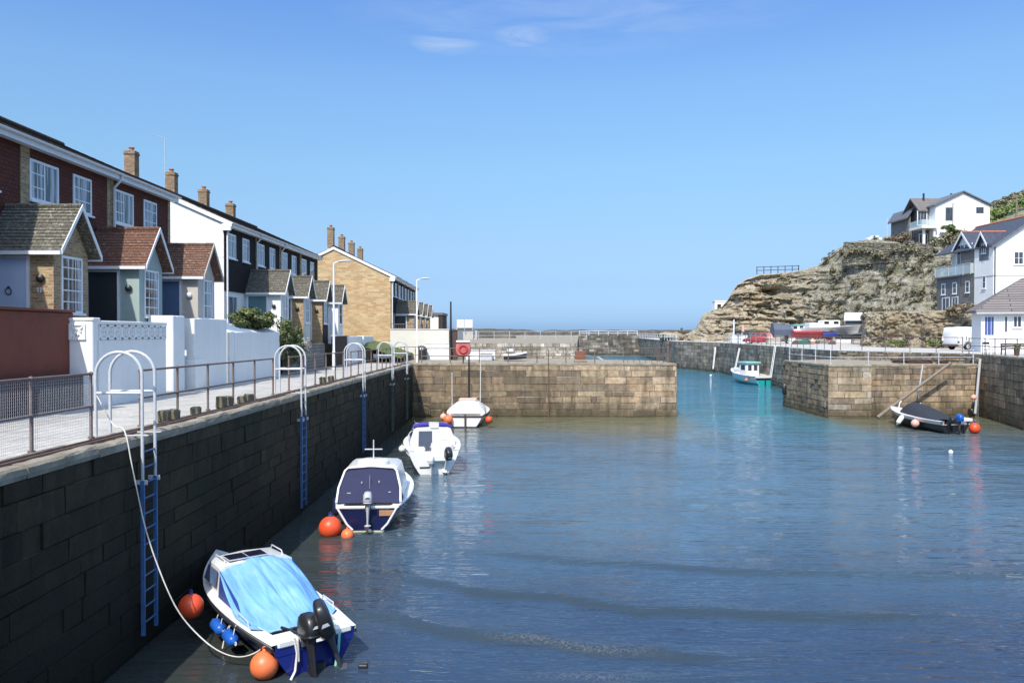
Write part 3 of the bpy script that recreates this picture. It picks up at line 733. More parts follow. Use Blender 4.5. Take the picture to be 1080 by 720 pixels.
# cliff --------------------------------------------------------------------------
CP = [(727,350,150,362),(735,345,151,362),(741,331.5,152,362),(752,327,151,362),(760,324,150,362),(767,317,149,362),(773,306,148,362),(778,299.5,147,362),(788,294,146,361),(798,290,145,361),(820,288,143,361),(844,285.5,140,360),(856,282,139,360),(866,277.5,138,360),(878,268,137,359),(887,260.5,136,359),(896,256,136,358),(920,253,135,357),(940,255,134,356),(955,258,133,352),(1000,262,132,346),(1080,264,130,340),(1180,264,128,330)]
BASE = [(727,138),(760,135),(800,132),(850,128),(900,120),(960,110),(1000,104),(1080,100),(1180,98)]
def interp(T, px, k=1):
    for a, b in zip(T, T[1:]):
        if px <= b[0]: t=(px-a[0])/(b[0]-a[0]); return a[k]+(b[k]-a[k])*max(0,t)
    return T[-1][k]
def cliff():
    mb = MB(); cols = [727+1.0*i for i in range(450)]; NR = 110
    rr = random.Random(99); hard = [rr.uniform(-1,1) for _ in range(400)]
    def beds(x, y, z):
        w = z + .10*x*.5 + 1.1*noise.noise(V((x*.06, y*.06, z*.12))) + .25*noise.noise(V((x*.35, 3, z*.3)))
        o = 0
        for (th, am) in ((1.15,.75),(.42,.40)):
            k = w/th; i = int(math.floor(k)); f = k - i
            a0 = hard[(i*7+int(th*100)) % 400]; a1 = hard[((i+1)*7+int(th*100)) % 400]
            e = max(0, (f-.82)/.18); v = a0+(a1-a0)*e
            o += am*v*(.5+.9*max(0,noise.noise(V((x*.17, i*3.1, th)))+.35))
        for (sx, sz, am, sd) in ((.55,.9,.55,1.7),(1.25,2.1,.28,7.3),(.22,.35,.8,12.1)):
            q = V((x*sx + .35*noise.noise(V((x*.8,z*.8,sd))), sd + .0*y, w*sz + .35*noise.noise(V((x*.8,z*.8,sd+9)))))
            o += am*(noise.cell(q)-.5)*1.6
        return o
    grid = []
    for ci, px in enumerate(cols):
        yt = interp(CP,px,1) + 1.0*noise.noise(V((px*.12,3,0))) + .8*noise.noise(V((px*.4,8,0))); Db = interp(BASE,px,1); Dt = Db + 7.5
        T = at(px, yt, Dt); zb = 4.3 if px < 900 else 4.3+ (px-900)*.02
        bx = (px-540)*Db/831; rows = []
        rk = max(0, min(1, (905-px)/70))         # bare rock on the left, rubble and scrub on the right
        for r in range(NR+1):
            t = r/NR
            k = t**1.25*.75 + .25*t
            z = zb + (T.z-zb)*t; D = Db + (Dt-Db)*k
            x = bx + (T.x-bx)*k
            led = beds(x, D, z)*(.28+.75*rk) + noise.noise(V((x*.09,9,z*.15)))*1.9 + noise.noise(V((x*.33,2,z*.5)))*.8 + noise.noise(V((x*.9,5,z*1.3)))*(.75-.4*rk)
            e = math.sin(math.pi*min(1,t*1.02))**.35 if t < .98 else 0
            cv = 0
            if 785 < px < 860:
                cz = at(px,308,Dt).z; cv = 5.0*math.exp(-((px-822)/15)**2 - ((z-cz)/.95)**2) + 1.5*math.exp(-((px-808)/9)**2 - ((z-cz+2.6)/.5)**2)
            rows.append(V((x + .25*noise.noise(V((z*1.4,x*.4,0)))*e, D - led*e*1.15 + cv, z + .2*e*noise.noise(V((x*.5,2,z))))))
        sl = (352-yt)/831 if px > 862 else -.12
        for dd in (4,9,15,22,45):
            rows.append(V(((px-540)*(Dt+dd)/831, Dt+dd, T.z + dd*sl + .3*noise.noise(V((px*.2,dd*.4,1))))))
        grid.append(rows)
    pts = [p for rows in grid for p in rows]; nR = len(grid[0]); fs = []
    for i in range(len(grid)-1):
        for j in range(nR-1):
            a = i*nR+j; fs.append((a, a+nR, a+nR+1, a+1))
    mb.add(pts, fs)
    o = mb.build('cliff', M('cliff_rock'), smooth=22, uv=False)
    tag(o, 'bedded tan rock cliff with scrub over the right harbour side', kind='structure')
    return grid
CLIFF = cliff()
tw = MB(); pa, pb = at(889,257,125.3), at(984,257,113.2)
L_=(V((pb.x,pb.y,0))-V((pa.x,pa.y,0))).length; z0_,z1_=EYE+94.5*125.3/831, EYE+92*113.2/831
tw.o=V((pa.x,pa.y,z1_-3)); masonry(tw,(pa.x,pa.y),(pb.x,pb.y),z1_-2.1,lambda s_: z0_+(z1_-z0_)*s_/L_+.15*noise.noise(V((s_*.8,0,0))),(.13,.30),(.2,.7),[(.34,.30,.235),(.27,.24,.18),(.40,.36,.29),(.30,.29,.19)],light=.1,joint=(.3,.28,.24),dark=(.16,.14,.11),rough=.09,rnd=random.Random(71))
o = tw.build('retaining_wall', M('dry_stone')); o.location=tw.o; tag(o,'weathered grey stone wall holding up the cliff top below the white house','stone wall')
# hill rising behind the cliff-top house
HP = [(895,256,190),(930,251,190),(954,244,192),(975,236,195),(1000,228,198),(1020,221,200),(1044,214,200),(1062,207,200),(1080,200,200),(1130,180,200),(1200,160,200)]
mb = MB(); grid=[]
for i in range(130):
    px = 895+2.4*i; T = at(px, interp(HP,px,1)+.8*noise.noise(V((px*.15,1,0))), 200); rows=[]
    for r in range(15):
        t=r/14; p=at(px,0,150+50*t); z=19.5+(T.z-19.5)*t**1.2; x=(px-540)*(150+50*t)/831
        rows.append(V((x,150+50*t, z+1.2*noise.noise(V((x*.12,t*9,0)))*math.sin(math.pi*t))))
    rows.append(V((rows[-1].x+20,260,rows[-1].z-4))); grid.append(rows)
nR=16; mb.add([p for rw_ in grid for p in rw_],[(i*nR+j,(i+1)*nR+j,(i+1)*nR+j+1,i*nR+j+1) for i in range(129) for j in range(nR-1)])
o = mb.build('hills', M('hill_turf'), smooth=180, uv=False); tag(o, 'green and brown hillside rising behind the cliff-top house', kind='structure')
# terrace of ground under the big white house, with its rubble retaining bank
bk = MB(); rr = random.Random(61)
pl = [(37.9,85.0),(38.6,81.5),(41.0,78.2),(45.5,76.0),(60,74)]
def bankz(x): return 8.1
cols=[]
for i in range(len(pl)-1):
    for k in range(44):
        t=k/44; cols.append(V((pl[i][0]+(pl[i+1][0]-pl[i][0])*t, pl[i][1]+(pl[i+1][1]-pl[i][1])*t,0)))
cols = [V((51,115,0)),V((46,104,0)),V((42,95,0)),V((39.5,89,0))] + cols
rows=[]
for c in cols:
    L=[]
    for r in range(31):
        t=r/30; z=4.3+(8.15-4.3)*t; e=math.sin(math.pi*t)**.4 if 0<t<1 else 0
        o_=(.45*noise.noise(V((c.x*.9,c.y*.9,z*1.2)))+.32*noise.noise(V((c.x*2.6,4+c.y*2.6,z*4.5)))+.18*noise.noise(V((c.x*5,c.y*5,z*9))))*e
        L.append(V((c.x+.7*t+o_, c.y+.6*t+o_, z+.10*noise.noise(V((c.x*2,c.y*2,7))))))
    L.append(V((c.x+5,c.y+4,8.25))); L.append(V((c.x+40,c.y+30,8.6)))
    rows.append(L)
nR=33; bk.add([p for L in rows for p in L],[(i*nR+j,(i+1)*nR+j,(i+1)*nR+j+1,i*nR+j+1) for i in range(len(rows)-1) for j in range(nR-1)])
o = bk.build('terrain_bank', M('cliff_rock'), smooth=30, fix=True, uv=False); tag(o, 'rough stone bank below the white houses', kind='structure')
# ---------------------------------------------------------------- windows
def window(parent, c, u, n, w, h, cols=2, rows=1, frame='upvc', glass='pane_glass', fw=.06, bw=.03, sill=True, origin=None, proud=.03, name='window', top_lights=False, half=False):
    """casement standing in a wall: c centre of the opening on the wall face, u along the wall, n outwards"""
    c = V(c); u = V(u).normalized(); n = V(n).normalized(); z = V((0,0,1)); og = origin if origin is not None else V(parent.location)
    mb = MB(origin=og)
    def bx(a0, a1, z0, z1, d0, d1):
        p = [c+u*a+z*b+n*d for d in (d0,d1) for (a,b) in ((a0,z0),(a1,z0),(a1,z1),(a0,z1))]
        mb.add(p, [(3,2,1,0),(4,5,6,7),(0,1,5,4),(1,2,6,5),(2,3,7,6),(3,0,4,7)])
    W, H = w/2, h/2
    bx(-W,-W+fw,-H,H,-.04,proud); bx(W-fw,W,-H,H,-.04,proud)
    bx(-W+fw,W-fw,H-fw,H,-.04,proud-.002); bx(-W+fw,W-fw,-H,-H+fw,-.04,proud-.002)
    for i in range(1, cols):
        if half and i > cols//2: continue
        a = -W + w*i/cols; bb = bw*2.2 if (cols == 2 or (cols % 2 == 0 and i == cols//2)) else bw*.8
        bx(a-bb/2,a+bb/2,-H+fw,H-fw,-.03,proud-.006)
    for j in range(1, rows):
        zz = -H + h*j/rows; 
        if top_lights: zz = H - h*.28
        bx(-W+fw,-bw*.8 if half else W-fw,zz-bw/2,zz+bw/2,-.03,proud-.010)
    if sill: bx(-W-.05,W+.05,-H-.06,-H-.002,-.03,proud+.07)
    f = mb.build(name, M(frame), parent, fix=True)
    pb = MB(origin=og); p = lambda a,b: c+u*a+z*b+n*.012
    pb.quad(p(-W+fw*.7,-H+fw*.7),p(W-fw*.7,-H+fw*.7),p(W-fw*.7,H-fw*.7),p(-W+fw*.7,H-fw*.7))
    pn = pb.build('pane', M(glass), f)
    return f

def chimney(parent, x, y, zb, zt, w=.50, d=.46, brick='chimney_brick', pot='terracotta', flue=True):
    mb = MB(origin=V(parent.location)); mb.box((x-w/2,y-d/2,zb),(x+w/2,y+d/2,zt-.16)); mb.box((x-w/2-.035,y-d/2-.035,zt-.16),(x+w/2+.035,y+d/2+.035,zt-.09)); mb.box((x-w/2-.01,y-d/2-.01,zt-.09),(x+w/2+.01,y+d/2+.01,zt))
    c = mb.build('chimney', M(brick), parent)
    mb = MB(origin=V(parent.location)); mb.lathe([(0,.20),(.13,.20),(.14,.16),(.10,.14),(.11,0),(.15,-.02)],(x,y,zt),14); mb.build('chimney_pot', M(pot), c, smooth=40, fix=True)
    mb = MB(origin=V(parent.location)); mb.box((x-w/2-.03,y-d/2-.03,zb+.25),(x+w/2+.03,y+d/2+.03,zb+.48)); mb.build('flashing', M('lead_flash'), c)
    return c

def roof_slab(mb, ex, ez, rx, rz, y0, y1, th=.10, n=14, lip=.022):
    """tiled slope from the eave (ex,ez) to the ridge (rx,rz) as overlapping courses"""
    dx, dz = (rx-ex)/n, (rz-ez)/n; L = math.hypot(dx,dz); nx, nz = -dz/L*(1 if rx<ex else -1), abs(dx)/L
    if rx < ex: nx, nz = -dz/L*-1, abs(dx)/L
    sx = 1 if ex > rx else -1
    nx = sx*dz/L; nz = abs(dx)/L
    pts=[]; 
    prof=[]
    for i in range(n):
        a=(ex+dx*i,ez+dz*i); b=(ex+dx*(i+1),ez+dz*(i+1))
        prof.append((a[0]+nx*lip,a[1]+nz*lip)); prof.append((b[0]+nx*.002,b[1]+nz*.002))
    poly = prof + [(rx,rz-th), (ex,ez-th*.6)]
    P0=[V((x,y0,z)) for x,z in poly]; P1=[V((x,y1,z)) for x,z in poly]; m=len(poly)
    fs=[(i,(i+1)%m,m+(i+1)%m,m+i) for i in range(m)]
    # triangulated ends so the stepped outline stays clean
    fs += [tuple(range(m-1,-1,-1)), tuple(range(m,2*m))]
    mb.add(P0+P1, fs)

def terrace_house(name, y0, unit, xf, zf, zg, xr, zr, label, S):
    """one house of a terrace; front faces the water (+x)"""
    y1 = y0 + unit; og = V((xf, y0+unit/2, zf)); xb = 2*xr - xf
    t = thing(name, og, label, 'house', S.get('group'))
    new = lambda: MB(origin=og)
    e = .0
    # walls (gables carried up under the roof)
    mb = new(); zt = zg-.12; k = (zr-zg)/(xf+.35-xr)
    prof = [(xf,zf-1.2),(xf,zt+.35*k-.14),(xr,zr-.16),(xb,zt+.35*k-.14),(xb,zf-1.2)]
    mb.prism([V((x,0,z)) for x,z in prof], (0,y0+.004,0), (0,y1-.004,0))
    mb.build('wall', M(S['wall']), t, fix=True)
    # tile hanging between first floor and eaves, split by brick piers
    zs = S.get('hang_z', zf+2.35)
    mb = new(); pier = S.get('pier', .34)
    mb.box((xf-.02,y0+pier*.5,zs),(xf+.05,y1-pier*.5,zg-.13)); mb.build('tile_hanging', M(S['hang']), t)
    if pier > 0:
        for (a,b) in ((y0+.003,y0+pier*.5-.003),(y1-pier*.5+.003,y1-.003)):
            mb = new(); mb.box((xf-.02,a,zf-.5),(xf+.075,b,zg-.13)); mb.build('brick_pier', M(S.get('pier_mat','buff_brick')), t)
    # roof
    ra, rb = y0 - (S.get('verge0',0)), y1 + (S.get('verge1',0))
    mb = new(); roof_slab(mb, xf+.40, zg+.02, xr, zr, ra+.003, rb-.003); roof_slab(mb, xb-.40, zg+.02, xr, zr, ra+.003, rb-.003)
    rf = mb.build('roof', M('roof_dark'), t, fix=True)
    mb = new(); mb.tube([(xr,ra+.01,zr+.0),(xr,rb-.01,zr+.0)], .11, 10); mb.build('ridge_tiles', M('roof_dark'), rf, smooth=40)
    mb = new(); mb.box((xf+.10,ra+.004,zg-.235),(xf+.33,rb-.004,zg-.19)); mb.box((xf+.33,ra+.004,zg-.25),(xf+.36,rb-.004,zg-.04)); mb.build('fascia', M('white_paint'), t)
    mb = new(); pts=[]; rings=[]
    for yy in (ra+.004, rb-.004):
        rings.append([V((xf+.425+.065*math.cos(a),yy,zg-.045+.065*math.sin(a))) for a in [math.pi+math.pi*i/8 for i in range(9)]] + [V((xf+.475,yy,zg-.05)),V((xf+.375,yy,zg-.05))])
    mb.loft(rings); mb.build('gutter', M('upvc'), t, fix=True)
    if S.get('downpipe') is not None:
        yy = S['downpipe']; mb = new(); mb.tube([(xf+.42,yy,zg-.08),(xf+.40,yy,zg-.22),(xf+.15,yy,zg-.5),(xf+.14,yy,zs-.2 if S.get('short_pipe') else zf)], .045, 8); mb.build('downpipe', M('upvc'), t, smooth=50)
    for (a,b,z0,z1,cols,rows) in S['windows']:
        window(t, (xf+.05,y0+(a+b)/2,(z0+z1)/2), (0,1,0), (1,0,0), b-a, z1-z0, cols, rows, top_lights=(rows==2), half=(cols==4), fw=.075)
    for (a,b,z0,z1,cols,rows) in S.get('ground_windows',[]):
        window(t, (xf+.002,y0+(a+b)/2,(z0+z1)/2), (0,1,0), (1,0,0), b-a, z1-z0, cols, rows)
    if S.get('chimney'):
        cy, cz = S['chimney']; chimney(t, xr-.35, y0+cy, zr-.6, cz, brick=S.get('ch_brick','chimney_brick'))
    if S.get('gable0'):      # dressed end wall toward the south
        mb = new(); mb.box((xb,y0-.03,zf-1.2),(xf+.02,y0+.002,zf-.9)) if False else None
        gp=[(xf-.001,zf-1.2),(xf-.001,zt+.35*k-.16),(xr,zr-.2),(xb,zt+.35*k-.16),(xb,zf-1.2)]
        mb.prism([V((x,0,z)) for x,z in gp],(0,y0-.03,0),(0,y0+.001,0)); mb.build('gable_cladding', M(S['gable0']), t, fix=True)
        if S.get('gable_line'):
            mb=new(); mb.box((xb,y0-.045,S['gable_line']-.03),(xf-.02,y0-.031,S['gable_line']+.03)); mb.build('cladding_trim', M('white_paint'), t)
        for (xa,xc) in ((xf+.42,xr),(xb-.42,xr)):
            mb=new(); d=V((xc-xa,0,zr-zg)).normalized(); 
            a=V((xa,y0-.06,zg-.14)); b=V((xc,y0-.06,zr-.14)); p=[a+V((0,0,-.11)),b+V((0,0,-.11)),b+V((0,0,.11)),a+V((0,0,.11))]
            mb.prism(p,(0,-.012-S.get('verge0',0)*.5,0),(0,.012-S.get('verge0',0)*.5,0)); mb.build('bargeboard', M('white_paint'), t, fix=True)
        mb=new(); mb.box((xf-.05,y0-S.get('verge0',0)-.0,zg-.42),(xf+.37,y0-.034,zg-.10)); mb.build('eave_box', M('white_paint'), t)
    if S.get('porch'): porch(t, og, y0, xf, zf, S['porch'])
    return t

def porch(t, og, y0, xf, zf, P):
    """gabled porch sticking out of the front: door on the south side, window to the water"""
    new = lambda: MB(origin=og)
    ya, yb = y0+P['y'][0], y0+P['y'][1]; xp = P['x']; ze = P['eave']; za = P['apex']; ym=(ya+yb)/2; xd = xp - P.get('panel',.68)
    ov=.14; ro = P.get('over',.30)
    mb = new(); mb.box((xf+.02,ya,zf-1.2),(xp,yb,ze)); sl=(za-ze)/(ym-ya+ov)
    mb.prism([V((0,ya,ze)),V((0,yb,ze)),V((0,ym,za-.10-ov*sl*.4))],(xf+.06,0,0),(xp,0,0))
    mb.build('porch_wall', M(P['wall']), t, fix=True)
    if P.get('side_wall'):
        mb=new(); mb.box((xf+.05,ya-.025,zf-1),(xp+.003,ya-.001,ze-.01)); mb.build('porch_side_panel', M(P['side_wall']), t)
    # roof: two slopes in courses, ridge along x
    for (nm, sg) in (('roof', -1), ('roof', 1)):
        mb=new(); n=13; eY = ym+sg*(ym-ya+ov); pr=[]
        for i in range(n):
            y_a=eY+(ym-eY)*i/n; z_a=ze-.03+(za-ze+.03)*i/n; y_b=eY+(ym-eY)*(i+1)/n; z_b=ze-.03+(za-ze+.03)*(i+1)/n
            h=math.hypot(ym-eY,za-ze); ny=sg*(za-ze)/h; nz=abs(ym-eY)/h
            pr.append((y_a+ny*.02,z_a+nz*.02)); pr.append((y_b+ny*.002,z_b+nz*.002))
        pr += [(ym,za-.09),(eY,ze-.09)]
        m=len(pr); xA,xB = xf+.055, xp+ro
        if sg>0: xB -= .003
        mb.add([V((xA,y,z)) for y,z in pr]+[V((xB,y,z)) for y,z in pr],[(i,(i+1)%m,m+(i+1)%m,m+i) for i in range(m)]+[tuple(range(m-1,-1,-1)),tuple(range(m,2*m))])
        r = mb.build('porch_roof', M(P['roof']), t, fix=True)
        if sg<0:
            mb=new(); k=0; x=xA+.02
            while x < xB-.05:
                mb.tube([(x,ym,za+.008+.006*(k%2)),(min(x+.34,xB-.01),ym,za+.008+.006*(k%2))], .075, 8); x+=.345; k+=1
            mb.build('ridge_tiles', M(P['roof']), r, smooth=40)
    for sg in (-1,1):
        mb=new(); eY=ym+sg*(ym-ya+ov+.03); d=V((0,ym-eY,za-ze+.03)); 
        a=V((xp+ro,eY,ze-.13)); b=V((xp+ro,ym,za-.09)); w=V((0,0,.16))
        mb.prism([a,b,b+w*.95,a+w*.95],(0,0,0) if sg<0 else (.001,0,0),(.025,0,0) if sg<0 else (.026,0,0)); mb.build('bargeboard', M(P.get('barge','white_paint')), t, fix=True)
        mb=new(); yy=ym+sg*(ym-ya+ov+.05); mb.box((xf+.1,yy-.045,ze-.13),(xp+ro-.004,yy+.045,ze-.035)); mb.build('porch_gutter', M('upvc'), t)
    ww, wh = P.get('win',(1.0,1.5)); 
    window(t, (xp+.002, ym+P.get('winoff',0), P.get('winz', ze-.10-wh/2)), (0,1,0), (1,0,0), ww, wh, *P.get('grid',(3,5)), fw=.06, glass=P.get('glass','pane_glass'), name='porch_window')
    # door on the south face, set beside the end panel
    yd = ya-.026 if P.get('side_wall') else ya
    mb=new(); dw=P.get('doorw',.92); x1=xd; x0=xd-dw
    mb.box((x0-.07,yd-.05,zf-.2),(x0,yd+.02,ze-.14)); mb.box((x1,yd-.05,zf-.2),(x1+.07,yd+.02,ze-.14)); mb.box((x0,yd-.049,ze-.21),(x1,yd+.02,ze-.14)); fr=mb.build('door_frame', M(P.get('dframe','upvc')), t)
    mb=new(); mb.box((x0+.004,yd-.022,zf-.2),(x1-.004,yd+.01,ze-.214)); 
    for (pz0,pz1) in ((zf+.15,zf+.85),(zf+1.05,ze-.4)):
        for (pa,pb) in ((x0+.12,(x0+x1)/2-.05),((x0+x1)/2+.05,x1-.12)):
            if P.get('panelled'): mb.box((pa,yd-.030,pz0),(pb,yd-.0225,pz1))
    d=mb.build('door', M(P['door']), t)
    if P.get('knocker'):
        mb=new(); cx=(x0+x1)/2; cz=zf+1.42
        mb.tube([(cx+.075*math.cos(a),yd-.045,cz-.07+.085*math.sin(a)) for a in [2*math.pi*i/18 for i in range(18)]], .012, 6, closed=True); mb.sphere((cx,yd-.04,cz+.03),.03,10); mb.build('knocker', M('black_iron'), d, smooth=50)
        mb=new(); mb.bbox((cx,yd-.031,zf+.72),(.30,.02,.075),.008); mb.build('letterbox', M('black_iron'), d)
    if P.get('lamp'):
        mb=new(); cx=(xd+xp)/2+.02; cz=ze-.72
        mb.lathe([(0,.05),(.06,.045),(.10,.01),(.10,-.02),(.07,-.05),(0,-.06)],(0,0,0),16)
        mb2=new(); mb2.M=Matrix.Translation((cx,yd-.05,cz)) @ Matrix.Rotation(R(90),4,'X'); mb2.lathe([(0,.07),(.05,.065),(.095,.03),(.105,-.02),(.09,-.045),(0,-.05)],(0,0,0),18); mb2.build('porch_lamp', M(P['lamp']), t, smooth=40, fix=True)
    if P.get('number'):
        cx=(xd+xp)/2-.02; cz=ze-1.02
        for dx in (-.035,.035):
            mb=new(); mb.bar((cx+dx,yd-.012,cz-.07),(cx+dx,yd-.012,cz+.07),.022,.02); mb.bar((cx+dx-.028,yd-.012,cz+.045),(cx+dx,yd-.012,cz+.062),.016,.016); mb.build('house_number', M('white_paint'), t)

G1 = 'red tile-hung terraced houses on the quay'; G2 = 'dark tile-hung terraced houses on the quay'; G3 = 'terraced houses of the far brick block'
XF=-13.6; XRG=-17.85
U1=4.65
W1 = lambda zg: [(.15+.05,1.62,zg-1.66,zg-.50,4,3),(2.40,3.46,zg-1.66,zg-.50,3,3)]
def cfg1(**k):
    d=dict(wall='dark_brick', hang='tile_hung_red', windows=W1(11.38), group=G1, pier=.42, hang_z=8.0); d.update(k); return d
ZF=5.7; ZG=11.38; ZRG=13.42
P1=dict(y=(2.97,4.60),x=-11.78,eave=8.10,apex=9.34)
terrace_house('terraced_house',12.65,U1,XF,ZF,ZG,XRG,ZRG,'terraced house at the near end, mostly cut off by the left edge of the photo',
   cfg1(porch=dict(P1,wall='cream_wall',roof='roof_grey',door='dark_door_paint',lamp='black_iron')))
terrace_house('terraced_house',12.65+U1,U1,XF,ZF,ZG,XRG,ZRG,'red tile-hung terraced house with buff brick porch, mossy grey porch roof and pale blue door',
   cfg1(porch=dict(P1,wall='buff_brick',roof='roof_grey',door='pale_blue_paint',knocker=True,lamp='black_iron',number=True,grid=(3,5))))
terrace_house('terraced_house',12.65+2*U1,U1,XF,ZF,ZG,XRG,ZRG,'red tile-hung terraced house with sage green porch under russet tiles',
   cfg1(porch=dict(P1,wall='sage_render',roof='roof_russet',door='dark_door_paint',lamp='black_iron',grid=(3,5),panelled=True)))
terrace_house('terraced_house',12.65+3*U1,U1,XF,ZF,ZG,XRG,ZRG,'end terraced house with beige porch, brown porch tiles and blue door',
   cfg1(verge1=.12,downpipe=12.65+3*U1+.12,short_pipe=True,porch=dict(P1,wall='beige_render',roof='roof_brown',door='blue_door_paint',lamp='white_paint',grid=(2,3),win=(.85,1.5),winoff=.1,barge='beige_render')))
# second block
U2=4.42; YB=37.25; ZG2=11.2
W2 = lambda zg: [(.20,1.42,zg-1.66,zg-.48,2,2),(2.38,3.36,zg-1.66,zg-.48,2,2)]
P2=dict(y=(2.90,4.36),x=-11.78,eave=8.02,apex=9.16,win=(.85,1.4),grid=(1,2),panel=.72)
specs=[('white_render','teal_paint','white rendered end house with black tile hanging, white porch and teal door','white_render'),
       ('cream_wall','wood_door_paint','black tile-hung house with brown wooden porch door, second from the white gable',None),
       ('dark_brick','wood_door_paint','black tile-hung house with dark brick porch, third from the white gable',None),
       ('white_render','dark_door_paint','black tile-hung house beside the buff brick gable, with small white porch',None)]
for i,(pw_,dr,lab,gb) in enumerate(specs):
    S=dict(wall='white_render' if i==0 else 'cream_wall', hang='tile_hung_dark', windows=W2(ZG2), group=G2, pier=.0 if i==0 else .36, hang_z=7.95, chimney=(.55,14.62-.12*i),
           porch=dict(P2,wall=pw_,roof='roof_grey',door=dr,panelled=True,lamp='black_iron' if i<3 else None, side_wall='buff_brick' if i==1 or i==2 else None))
    if i==0: S.update(gable0='white_render',gable_line=9.55,verge0=.15,downpipe=YB+.06,ground_windows=[(.12,1.75,6.35,7.75,3,1)])
    if i==1: S.update(downpipe=YB+U2*i-.02,short_pipe=True)
    if i==2: S.update(downpipe=YB+U2*i-.02,short_pipe=True)
    if i==3: S.update(verge1=.12)
    terrace_house('terraced_house',YB+U2*i,U2,XF,ZF,ZG2,XRG,13.28,lab,S)
# third block: buff brick gable
YC=64.2; U3=4.0
names=['buff brick end house with broad sunlit gable facing the dock','second house of the far brick block, showing only its porch and roof edge','third house of the far brick block, showing only its porch gable','last house of the far brick block, nearest the sea']
for i in range(4):
    zg=10.55-.05*i
    S=dict(wall='buff_brick', hang='tile_hung_dark', windows=[(.3,1.3,zg-1.6,zg-.45,2,2),(2.2,3.1,zg-1.6,zg-.45,2,2)], group=G3, pier=.3, hang_z=7.6, chimney=(.5+.15*i,[14.55,14.3,14.25,14.15][i]), ch_brick='chimney_brick',
           porch=dict(y=(2.5,3.9),x=-8.3,eave=7.55,apex=8.6,wall='buff_brick',roof='roof_grey',door='dark_door_paint',win=(.8,1.3),grid=(1,2)))
    if i==0: S.update(gable0='buff_brick_gable',verge0=.12,downpipe=YC+.08,ground_windows=[(.4,1.9,5.85,7.3,3,1)])
    terrace_house('terraced_house',YC+U3*i,U3,-9.9,5.4,zg,-14.5,12.95-.05*i,names[i],S)
# tv aerial
a=at(176,180,41.0)
ae=MB(origin=(a.x-.05,a.y,14.5)); x=a.x-.05; yy=a.y
ae.tube([(x,yy,14.0),(x,yy,16.05)],.022,6); ae.tube([(x-.62,yy,16.22),(x+.12,yy,16.0)],.014,6)
for k in range(6):
    q=V((x-.58+.12*k,yy,16.21-.036*k)); ae.tube([q-V((0,.16,0)),q+V((0,.16,0))],.006,5)
o=ae.build('tv_aerial',M('galv')); o.location=(x,yy,14.5); tag(o,'thin tv aerial on a mast above the second chimney','aerial')

# ---------------------------------------------------------------- right hand houses
def gable_prism(mb, x0,x1,y0,y1,zb,ze,za,ridge='y'):
    if ridge=='y': mb.prism([V((x0,0,zb)),V((x0,0,ze)),V(((x0+x1)/2,0,za)),V((x1,0,ze)),V((x1,0,zb))],(0,y0,0),(0,y1,0))
    else: mb.prism([V((0,y0,zb)),V((0,y0,ze)),V((0,(y0+y1)/2,za)),V((0,y1,ze)),V((0,y1,zb))],(x0,0,0),(x1,0,0))
def pitched(t, og, x0,x1,y0,y1,ze,za,ridge,mat,ov=.25,th=.14,ridge_mat='red_ridge',name='roof'):
    mb=MB(origin=og)
    if ridge=='y':
        m_=(x0+x1)/2; k=(za-ze)/(m_-x0)
        for sg in (-1,1):
            e=V((m_+sg*(m_-x0+ov),0,ze-ov*k)); r=V((m_,0,za)); up=V((0,0,th))
            mb.prism([e+V((0,0,.02)),r+V((0,0,.02)),r+up,e+up],(0,y0-ov+(.002 if sg>0 else 0),0),(0,y1+ov,0))
        rl=[(m_,y0-ov+.02,za+th),(m_,y1+ov-.02,za+th)]
    else:
        m_=(y0+y1)/2; k=(za-ze)/(m_-y0)
        for sg in (-1,1):
            e=V((0,m_+sg*(m_-y0+ov),ze-ov*k)); r=V((0,m_,za)); up=V((0,0,th))
            mb.prism([e+V((0,0,.02)),r+V((0,0,.02)),r+up,e+up],(x0-ov+(.002 if sg>0 else 0),0,0),(x1+ov,0,0))
        rl=[(x0-ov+.02,m_,za+th),(x1+ov-.02,m_,za+th)]
    r=mb.build(name,M(mat),t,fix=True)
    if ridge_mat:
        mb=MB(origin=og); mb.tube(rl,.13,8); mb.build('ridge_tiles',M(ridge_mat),r,smooth=40)
    return r
# big white house on its terrace
X0,X1,YA,YB2=47.6,56.4,78.0,88.2; og=V((X0,YA,8.2))
t=thing('white_house',og,'large white rendered house with slate roof, dormers and a glass balcony','house')
mb=MB(origin=og); gable_prism(mb,X0,X1,YA,81.2,7.9,14.5,17.5); mb.build('white_wall',M('white_render'),t,fix=True)
mb=MB(origin=og); gable_prism(mb,X0+.002,X1-.002,81.205,83.6,7.9,14.4,17.4); mb.build('stone_wall',M('stone_cottage'),t,fix=True)
mb=MB(origin=og); mb.box((X0-.05,83.606,7.9),(X1-.005,YB2,11.9)); mb.build('slate_hung_wall',M('slate_hung'),t)
mb=MB(origin=og); gable_prism(mb,X0+1.6,X1-.006,83.61,YB2-.01,11.905,14.9,17.35); mb.build('upper_wall',M('white_render'),t,fix=True)
rf=pitched(t,og,X0,X1,YA,YB2,14.55,17.55,'y','roof_slate',ov=.22)
for (xa,xc) in ((X0-.25,(X0+X1)/2),):
    mb=MB(origin=og); k=(17.55-14.55)/4.4; a=V((X0-.3,YA-.26,14.55-.3*k-.12)); b=V((52,YA-.26,17.55-.12)); p=[a,b,b+V((0,0,.24)),a+V((0,0,.24))]; mb.prism(p,(0,-.02,0),(0,.01,0)); mb.build('bargeboard',M('slate_hung'),t,fix=True)
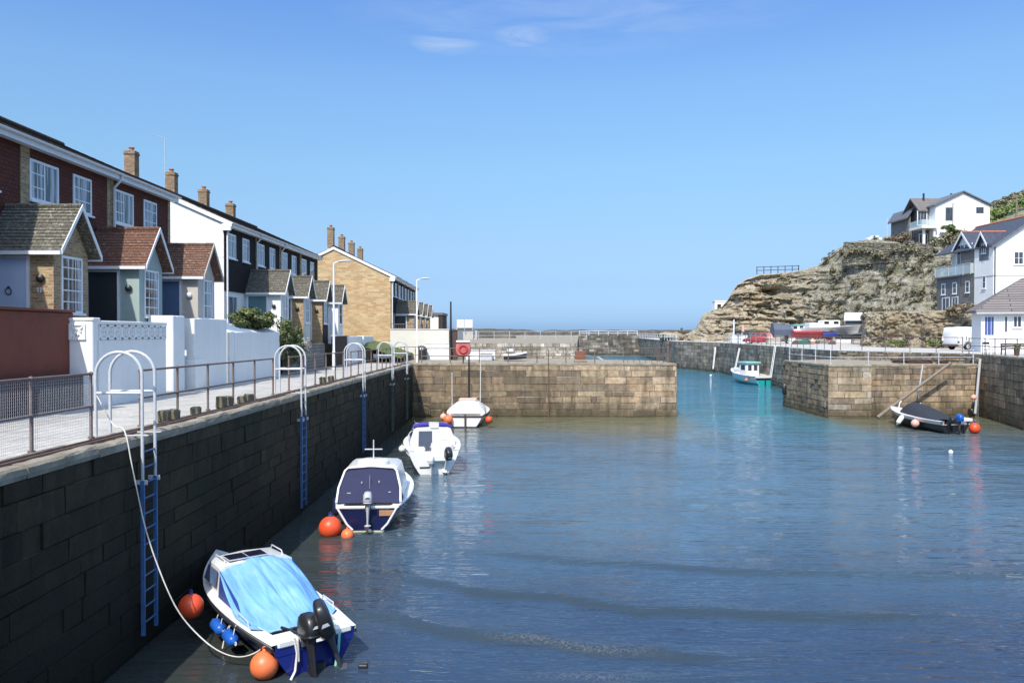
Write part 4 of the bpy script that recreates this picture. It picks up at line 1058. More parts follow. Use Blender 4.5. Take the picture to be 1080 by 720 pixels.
def dormer(ya,yb,xw,ze,za,xr_,glz):
    ym=(ya+yb)/2
    mb=MB(origin=og); gable_prism(mb,xw,xr_,ya,yb,ze-1.7,ze,za,'x'); d=mb.build('dormer',M('white_render' if glz else 'slate_hung'),t,fix=True)
    r=MB(origin=og); k=(za-ze)/(ym-ya)
    for sg in (-1,1):
        e=V((0,ym+sg*(ym-ya+.2),ze-.2*k)); q=V((0,ym,za)); r.prism([e+V((0,0,.02)),q+V((0,0,.02)),q+V((0,0,.13)),e+V((0,0,.13))],(xw-.35+(.002 if sg>0 else 0),0,0),(xr_,0,0))
    r.build('dormer_roof',M('roof_slate'),d,fix=True)
    r=MB(origin=og)
    for sg in (-1,1):
        e=V((xw-.37,ym+sg*(ym-ya+.24),ze-.24*k-.12)); q=V((xw-.37,ym,za-.12)); r.prism([e,q,q+V((0,0,.28)),e+V((0,0,.28))],(-.02 if sg<0 else -.022,0,0),(.03,0,0))
    r.build('bargeboard',M('white_paint'),d,fix=True)
    r=MB(origin=og); r.tube([(xw-.3,ym,za+.14),(xr_,ym,za+.14)],.11,8); r.build('ridge_tiles',M('red_ridge'),d,smooth=40)
    if glz:
        window(d,(xw-.002,ym,ze-.55),(0,-1,0),(-1,0,0),(yb-ya)*.82,2.3,4,2,fw=.09,bw=.08,glass='pane_dark',sill=False,origin=og,top_lights=True)
    else: window(d,(xw-.002,ym,ze-.5),(0,-1,0),(-1,0,0),.7,1.0,2,1,glass='pane_dark',origin=og)
dormer(81.9,85.3,X0+.35,14.7,16.45,X0+5.0,True)
dormer(78.75,80.35,X0-.02,14.9,15.95,X0+3.3,False)
mb=MB(origin=og); mb.box((X0-.35,83.7,11.9),(X0+1.55,YB2+.1,12.05)); mb.build('balcony_floor',M('slate_hung'),t)
bal=MB(origin=og); bal.quad((X0-.3,81.3,12.06),(X0-.3,YB2,12.06),(X0-.3,YB2,13.1),(X0-.3,81.3,13.1)); bal.quad((X0-.3,81.3,12.06),(X0+.0,81.3,12.06),(X0+.0,81.3,13.1),(X0-.3,81.3,13.1))
m_,nt,bs=_nt('balustrade_glass'); bs.inputs['Base Color'].default_value=(.55,.66,.68,1); bs.inputs['Roughness'].default_value=.08; bs.inputs['Alpha'].default_value=.62; MATS['balustrade_glass']=m_
b=bal.build('glass_balustrade',M('balustrade_glass'),t)
mb=MB(origin=og)
for k in range(6): mb.bar((X0-.31,81.35+1.36*k,11.95),(X0-.31,81.35+1.36*k,13.12),.05)
mb.bar((X0-.31,81.3,13.13),(X0-.31,YB2,13.13),.05); mb.build('balustrade_rail',M('galv'),b)
for (yc,zc,w,h) in ((84.7,10.7,.8,1.25),(86.9,10.7,.8,1.25),(82.4,10.7,.75,1.25)): window(t,(X0-.05 if yc>83.6 else X0,yc,zc),(0,-1,0),(-1,0,0),w,h,1,2,glass='pane_dark',fw=.1)
for (yc,w) in ((84.6,1.2),(86.4,1.5)): window(t,(X0-.05,yc,9.0),(0,-1,0),(-1,0,0),w,1.6,2,1,glass='pane_dark',fw=.1,sill=False)
window(t,(X0,79.5,11.0),(0,-1,0),(-1,0,0),.6,1.3,1,2,glass='pane_dark',fw=.1); window(t,(X0,79.4,8.9),(0,-1,0),(-1,0,0),.6,.7,1,1,glass='pane_dark',fw=.1)
window(t,(50.1,YA,13.3),(1,0,0),(0,-1,0),1.0,1.35,2,2,glass='pane_dark',fw=.1); window(t,(50.05,YA,10.35),(1,0,0),(0,-1,0),1.0,1.35,2,2,glass='pane_dark',fw=.1)
window(t,(53.9,YA,10.35),(1,0,0),(0,-1,0),1.0,1.35,2,2,glass='pane_dark',fw=.1)
mb=MB(origin=og); mb.tube([(X0+.12,YA-.08,14.4),(X0+.12,YA-.08,7.9)],.055,6); mb.build('downpipe',M('black_iron'),t)
mb=MB(origin=og); mb.box((X0-.03,YA-.03,11.55),(X1,YA-.004,11.62)); mb.box((X0-.03,YA-.004,11.55),(X0-.002,81.2,11.62)); mb.build('string_course',M('silver_grey'),t)
# white house on the cliff top
DX=.1504; x0=(986-540)*DX; x1=(1043-540)*DX; og=V((x0,125,20.3))
t=thing('white_house',og,'white gabled house standing alone on top of the cliff','house')
mb=MB(origin=og); gable_prism(mb,x0,x1,125,134,19.0,26.0,28.05); mb.build('white_wall',M('white_render'),t,fix=True)
pitched(t,og,x0,x1,125,134,26.05,28.1,'y','slate_hung',ov=.35,th=.22,ridge_mat=None)
xl=(970-540)*DX
mb=MB(origin=og); gable_prism(mb,xl+1.6,x0-.005,127,132,19,25.6,27.6,'x'); mb.build('wing_wall',M('timber_boards'),t,fix=True)
pitched(t,og,xl+.9,x0+4,127,132,25.6,27.7,'x','roof_pantile',ov=.3,th=.2,ridge_mat=None)
mb=MB(origin=og); mb.box((xl-.2,124.2,22.35),(x0-.01,128.2,22.7)); mb.build('balcony_floor',M('white_paint'),t)
mb=MB(origin=og); mb.box((xl+.4,124.9,19),(xl+.75,125.2,22.34)); mb.box((x0-.5,124.6,19),(x0-.2,124.9,22.34)); mb.build('balcony_post',M('white_paint'),t)
bal=MB(origin=og); bal.quad((xl-.2,124.25,22.72),(x0-.02,124.25,22.72),(x0-.02,124.25,23.7),(xl-.2,124.25,23.7)); bal.quad((xl-.15,124.25,22.72),(xl-.15,128,22.72),(xl-.15,128,23.7),(xl-.15,124.25,23.7)); bal.build('glass_balustrade',M('balustrade_glass'),t)
window(t,(x0-1.1,126.98,24.3),(1,0,0),(0,-1,0),1.6,2.4,3,1,glass='pane_dark',fw=.12,sill=False); 
window(t,(x0-.9,126.98,20.7),(1,0,0),(0,-1,0),1.4,2.2,2,1,glass='pane_dark',fw=.12,sill=False)
xs0=(956-540)*.157; 
mb=MB(origin=og); mb.prism([V((xs0,0,19)),V((xs0,0,24.6)),V((xl+1.0,0,26.0)),V((xl+1.0,0,19))],(0,130,0),(0,136,0)); mb.build('timber_wing',M('timber_boards'),t,fix=True)
mb=MB(origin=og); mb.prism([V((xs0-.5,0,24.55)),V((xl+1.2,0,26.15)),V((xl+1.2,0,26.4)),V((xs0-.5,0,24.8))],(0,129.5,0),(0,136.3,0)); mb.build('roof',M('slate_hung'),t,fix=True)
window(t,(xs0+.9,129.98,21.6),(1,0,0),(0,-1,0),1.1,3.6,1,1,frame='slate_hung',glass='pane_glass',fw=.12,sill=False)
for (px,py,w,h) in ((1000,226,2.0,2.1),(1032.5,222,1.2,1.0)):
    p=at(px,py,125); window(t,(p.x,125,p.z),(1,0,0),(0,-1,0),w*.55 if w==2.0 else w,h,1,1 if w!=2.0 else 2,frame='slate_hung',glass='pane_dark',fw=.08,sill=False)
p=at(1004.5,214,124.8); mb=MB(origin=og); mb.tube([(p.x,124.85,p.z),(p.x,124.85,19.5)],.09,6); mb.build('flue',M('silver_grey'),t)
for px in (1009.5,980): 
    p=at(px,206,127); mb=MB(origin=og); mb.tube([(p.x,129,26.2),(p.x,129,p.z+.6)],.16,8); mb.build('flue_cap',M('black_iron'),t)
# low white cottage in front, turned a little towards the dock
og=V((36.9,62,4.42)); t=thing('white_cottage',og,'low white block cottage with grey ribbed roof beside the white van','house',rz=R(-20))
new=lambda: MB()
mb=new(); mb.box((0,0,-.1),(13,3.6,3.13)); mb.build('white_wall',M('white_block'),t)
mb=new(); A=V((-.45,-.4,3.13)); B=V((13.5,-.4,3.13)); Cc=V((13.5,1.9,5.75)); Dd=V((3.2,1.9,5.75)); E=V((-.45,4.0,3.13)); Fp=V((13.5,4.0,3.13))
up=V((0,0,.13))
mb.add([A,B,Cc,Dd,E,Fp]+[q+up for q in (A,B,Cc,Dd,E,Fp)],[(6,7,8,9),(6,9,10),(10,9,8,11),(0,1,7,6),(0,6,10,4),(4,10,11,5),(1,5,11,8,7),(0,4,5,1)])
mb.build('roof',M('roof_pantile'),t,fix=True)
mb=new(); mb.box((-.40,-.5,2.98),(13.4,-.38,3.14)); mb.build('gutter',M('silver_grey'),t)
for (s0,s1,z0,z1,gl,cc) in ((.18,.95,1.25,2.85,'pane_blue',3),(1.55,1.85,1.5,2.85,'pane_dark',1),(2.15,2.78,1.9,2.85,'pane_dark',2),(4.0,4.7,1.9,2.85,'pane_dark',2)):
    window(t,((s0+s1)/2,0,(z0+z1)/2),(1,0,0),(0,-1,0),s1-s0,z1-z0,cc,1,glass=gl,fw=.08,sill=s0>2,origin=V((0,0,0)))
# white shed on the road below the cliff
p0=at(890,336,112); og=V((p0.x,112,ZD)); t=thing('boat_shed',og,'low grey shed with bright white roof at the foot of the cliff','shed',rz=R(-24))
mb=MB(); mb.box((.2,0,0),(4.0,5,3.2)); mb.build('wall',M('slate_hung'),t)
mb=MB(); mb.prism([V((0,-.4,3.18)),V((0,5.4,4.32)),V((0,5.4,4.44)),V((0,-.4,3.30))],(0,0,0),(4.3,0,0)); mb.build('roof',M('white_paint'),t,fix=True)
mb=MB(); mb.box((.9,-.03,0),(2.9,-.002,2.5)); mb.build('door',M('dark_grey_plastic'),t)
# small white hut on the headland
p0=at(752.5,329.5,150.5); og=V((p0.x,149.5,p0.z-.4)); t=thing('lookout_hut',og,'tiny white lookout hut with dark doorway on the headland','hut')
mb=MB(origin=og); mb.box((p0.x,149.5,p0.z-1.2),(p0.x+2.3,151.5,p0.z+2.1)); mb.box((p0.x-.1,149.4,p0.z+2.1),(p0.x+2.4,151.6,p0.z+2.25)); mb.build('wall',M('white_render'),t)
mb=MB(origin=og); mb.box((p0.x+.45,149.46,p0.z-.2),(p0.x+1.15,149.502,p0.z+1.55)); mb.build('doorway',M('black_iron'),t)
# white flat building, sign frame beyond the far block
p0=at(451,345,86); p1=at(462.5,345,86); og=V((p0.x,86,5.05)); t=thing('flat_roofed_building',og,'small white flat-roofed building past the last brick house','building')
mb=MB(origin=og); mb.box((p0.x-3,86,5),(p1.x,92,7.85)); mb.build('wall',M('white_render'),t)
mb=MB(origin=og); mb.box((p0.x-3.2,85.8,7.85),(p1.x+.5,92.2,8.1)); mb.build('roof',M('slate_hung'),t)
mb=MB(origin=og); mb.box((p1.x+.002,85.9,5),(p1.x+.45,91.5,7.84)); mb.build('side_wall',M('dark_brick'),t)
p0=at(482,345,100); p1=at(499,345,100); og=V((p0.x,100,5.05)); t=thing('kiosk',og,'pale kiosk carrying a tall white panelled sign frame','kiosk')
mb=MB(origin=og); mb.box((p0.x,100,5),(p1.x,103,EYE-3.3*100/831+.9)); mb.box((p1.x+.01,100.3,5),(p1.x+.5,103,6.2)); mb.build('wall',M('concrete_pale'),t)
pa=at(481.5,337,99.6); pb=at(498.5,345.5,99.6)
mb=MB(origin=og); mb.box((pa.x,99.6,pb.z),(pb.x,99.7,pa.z)); mb.build('sign_panel',M('white_paint'),t)
mb=MB(origin=og)
for k in range(3): x=pa.x+(pb.x-pa.x)*k/2; mb.bar((x,99.56,6.2),(x,99.56,pa.z+.05),.08)
mb.build('sign_frame',M('silver_grey'),t)
# ---------------------------------------------------------------- garden walls along the left road
WX=-10.8
def boxwall(name,label,parts,mat='white_render',cat='garden wall',group=None,origin=None):
    og=V(origin or ((parts[0][1][0]+parts[0][1][3])/2,parts[0][1][1],4.1)); t=thing(name,og,label,cat,group)
    for (nm,b,m_) in parts:
        mb=MB(origin=og); mb.bbox(((b[0]+b[3])/2,(b[1]+b[4])/2,(b[2]+b[5])/2),(abs(b[3]-b[0]),abs(b[4]-b[1]),abs(b[5]-b[2])),.025); mb.build(nm,M(m_ or mat),t)
    return t
boxwall('garden_wall','tall oxblood red rendered garden wall with dark plinth',[('wall_face',(-11.75,6,3.9,-11.4,20.5,6.50),'red_render'),('coping',(-11.78,6,6.502,-11.34,20.5,6.57),'red_render'),('plinth',(-11.39,6,3.9,-11.05,20.75,4.92),'red_plinth')])
# white wall with pierced block band
og=V((WX,20.5,4.05)); t=thing('garden_wall',og,'white garden wall with a band of pierced screen blocks','garden wall')
mb=MB(origin=og); mb.bbox((WX-.14,22.55,4.85),(.28,4.1,1.9),.02); mb.bbox((WX-.14,22.55,6.25),(.34,4.14,.10),.02); mb.build('wall_face',M('white_render'),t)
mb=MB(origin=og); mb.bbox((WX-.40,20.45,5.1),(.80,.30,2.45),.02); mb.bbox((WX-.40,20.45,6.33),(.86,.36,.08),.02); mb.build('end_pier',M('white_render'),t)
pb=MB(origin=og)
def screen(pb,o,u,n,s):
    """one pierced screen block: square rim, diamond and four petals"""
    o=V(o); u=V(u); n=V(n); z=V((0,0,1)); P=lambda a,b,d=0: o+u*a*s+z*b*s+n*d
    for (a0,b0,a1,b1) in ((.06,0,.06,1),(.94,0,.94,1),(0,.06,1,.06),(0,.94,1,.94)): pb.bar(P(a0,b0,.02),P(a1,b1,.02),.045*s/.4,.05)
    for (a0,b0,a1,b1) in ((.5,.28,.72,.5),(.72,.5,.5,.72),(.5,.72,.28,.5),(.28,.5,.5,.28),(.08,.08,.36,.36),(.92,.08,.64,.36),(.08,.92,.36,.64),(.92,.92,.64,.64)): pb.bar(P(a0,b0,.015),P(a1,b1,.015),.04*s/.4,.04)
for k in range(10): screen(pb,(WX-.02,20.62+.395*k,5.80),(0,1,0),(1,0,0),.39)
pb.build('screen_blocks',M('white_render'),t)
pb=MB(origin=og); screen(pb,(WX-.60,20.30,5.80),(1,0,0),(0,-1,0),.42); screen(pb,(WX-1.0,20.30,5.80),(1,0,0),(0,-1,0),.38); pb.build('screen_blocks',M('white_render'),t)
mb=MB(origin=og); mb.quad((WX-.012,20.62,5.8),(WX-.012,24.57,5.8),(WX-.012,24.57,6.19),(WX-.012,20.62,6.19)); mb.box((WX-.9,20.301,5.82),(WX-.18,20.306,6.2)); mb.build('screen_backing',M('white_render'),t)
boxwall('garden_wall','tall white rendered wall end standing between two white walls',[('wall_face',(-11.75,25.4,3.9,WX-.12,25.7,6.53),None),('return_wall',(WX-.4,25.702,3.9,WX-.12,26.3,6.53),None)])
boxwall('garden_wall','white wall panel with stepped pillar at its near end',[('wall_face',(WX-.25,27.2,3.9,WX,29.85,6.48),None),('pillar',(WX-.42,26.75,3.9,WX+.02,27.195,6.46),None),('pillar_foot',(WX-.55,26.6,3.9,WX+.14,27.3,5.05),None)])
og=V((WX,30.7,4)); t=thing('garden_wall',og,'low white wall with sloping top in front of the green hedge','garden wall')
mb=MB(origin=og); prof=[(WX-1.1,3.9),(WX,3.9),(WX,5.98),(WX-.35,6.10),(WX-1.1,6.36)]; mb.prism([V((x,0,z)) for x,z in prof],(0,30.7,0),(0,36.6,0)); mb.build('wall_face',M('white_render'),t,fix=True)
mb=MB(origin=og); mb.bbox((WX-.5,30.45,4.95),(1.0,.45,2.15),.02); mb.build('end_pier',M('white_render'),t)
boxwall('garden_wall','rubble garden wall behind the silvery bush',[('wall_face',(WX-.35,38.2,3.8,WX-.02,45.5,5.35),'stone_cottage')])
boxwall('garden_wall','dark brown garden wall panel beside the first lamp post',[('wall_face',(WX-.28,48.3,3.8,WX,51.6,5.72),'dark_brick'),('coping',(WX-.33,48.25,5.722,WX+.05,51.6,5.80),'concrete_pale')])
boxwall('garden_wall','grey rendered wall between slim white gate posts',[('wall_face',(WX-.25,52.3,3.7,WX-.02,57.0,5.70),'white_render'),('gate_post',(WX-.42,51.85,3.7,WX+.05,52.25,5.75),None)])
boxwall('garden_wall','last grey wall panel before the lawn bank, with white post',[('wall_face',(WX-.25,57.7,3.7,WX-.02,61.5,5.68),'white_render'),('gate_post',(WX-.42,57.2,3.7,WX+.05,57.65,5.72),None)])
# white wall in front of the brick gable block
og=V((-9.9,64.0,3.8)); t=thing('garden_wall',og,'long cream white wall with dark rail in front of the far brick block','garden wall')
mb=MB(origin=og); mb.box((-9.85,63.7,3.79),(-5.1,64.0,6.18)); mb.box((-9.9,63.66,6.182),(-5.05,64.04,6.25)); mb.box((-5.35,64.0,3.79),(-5.1,82,6.1)); mb.build('wall_face',M('cream_wall'),t)
mb=MB(origin=og)
for k in range(16): mb.bar((-9.8+.2*k,63.85,6.25),(-9.8+.2*k,63.85,6.62),.025)
mb.bar((-9.85,63.85,6.64),(-6.7,63.85,6.64),.05); mb.bar((-9.85,63.85,6.30),(-6.7,63.85,6.30),.03); mb.build('top_rail',M('rail_paint'),t)
mb=MB(origin=og); mb.box((-7.0,62.9,3.79),(-5.0,63.2,5.05)); mb.box((-7.05,62.87,5.052),(-4.95,63.23,5.12)); mb.build('front_panel',M('white_render'),t)
for px,w,y0,y1,D,lab in ((475.5,.10,318,377,62.5,'thin dark pole rising beside the white wall end'),):
    p=at(px,y0,D); mb=MB(origin=(p.x,D,3.8)); mb.tube([(p.x,D,3.79),(p.x,D,p.z)],[.10,.06],8); mb.tube([(p.x,D,3.79),(p.x,D,6.1)],.14,8); o=mb.build('flag_pole',M('black_iron'),smooth=40); o.location=(p.x,D,3.8); tag(o,lab,'pole')
p=at(480,348,62.2); mb=MB(origin=(p.x,62.2,3.8)); mb.bbox((p.x,62.2,4.95),(.36,.3,2.3),.03); mb.bbox((p.x,62.2,6.13),(.44,.38,.08),.02); o=mb.build('gate_pillar',M('oak_dark')); o.location=(p.x,62.2,3.8); tag(o,'dark square gate pillar at the end of the cream wall','pillar')

# ---------------------------------------------------------------- lamp posts
def lamp_post(x,y,zb,zt,label):
    t=thing('street_lamp',(x,y,zb),label,'street lamp','lamp posts along the quay road'); og=V((x,y,zb))
    mb=MB(origin=og); mb.lathe([(.09,0),(.09,1.0),(.065,1.05),(.045,zt-zb)],(x,y,zb),12); mb.build('post',M('white_paint'),t,smooth=40)
    mb=MB(origin=og); mb.tube([(x,y,zt-.02),(x+.25,y,zt+.06),(x+.5,y,zt+.10)],.03,8); mb.build('arm',M('white_paint'),t,smooth=40)
    mb=MB(origin=og); rings=[]
    for (dx,w,h) in ((0,.05,.05),(.12,.11,.09),(.35,.14,.11),(.6,.11,.08),(.72,.03,.03)):
        rings.append([V((x+.25+dx,y+w*math.cos(a),zt+.09+.035*dx+h*.6*math.sin(a))) for a in [2*math.pi*i/10 for i in range(10)]])
    mb.loft(rings); mb.build('lantern',M('lens_clear'),t,smooth=60,fix=True)
lamp_post(-9.95,44,quay_z(44)+.02,9.85,'white lamp post in front of the buff brick gable')
lamp_post(-6.95,57.6,ZP,9.8,'slimmer lamp post beyond the gable near the white wall')

# ---------------------------------------------------------------- quay railings on the left
RX=-7.65
def railing(name,label,pts,posts,zf,h=1.15,mid=.58,r=.024,mat='rail_paint',group='quayside railings',mesh=False,pr=.03,square=False,low=None):
    """pts: polyline in plan, posts: distances along it"""
    P=[V((*p,0)) for p in pts]; segs=[(P[i+1]-P[i]).length for i in range(len(P)-1)]; tot=sum(segs)
    def pos(s):
        for i,l in enumerate(segs):
            if s<=l+1e-6 or i==len(segs)-1:
                q=P[i]+(P[i+1]-P[i])*(s/l); return V((q.x,q.y,zf(q.y) if callable(zf) else zf))
            s-=l
    og=pos(0); t=thing(name,og,label,'railing',group)
    knots=[0]; 
    for l in segs: knots.append(knots[-1]+l)
    for k,s in enumerate(posts):
        q=pos(min(s,tot)); mb=MB(origin=og); mb.tube([q-V((0,0,.03)),q+V((0,0,h+.02))],pr,8); mb.sphere(q+V((0,0,h)),pr*1.5,8); mb.sphere(q+V((0,0,mid)),pr*1.5,8); mb.tube([q,q+V((0,0,.03))],pr*2.0,8); mb.build('post',M(mat),t,smooth=50)
    for z in ([h,mid] if low is None else [h,mid,low]):
        mb=MB(origin=og); mb.tube([pos(k)+V((0,0,z)) for k in knots],r,8); mb.build('rail',M(mat),t,smooth=50)
    if mesh:
        mb=MB(origin=og); s=.0; w=.0022
        while s<tot:
            q=pos(s); mb.bar(q+V((.02,0,.04)),q+V((.02,0,h-.03)),w*1.4); s+=.05
        z=.06
        while z<h-.03:
            mb.bar(pos(0)+V((.02,0,z)),pos(tot)+V((.02,0,z)),w*1.4); z+=.05
        mb.build('wire_mesh',M('galv'),t)
    return t
def rng(a,b,st):
    n=max(1,round((b-a)/st)); return [a+(b-a)*i/n for i in range(n+1)]
zq=lambda y: quay_z(y)
Y=lambda px: 7.65*831/(540-px)
railing('quay_railing','near quay railing with wire mesh infill before the first ladder',[(RX,8.9),(RX,14.3)],[0,1.8,3.62,5.40],zq,mesh=True,h=1.17)
railing('quay_railing','plain rusty quay railing between the first and second ladders',[(RX,16.2),(RX,25.2)],[0,1.8,3.6,5.4,7.2,9.0],zq)
railing('quay_railing','quay railing between the second and third ladders',[(RX,27.0),(RX,35.7)],[0,1.8,3.6,5.4,7.1,8.7],zq)
railing('quay_railing','quay railing between the third and fourth ladders',[(RX,37.4),(RX,44.6)],[0,1.8,3.6,5.4,7.2],zq)
railing('quay_railing','short quay railing between the fourth and fifth ladders',[(RX,46.4),(RX,50.9)],[0,1.5,3.0,4.5],zq)
railing('quay_railing','last stretch of quay railing turning onto the pier',[(RX,52.6),(RX,56.0),(-6.6,56.1)],[0,1.7,3.4,4.4],zq)
# narrow hinged gates beside the ladders
def gate(y0,y1,label):
    og=V((RX,y0,quay_z(y0))); t=thing('ladder_gate',og,label,'gate','small gates at the ladder heads'); z=quay_z((y0+y1)/2)
    mb=MB(origin=og); 
    for yy in (y0+.05,y1-.05): mb.tube([(RX,yy,z+.08),(RX,yy,z+1.15)],.022,8)
    for zz in (.08,.62,1.15): mb.tube([(RX,y0+.05,z+zz),(RX,y1-.05,z+zz)],.02,8)
    mb.build('gate_frame',M('rail_paint'),t,smooth=50)
    mb=MB(origin=og)
    for k in range(1,6): mb.tube([(RX,y0+.05+(y1-y0-.1)*k/6,z+.08),(RX,y0+.05+(y1-y0-.1)*k/6,z+1.15)],.008,6)
    mb.build('gate_bars',M('rail_silver'),t)
gate(13.42,14.22,'small barred gate before the head of the first ladder') if False else None
# ---------------------------------------------------------------- ladders
LX=-6.86
def ladder(y, zb, label, blue_to=None, col='blue_rail_paint'):
    zq_=quay_z(y); t=thing('harbour_ladder',(XW,y,zq_),label,'ladder','harbour ladders on the left quay'); og=V((XW,y,zq_)); ytw=.52
    for k,yy in enumerate((y-ytw/2,y+ytw/2)):
        ix=LX-.86; cx=(LX+ix)/2; r=.43; zt=zq_+1.56-r
        path=[(ix,yy,zq_),(ix,yy,zt)]+[(cx-r*math.cos(a),yy,zt+r*math.sin(a)) for a in [math.pi*i/14 for i in range(1,14)]]+[(LX,yy,zt),(LX,yy,zq_+.05),(LX,yy,3.25)]
        mb=MB(origin=og); mb.tube(path,.030,10); mb.build('hoop',M('galv'),t,smooth=60)
        mb=MB(origin=og); mb.bbox((LX,yy,(3.24+1.5)/2),(.075,.045,1.74),.006); s=mb.build('stringer',M(col),t)
        mb=MB(origin=og); mb.bbox((LX,yy,(1.5+zb)/2),(.075,.045,1.5-zb),.006); mb.build('lower_stringer',M('galv_weedy' if col!='blue_rail_paint' else col),t)
        mb=MB(origin=og); mb.bbox((LX-.07,yy,zq_-.86),(.32,.03,.09),.006); mb.build('bracket',M('galv'),t); mb=MB(origin=og); mb.bbox((LX-.13,yy,zq_+.015),(.5,.05,.02),.004); mb.build('foot_plate',M('galv'),t)
    mb=MB(origin=og); mb.tube([(LX-.86,y-ytw/2,zq_+.80),(LX+.02,y-ytw/2,zq_+.80)],.028,8); mb.build('cross_bar',M('galv'),t,smooth=50)
    mb=MB(origin=og); mb.tube([(LX-.86,y+ytw/2,zq_+.80),(LX+.02,y+ytw/2,zq_+.80)],.028,8); mb.build('cross_bar',M('galv'),t,smooth=50)
    z=zq_-.3; first=None
    while z>zb+.1:
        if first is None:
            mb=MB(origin=og); mb.tube([(LX,y-ytw/2,z),(LX,y+ytw/2,z)],.016,8); first=mb.build('rung',M('blue_rail_paint' if col=='blue_rail_paint' else 'galv_weedy'),t,smooth=50); z00=z
        else:
            c=first.copy(); COL.objects.link(c); c.parent=t; c.location=(0,0,z-z00)
        z-=.29
ladder(14.86,.35,'nearest hooped steel ladder, white above and blue below')
ladder(25.9,.25,'second hooped ladder down the quay wall, blue below its white top')
ladder(36.5,.45,'third hooped ladder, its blue paint fading to grey')
ladder(45.3,.3,'fourth hooped ladder, with bare weedy lower stringers',col='galv_weedy')
ladder(51.5,.3,'fifth and farthest hooped ladder close to the pier corner',col='galv_weedy')
# crane rails along the quay edge, timber sleepers
mb=MB(origin=(-7.3,10,4.1))
for xx in (-7.38,-7.22): mb.prism([V((xx-.025,0,-.01)),V((xx+.025,0,-.01)),V((xx+.02,0,.04)),V((xx-.02,0,.04))],(0,6,quay_z(6)),(0,54.5,quay_z(54.5)))
o=mb.build('steel_strip',M('rust_steel'),fix=True); o.location=(-7.3,10,4.1); tag(o,'pair of rusty steel strips along the quay edge','rail')
rr=random.Random(12)
for k,(px,s,lab) in enumerate(((173,.34,'weathered sleeper stub nearest to the first ladder, greenest of the row'),(182,.30,'square mossy sleeper stub beside the greenest one'),(206,.24,'small low sleeper stub alone between two railing posts'),(233,.40,'larger upright sleeper stub leaning to its neighbour'),(240,.36,'sleeper stub next to the larger upright one'),(255,.26,'sleeper stub farther along, half hidden by the railing'),(262,.28,'last sleeper stub before the second ladder'),(340,.34,'sleeper stub past the second ladder'),(349,.3,'smaller sleeper stub past the second ladder'))):
    y=7.5*831/(540-px); mb=MB(); s*=.78; mb.bbox((0,0,s/2),(.22,.26,s),.03,M=Matrix.Rotation(rr.uniform(-.12,.12),3,'Z')@Matrix.Rotation(rr.uniform(-.08,.08),3,'X'))
    for v in mb.v: v += V((rr.uniform(-.015,.015),rr.uniform(-.015,.015),rr.uniform(-.01,.01)))
    o=mb.build('sleeper_stub',M('sleeper_wood')); o.location=(-7.5,y,quay_z(y)); tag(o,lab,'sleeper','timber stubs on the quay edge')

# ---------------------------------------------------------------- pier furniture
railing('pier_railing','thin brownish railing along the front edge of the middle pier',[(-6.4,55.75),(7.9,55.75)],rng(0,14.3,2.05),ZP,h=1.05,mid=.5,r=.03,pr=.036,mat='rail_paint',group='pier railings')
railing('pier_railing','rusty close-barred railing at the end of the middle pier',[(8.2,55.75),(11.0,55.75),(11.0,60)],[0,.42,.84,1.26,1.68,2.1,2.5,2.8,4.3,5.8,7.05],ZP,h=1.05,mid=.5,r=.025,pr=.02,mat='rust_steel',group='pier railings')
mb=MB(origin=(11.05,55.8,ZP)); mb.tube([(11.05,55.8,ZP),(11.05,55.8,ZP+1.35)],.09,10); mb.sphere((11.05,55.8,ZP+1.38),.13,10); o=mb.build('gate_post',M('rust_steel'),smooth=50); o.location=(11.05,55.8,ZP); tag(o,'thick rusty post with round head at the pier end','post')
pm('cabinet_red',(.52,.085,.075),.5,.12,5,dirt=(.62,.30,.26),dirt_amt=.5)
# lifebuoy cabinet
p=at(488.5,367,55.2); og=V((p.x,55.6,ZP)); t=thing('lifebuoy_cabinet',og,'red lifebuoy cabinet with pale hood on the pier railing','cabinet')
mb=MB(origin=og); rings=[]
for (yy,k) in ((55.22,.93),(55.26,1.0),(55.55,1.0)):
    rings.append([V((p.x+.52*k*math.copysign(abs(math.cos(a))**.5,math.cos(a)),yy,p.z-.05+.50*k*math.copysign(abs(math.sin(a))**.6,math.sin(a)))) for a in [2*math.pi*i/20 for i in range(20)]])
mb.loft(rings); mb.build('shell',M('cabinet_red'),t,smooth=45,fix=True)
mb=MB(origin=og); mb.tube([(p.x+.27*math.cos(a),55.19,p.z-.08+.27*math.sin(a)) for a in [2*math.pi*i/20 for i in range(20)]],.06,8,closed=True); mb.build('moulded_ring',M('hull_red'),t,smooth=60)
mb=MB(origin=og); mb.bbox((p.x,55.36,p.z+.46),(1.0,.45,.16),.05); mb.build('hood',M('white_pvc'),t)
mb=MB(origin=og); mb.bar((p.x-.02,55.6,ZP-.02),(p.x-.02,55.6,p.z+.4),.08); mb.build('post',M('black_iron'),t)
# rusty box bollard
p=at(612,376,57.5); og=V((p.x,57.5,ZP)); t=thing('capstan_box',og,'rust brown square box on a pale stone foot on the pier','box')
mb=MB(origin=og); mb.bbox((p.x,57.5,ZP+.52),(.72,.6,.62),.03); mb.build('box',M('rust_box'),t); mb=MB(origin=og); mb.bbox((p.x,57.5,ZP+.1),(.86,.74,.22),.04); mb.build('foot',M('coping_stone'),t)
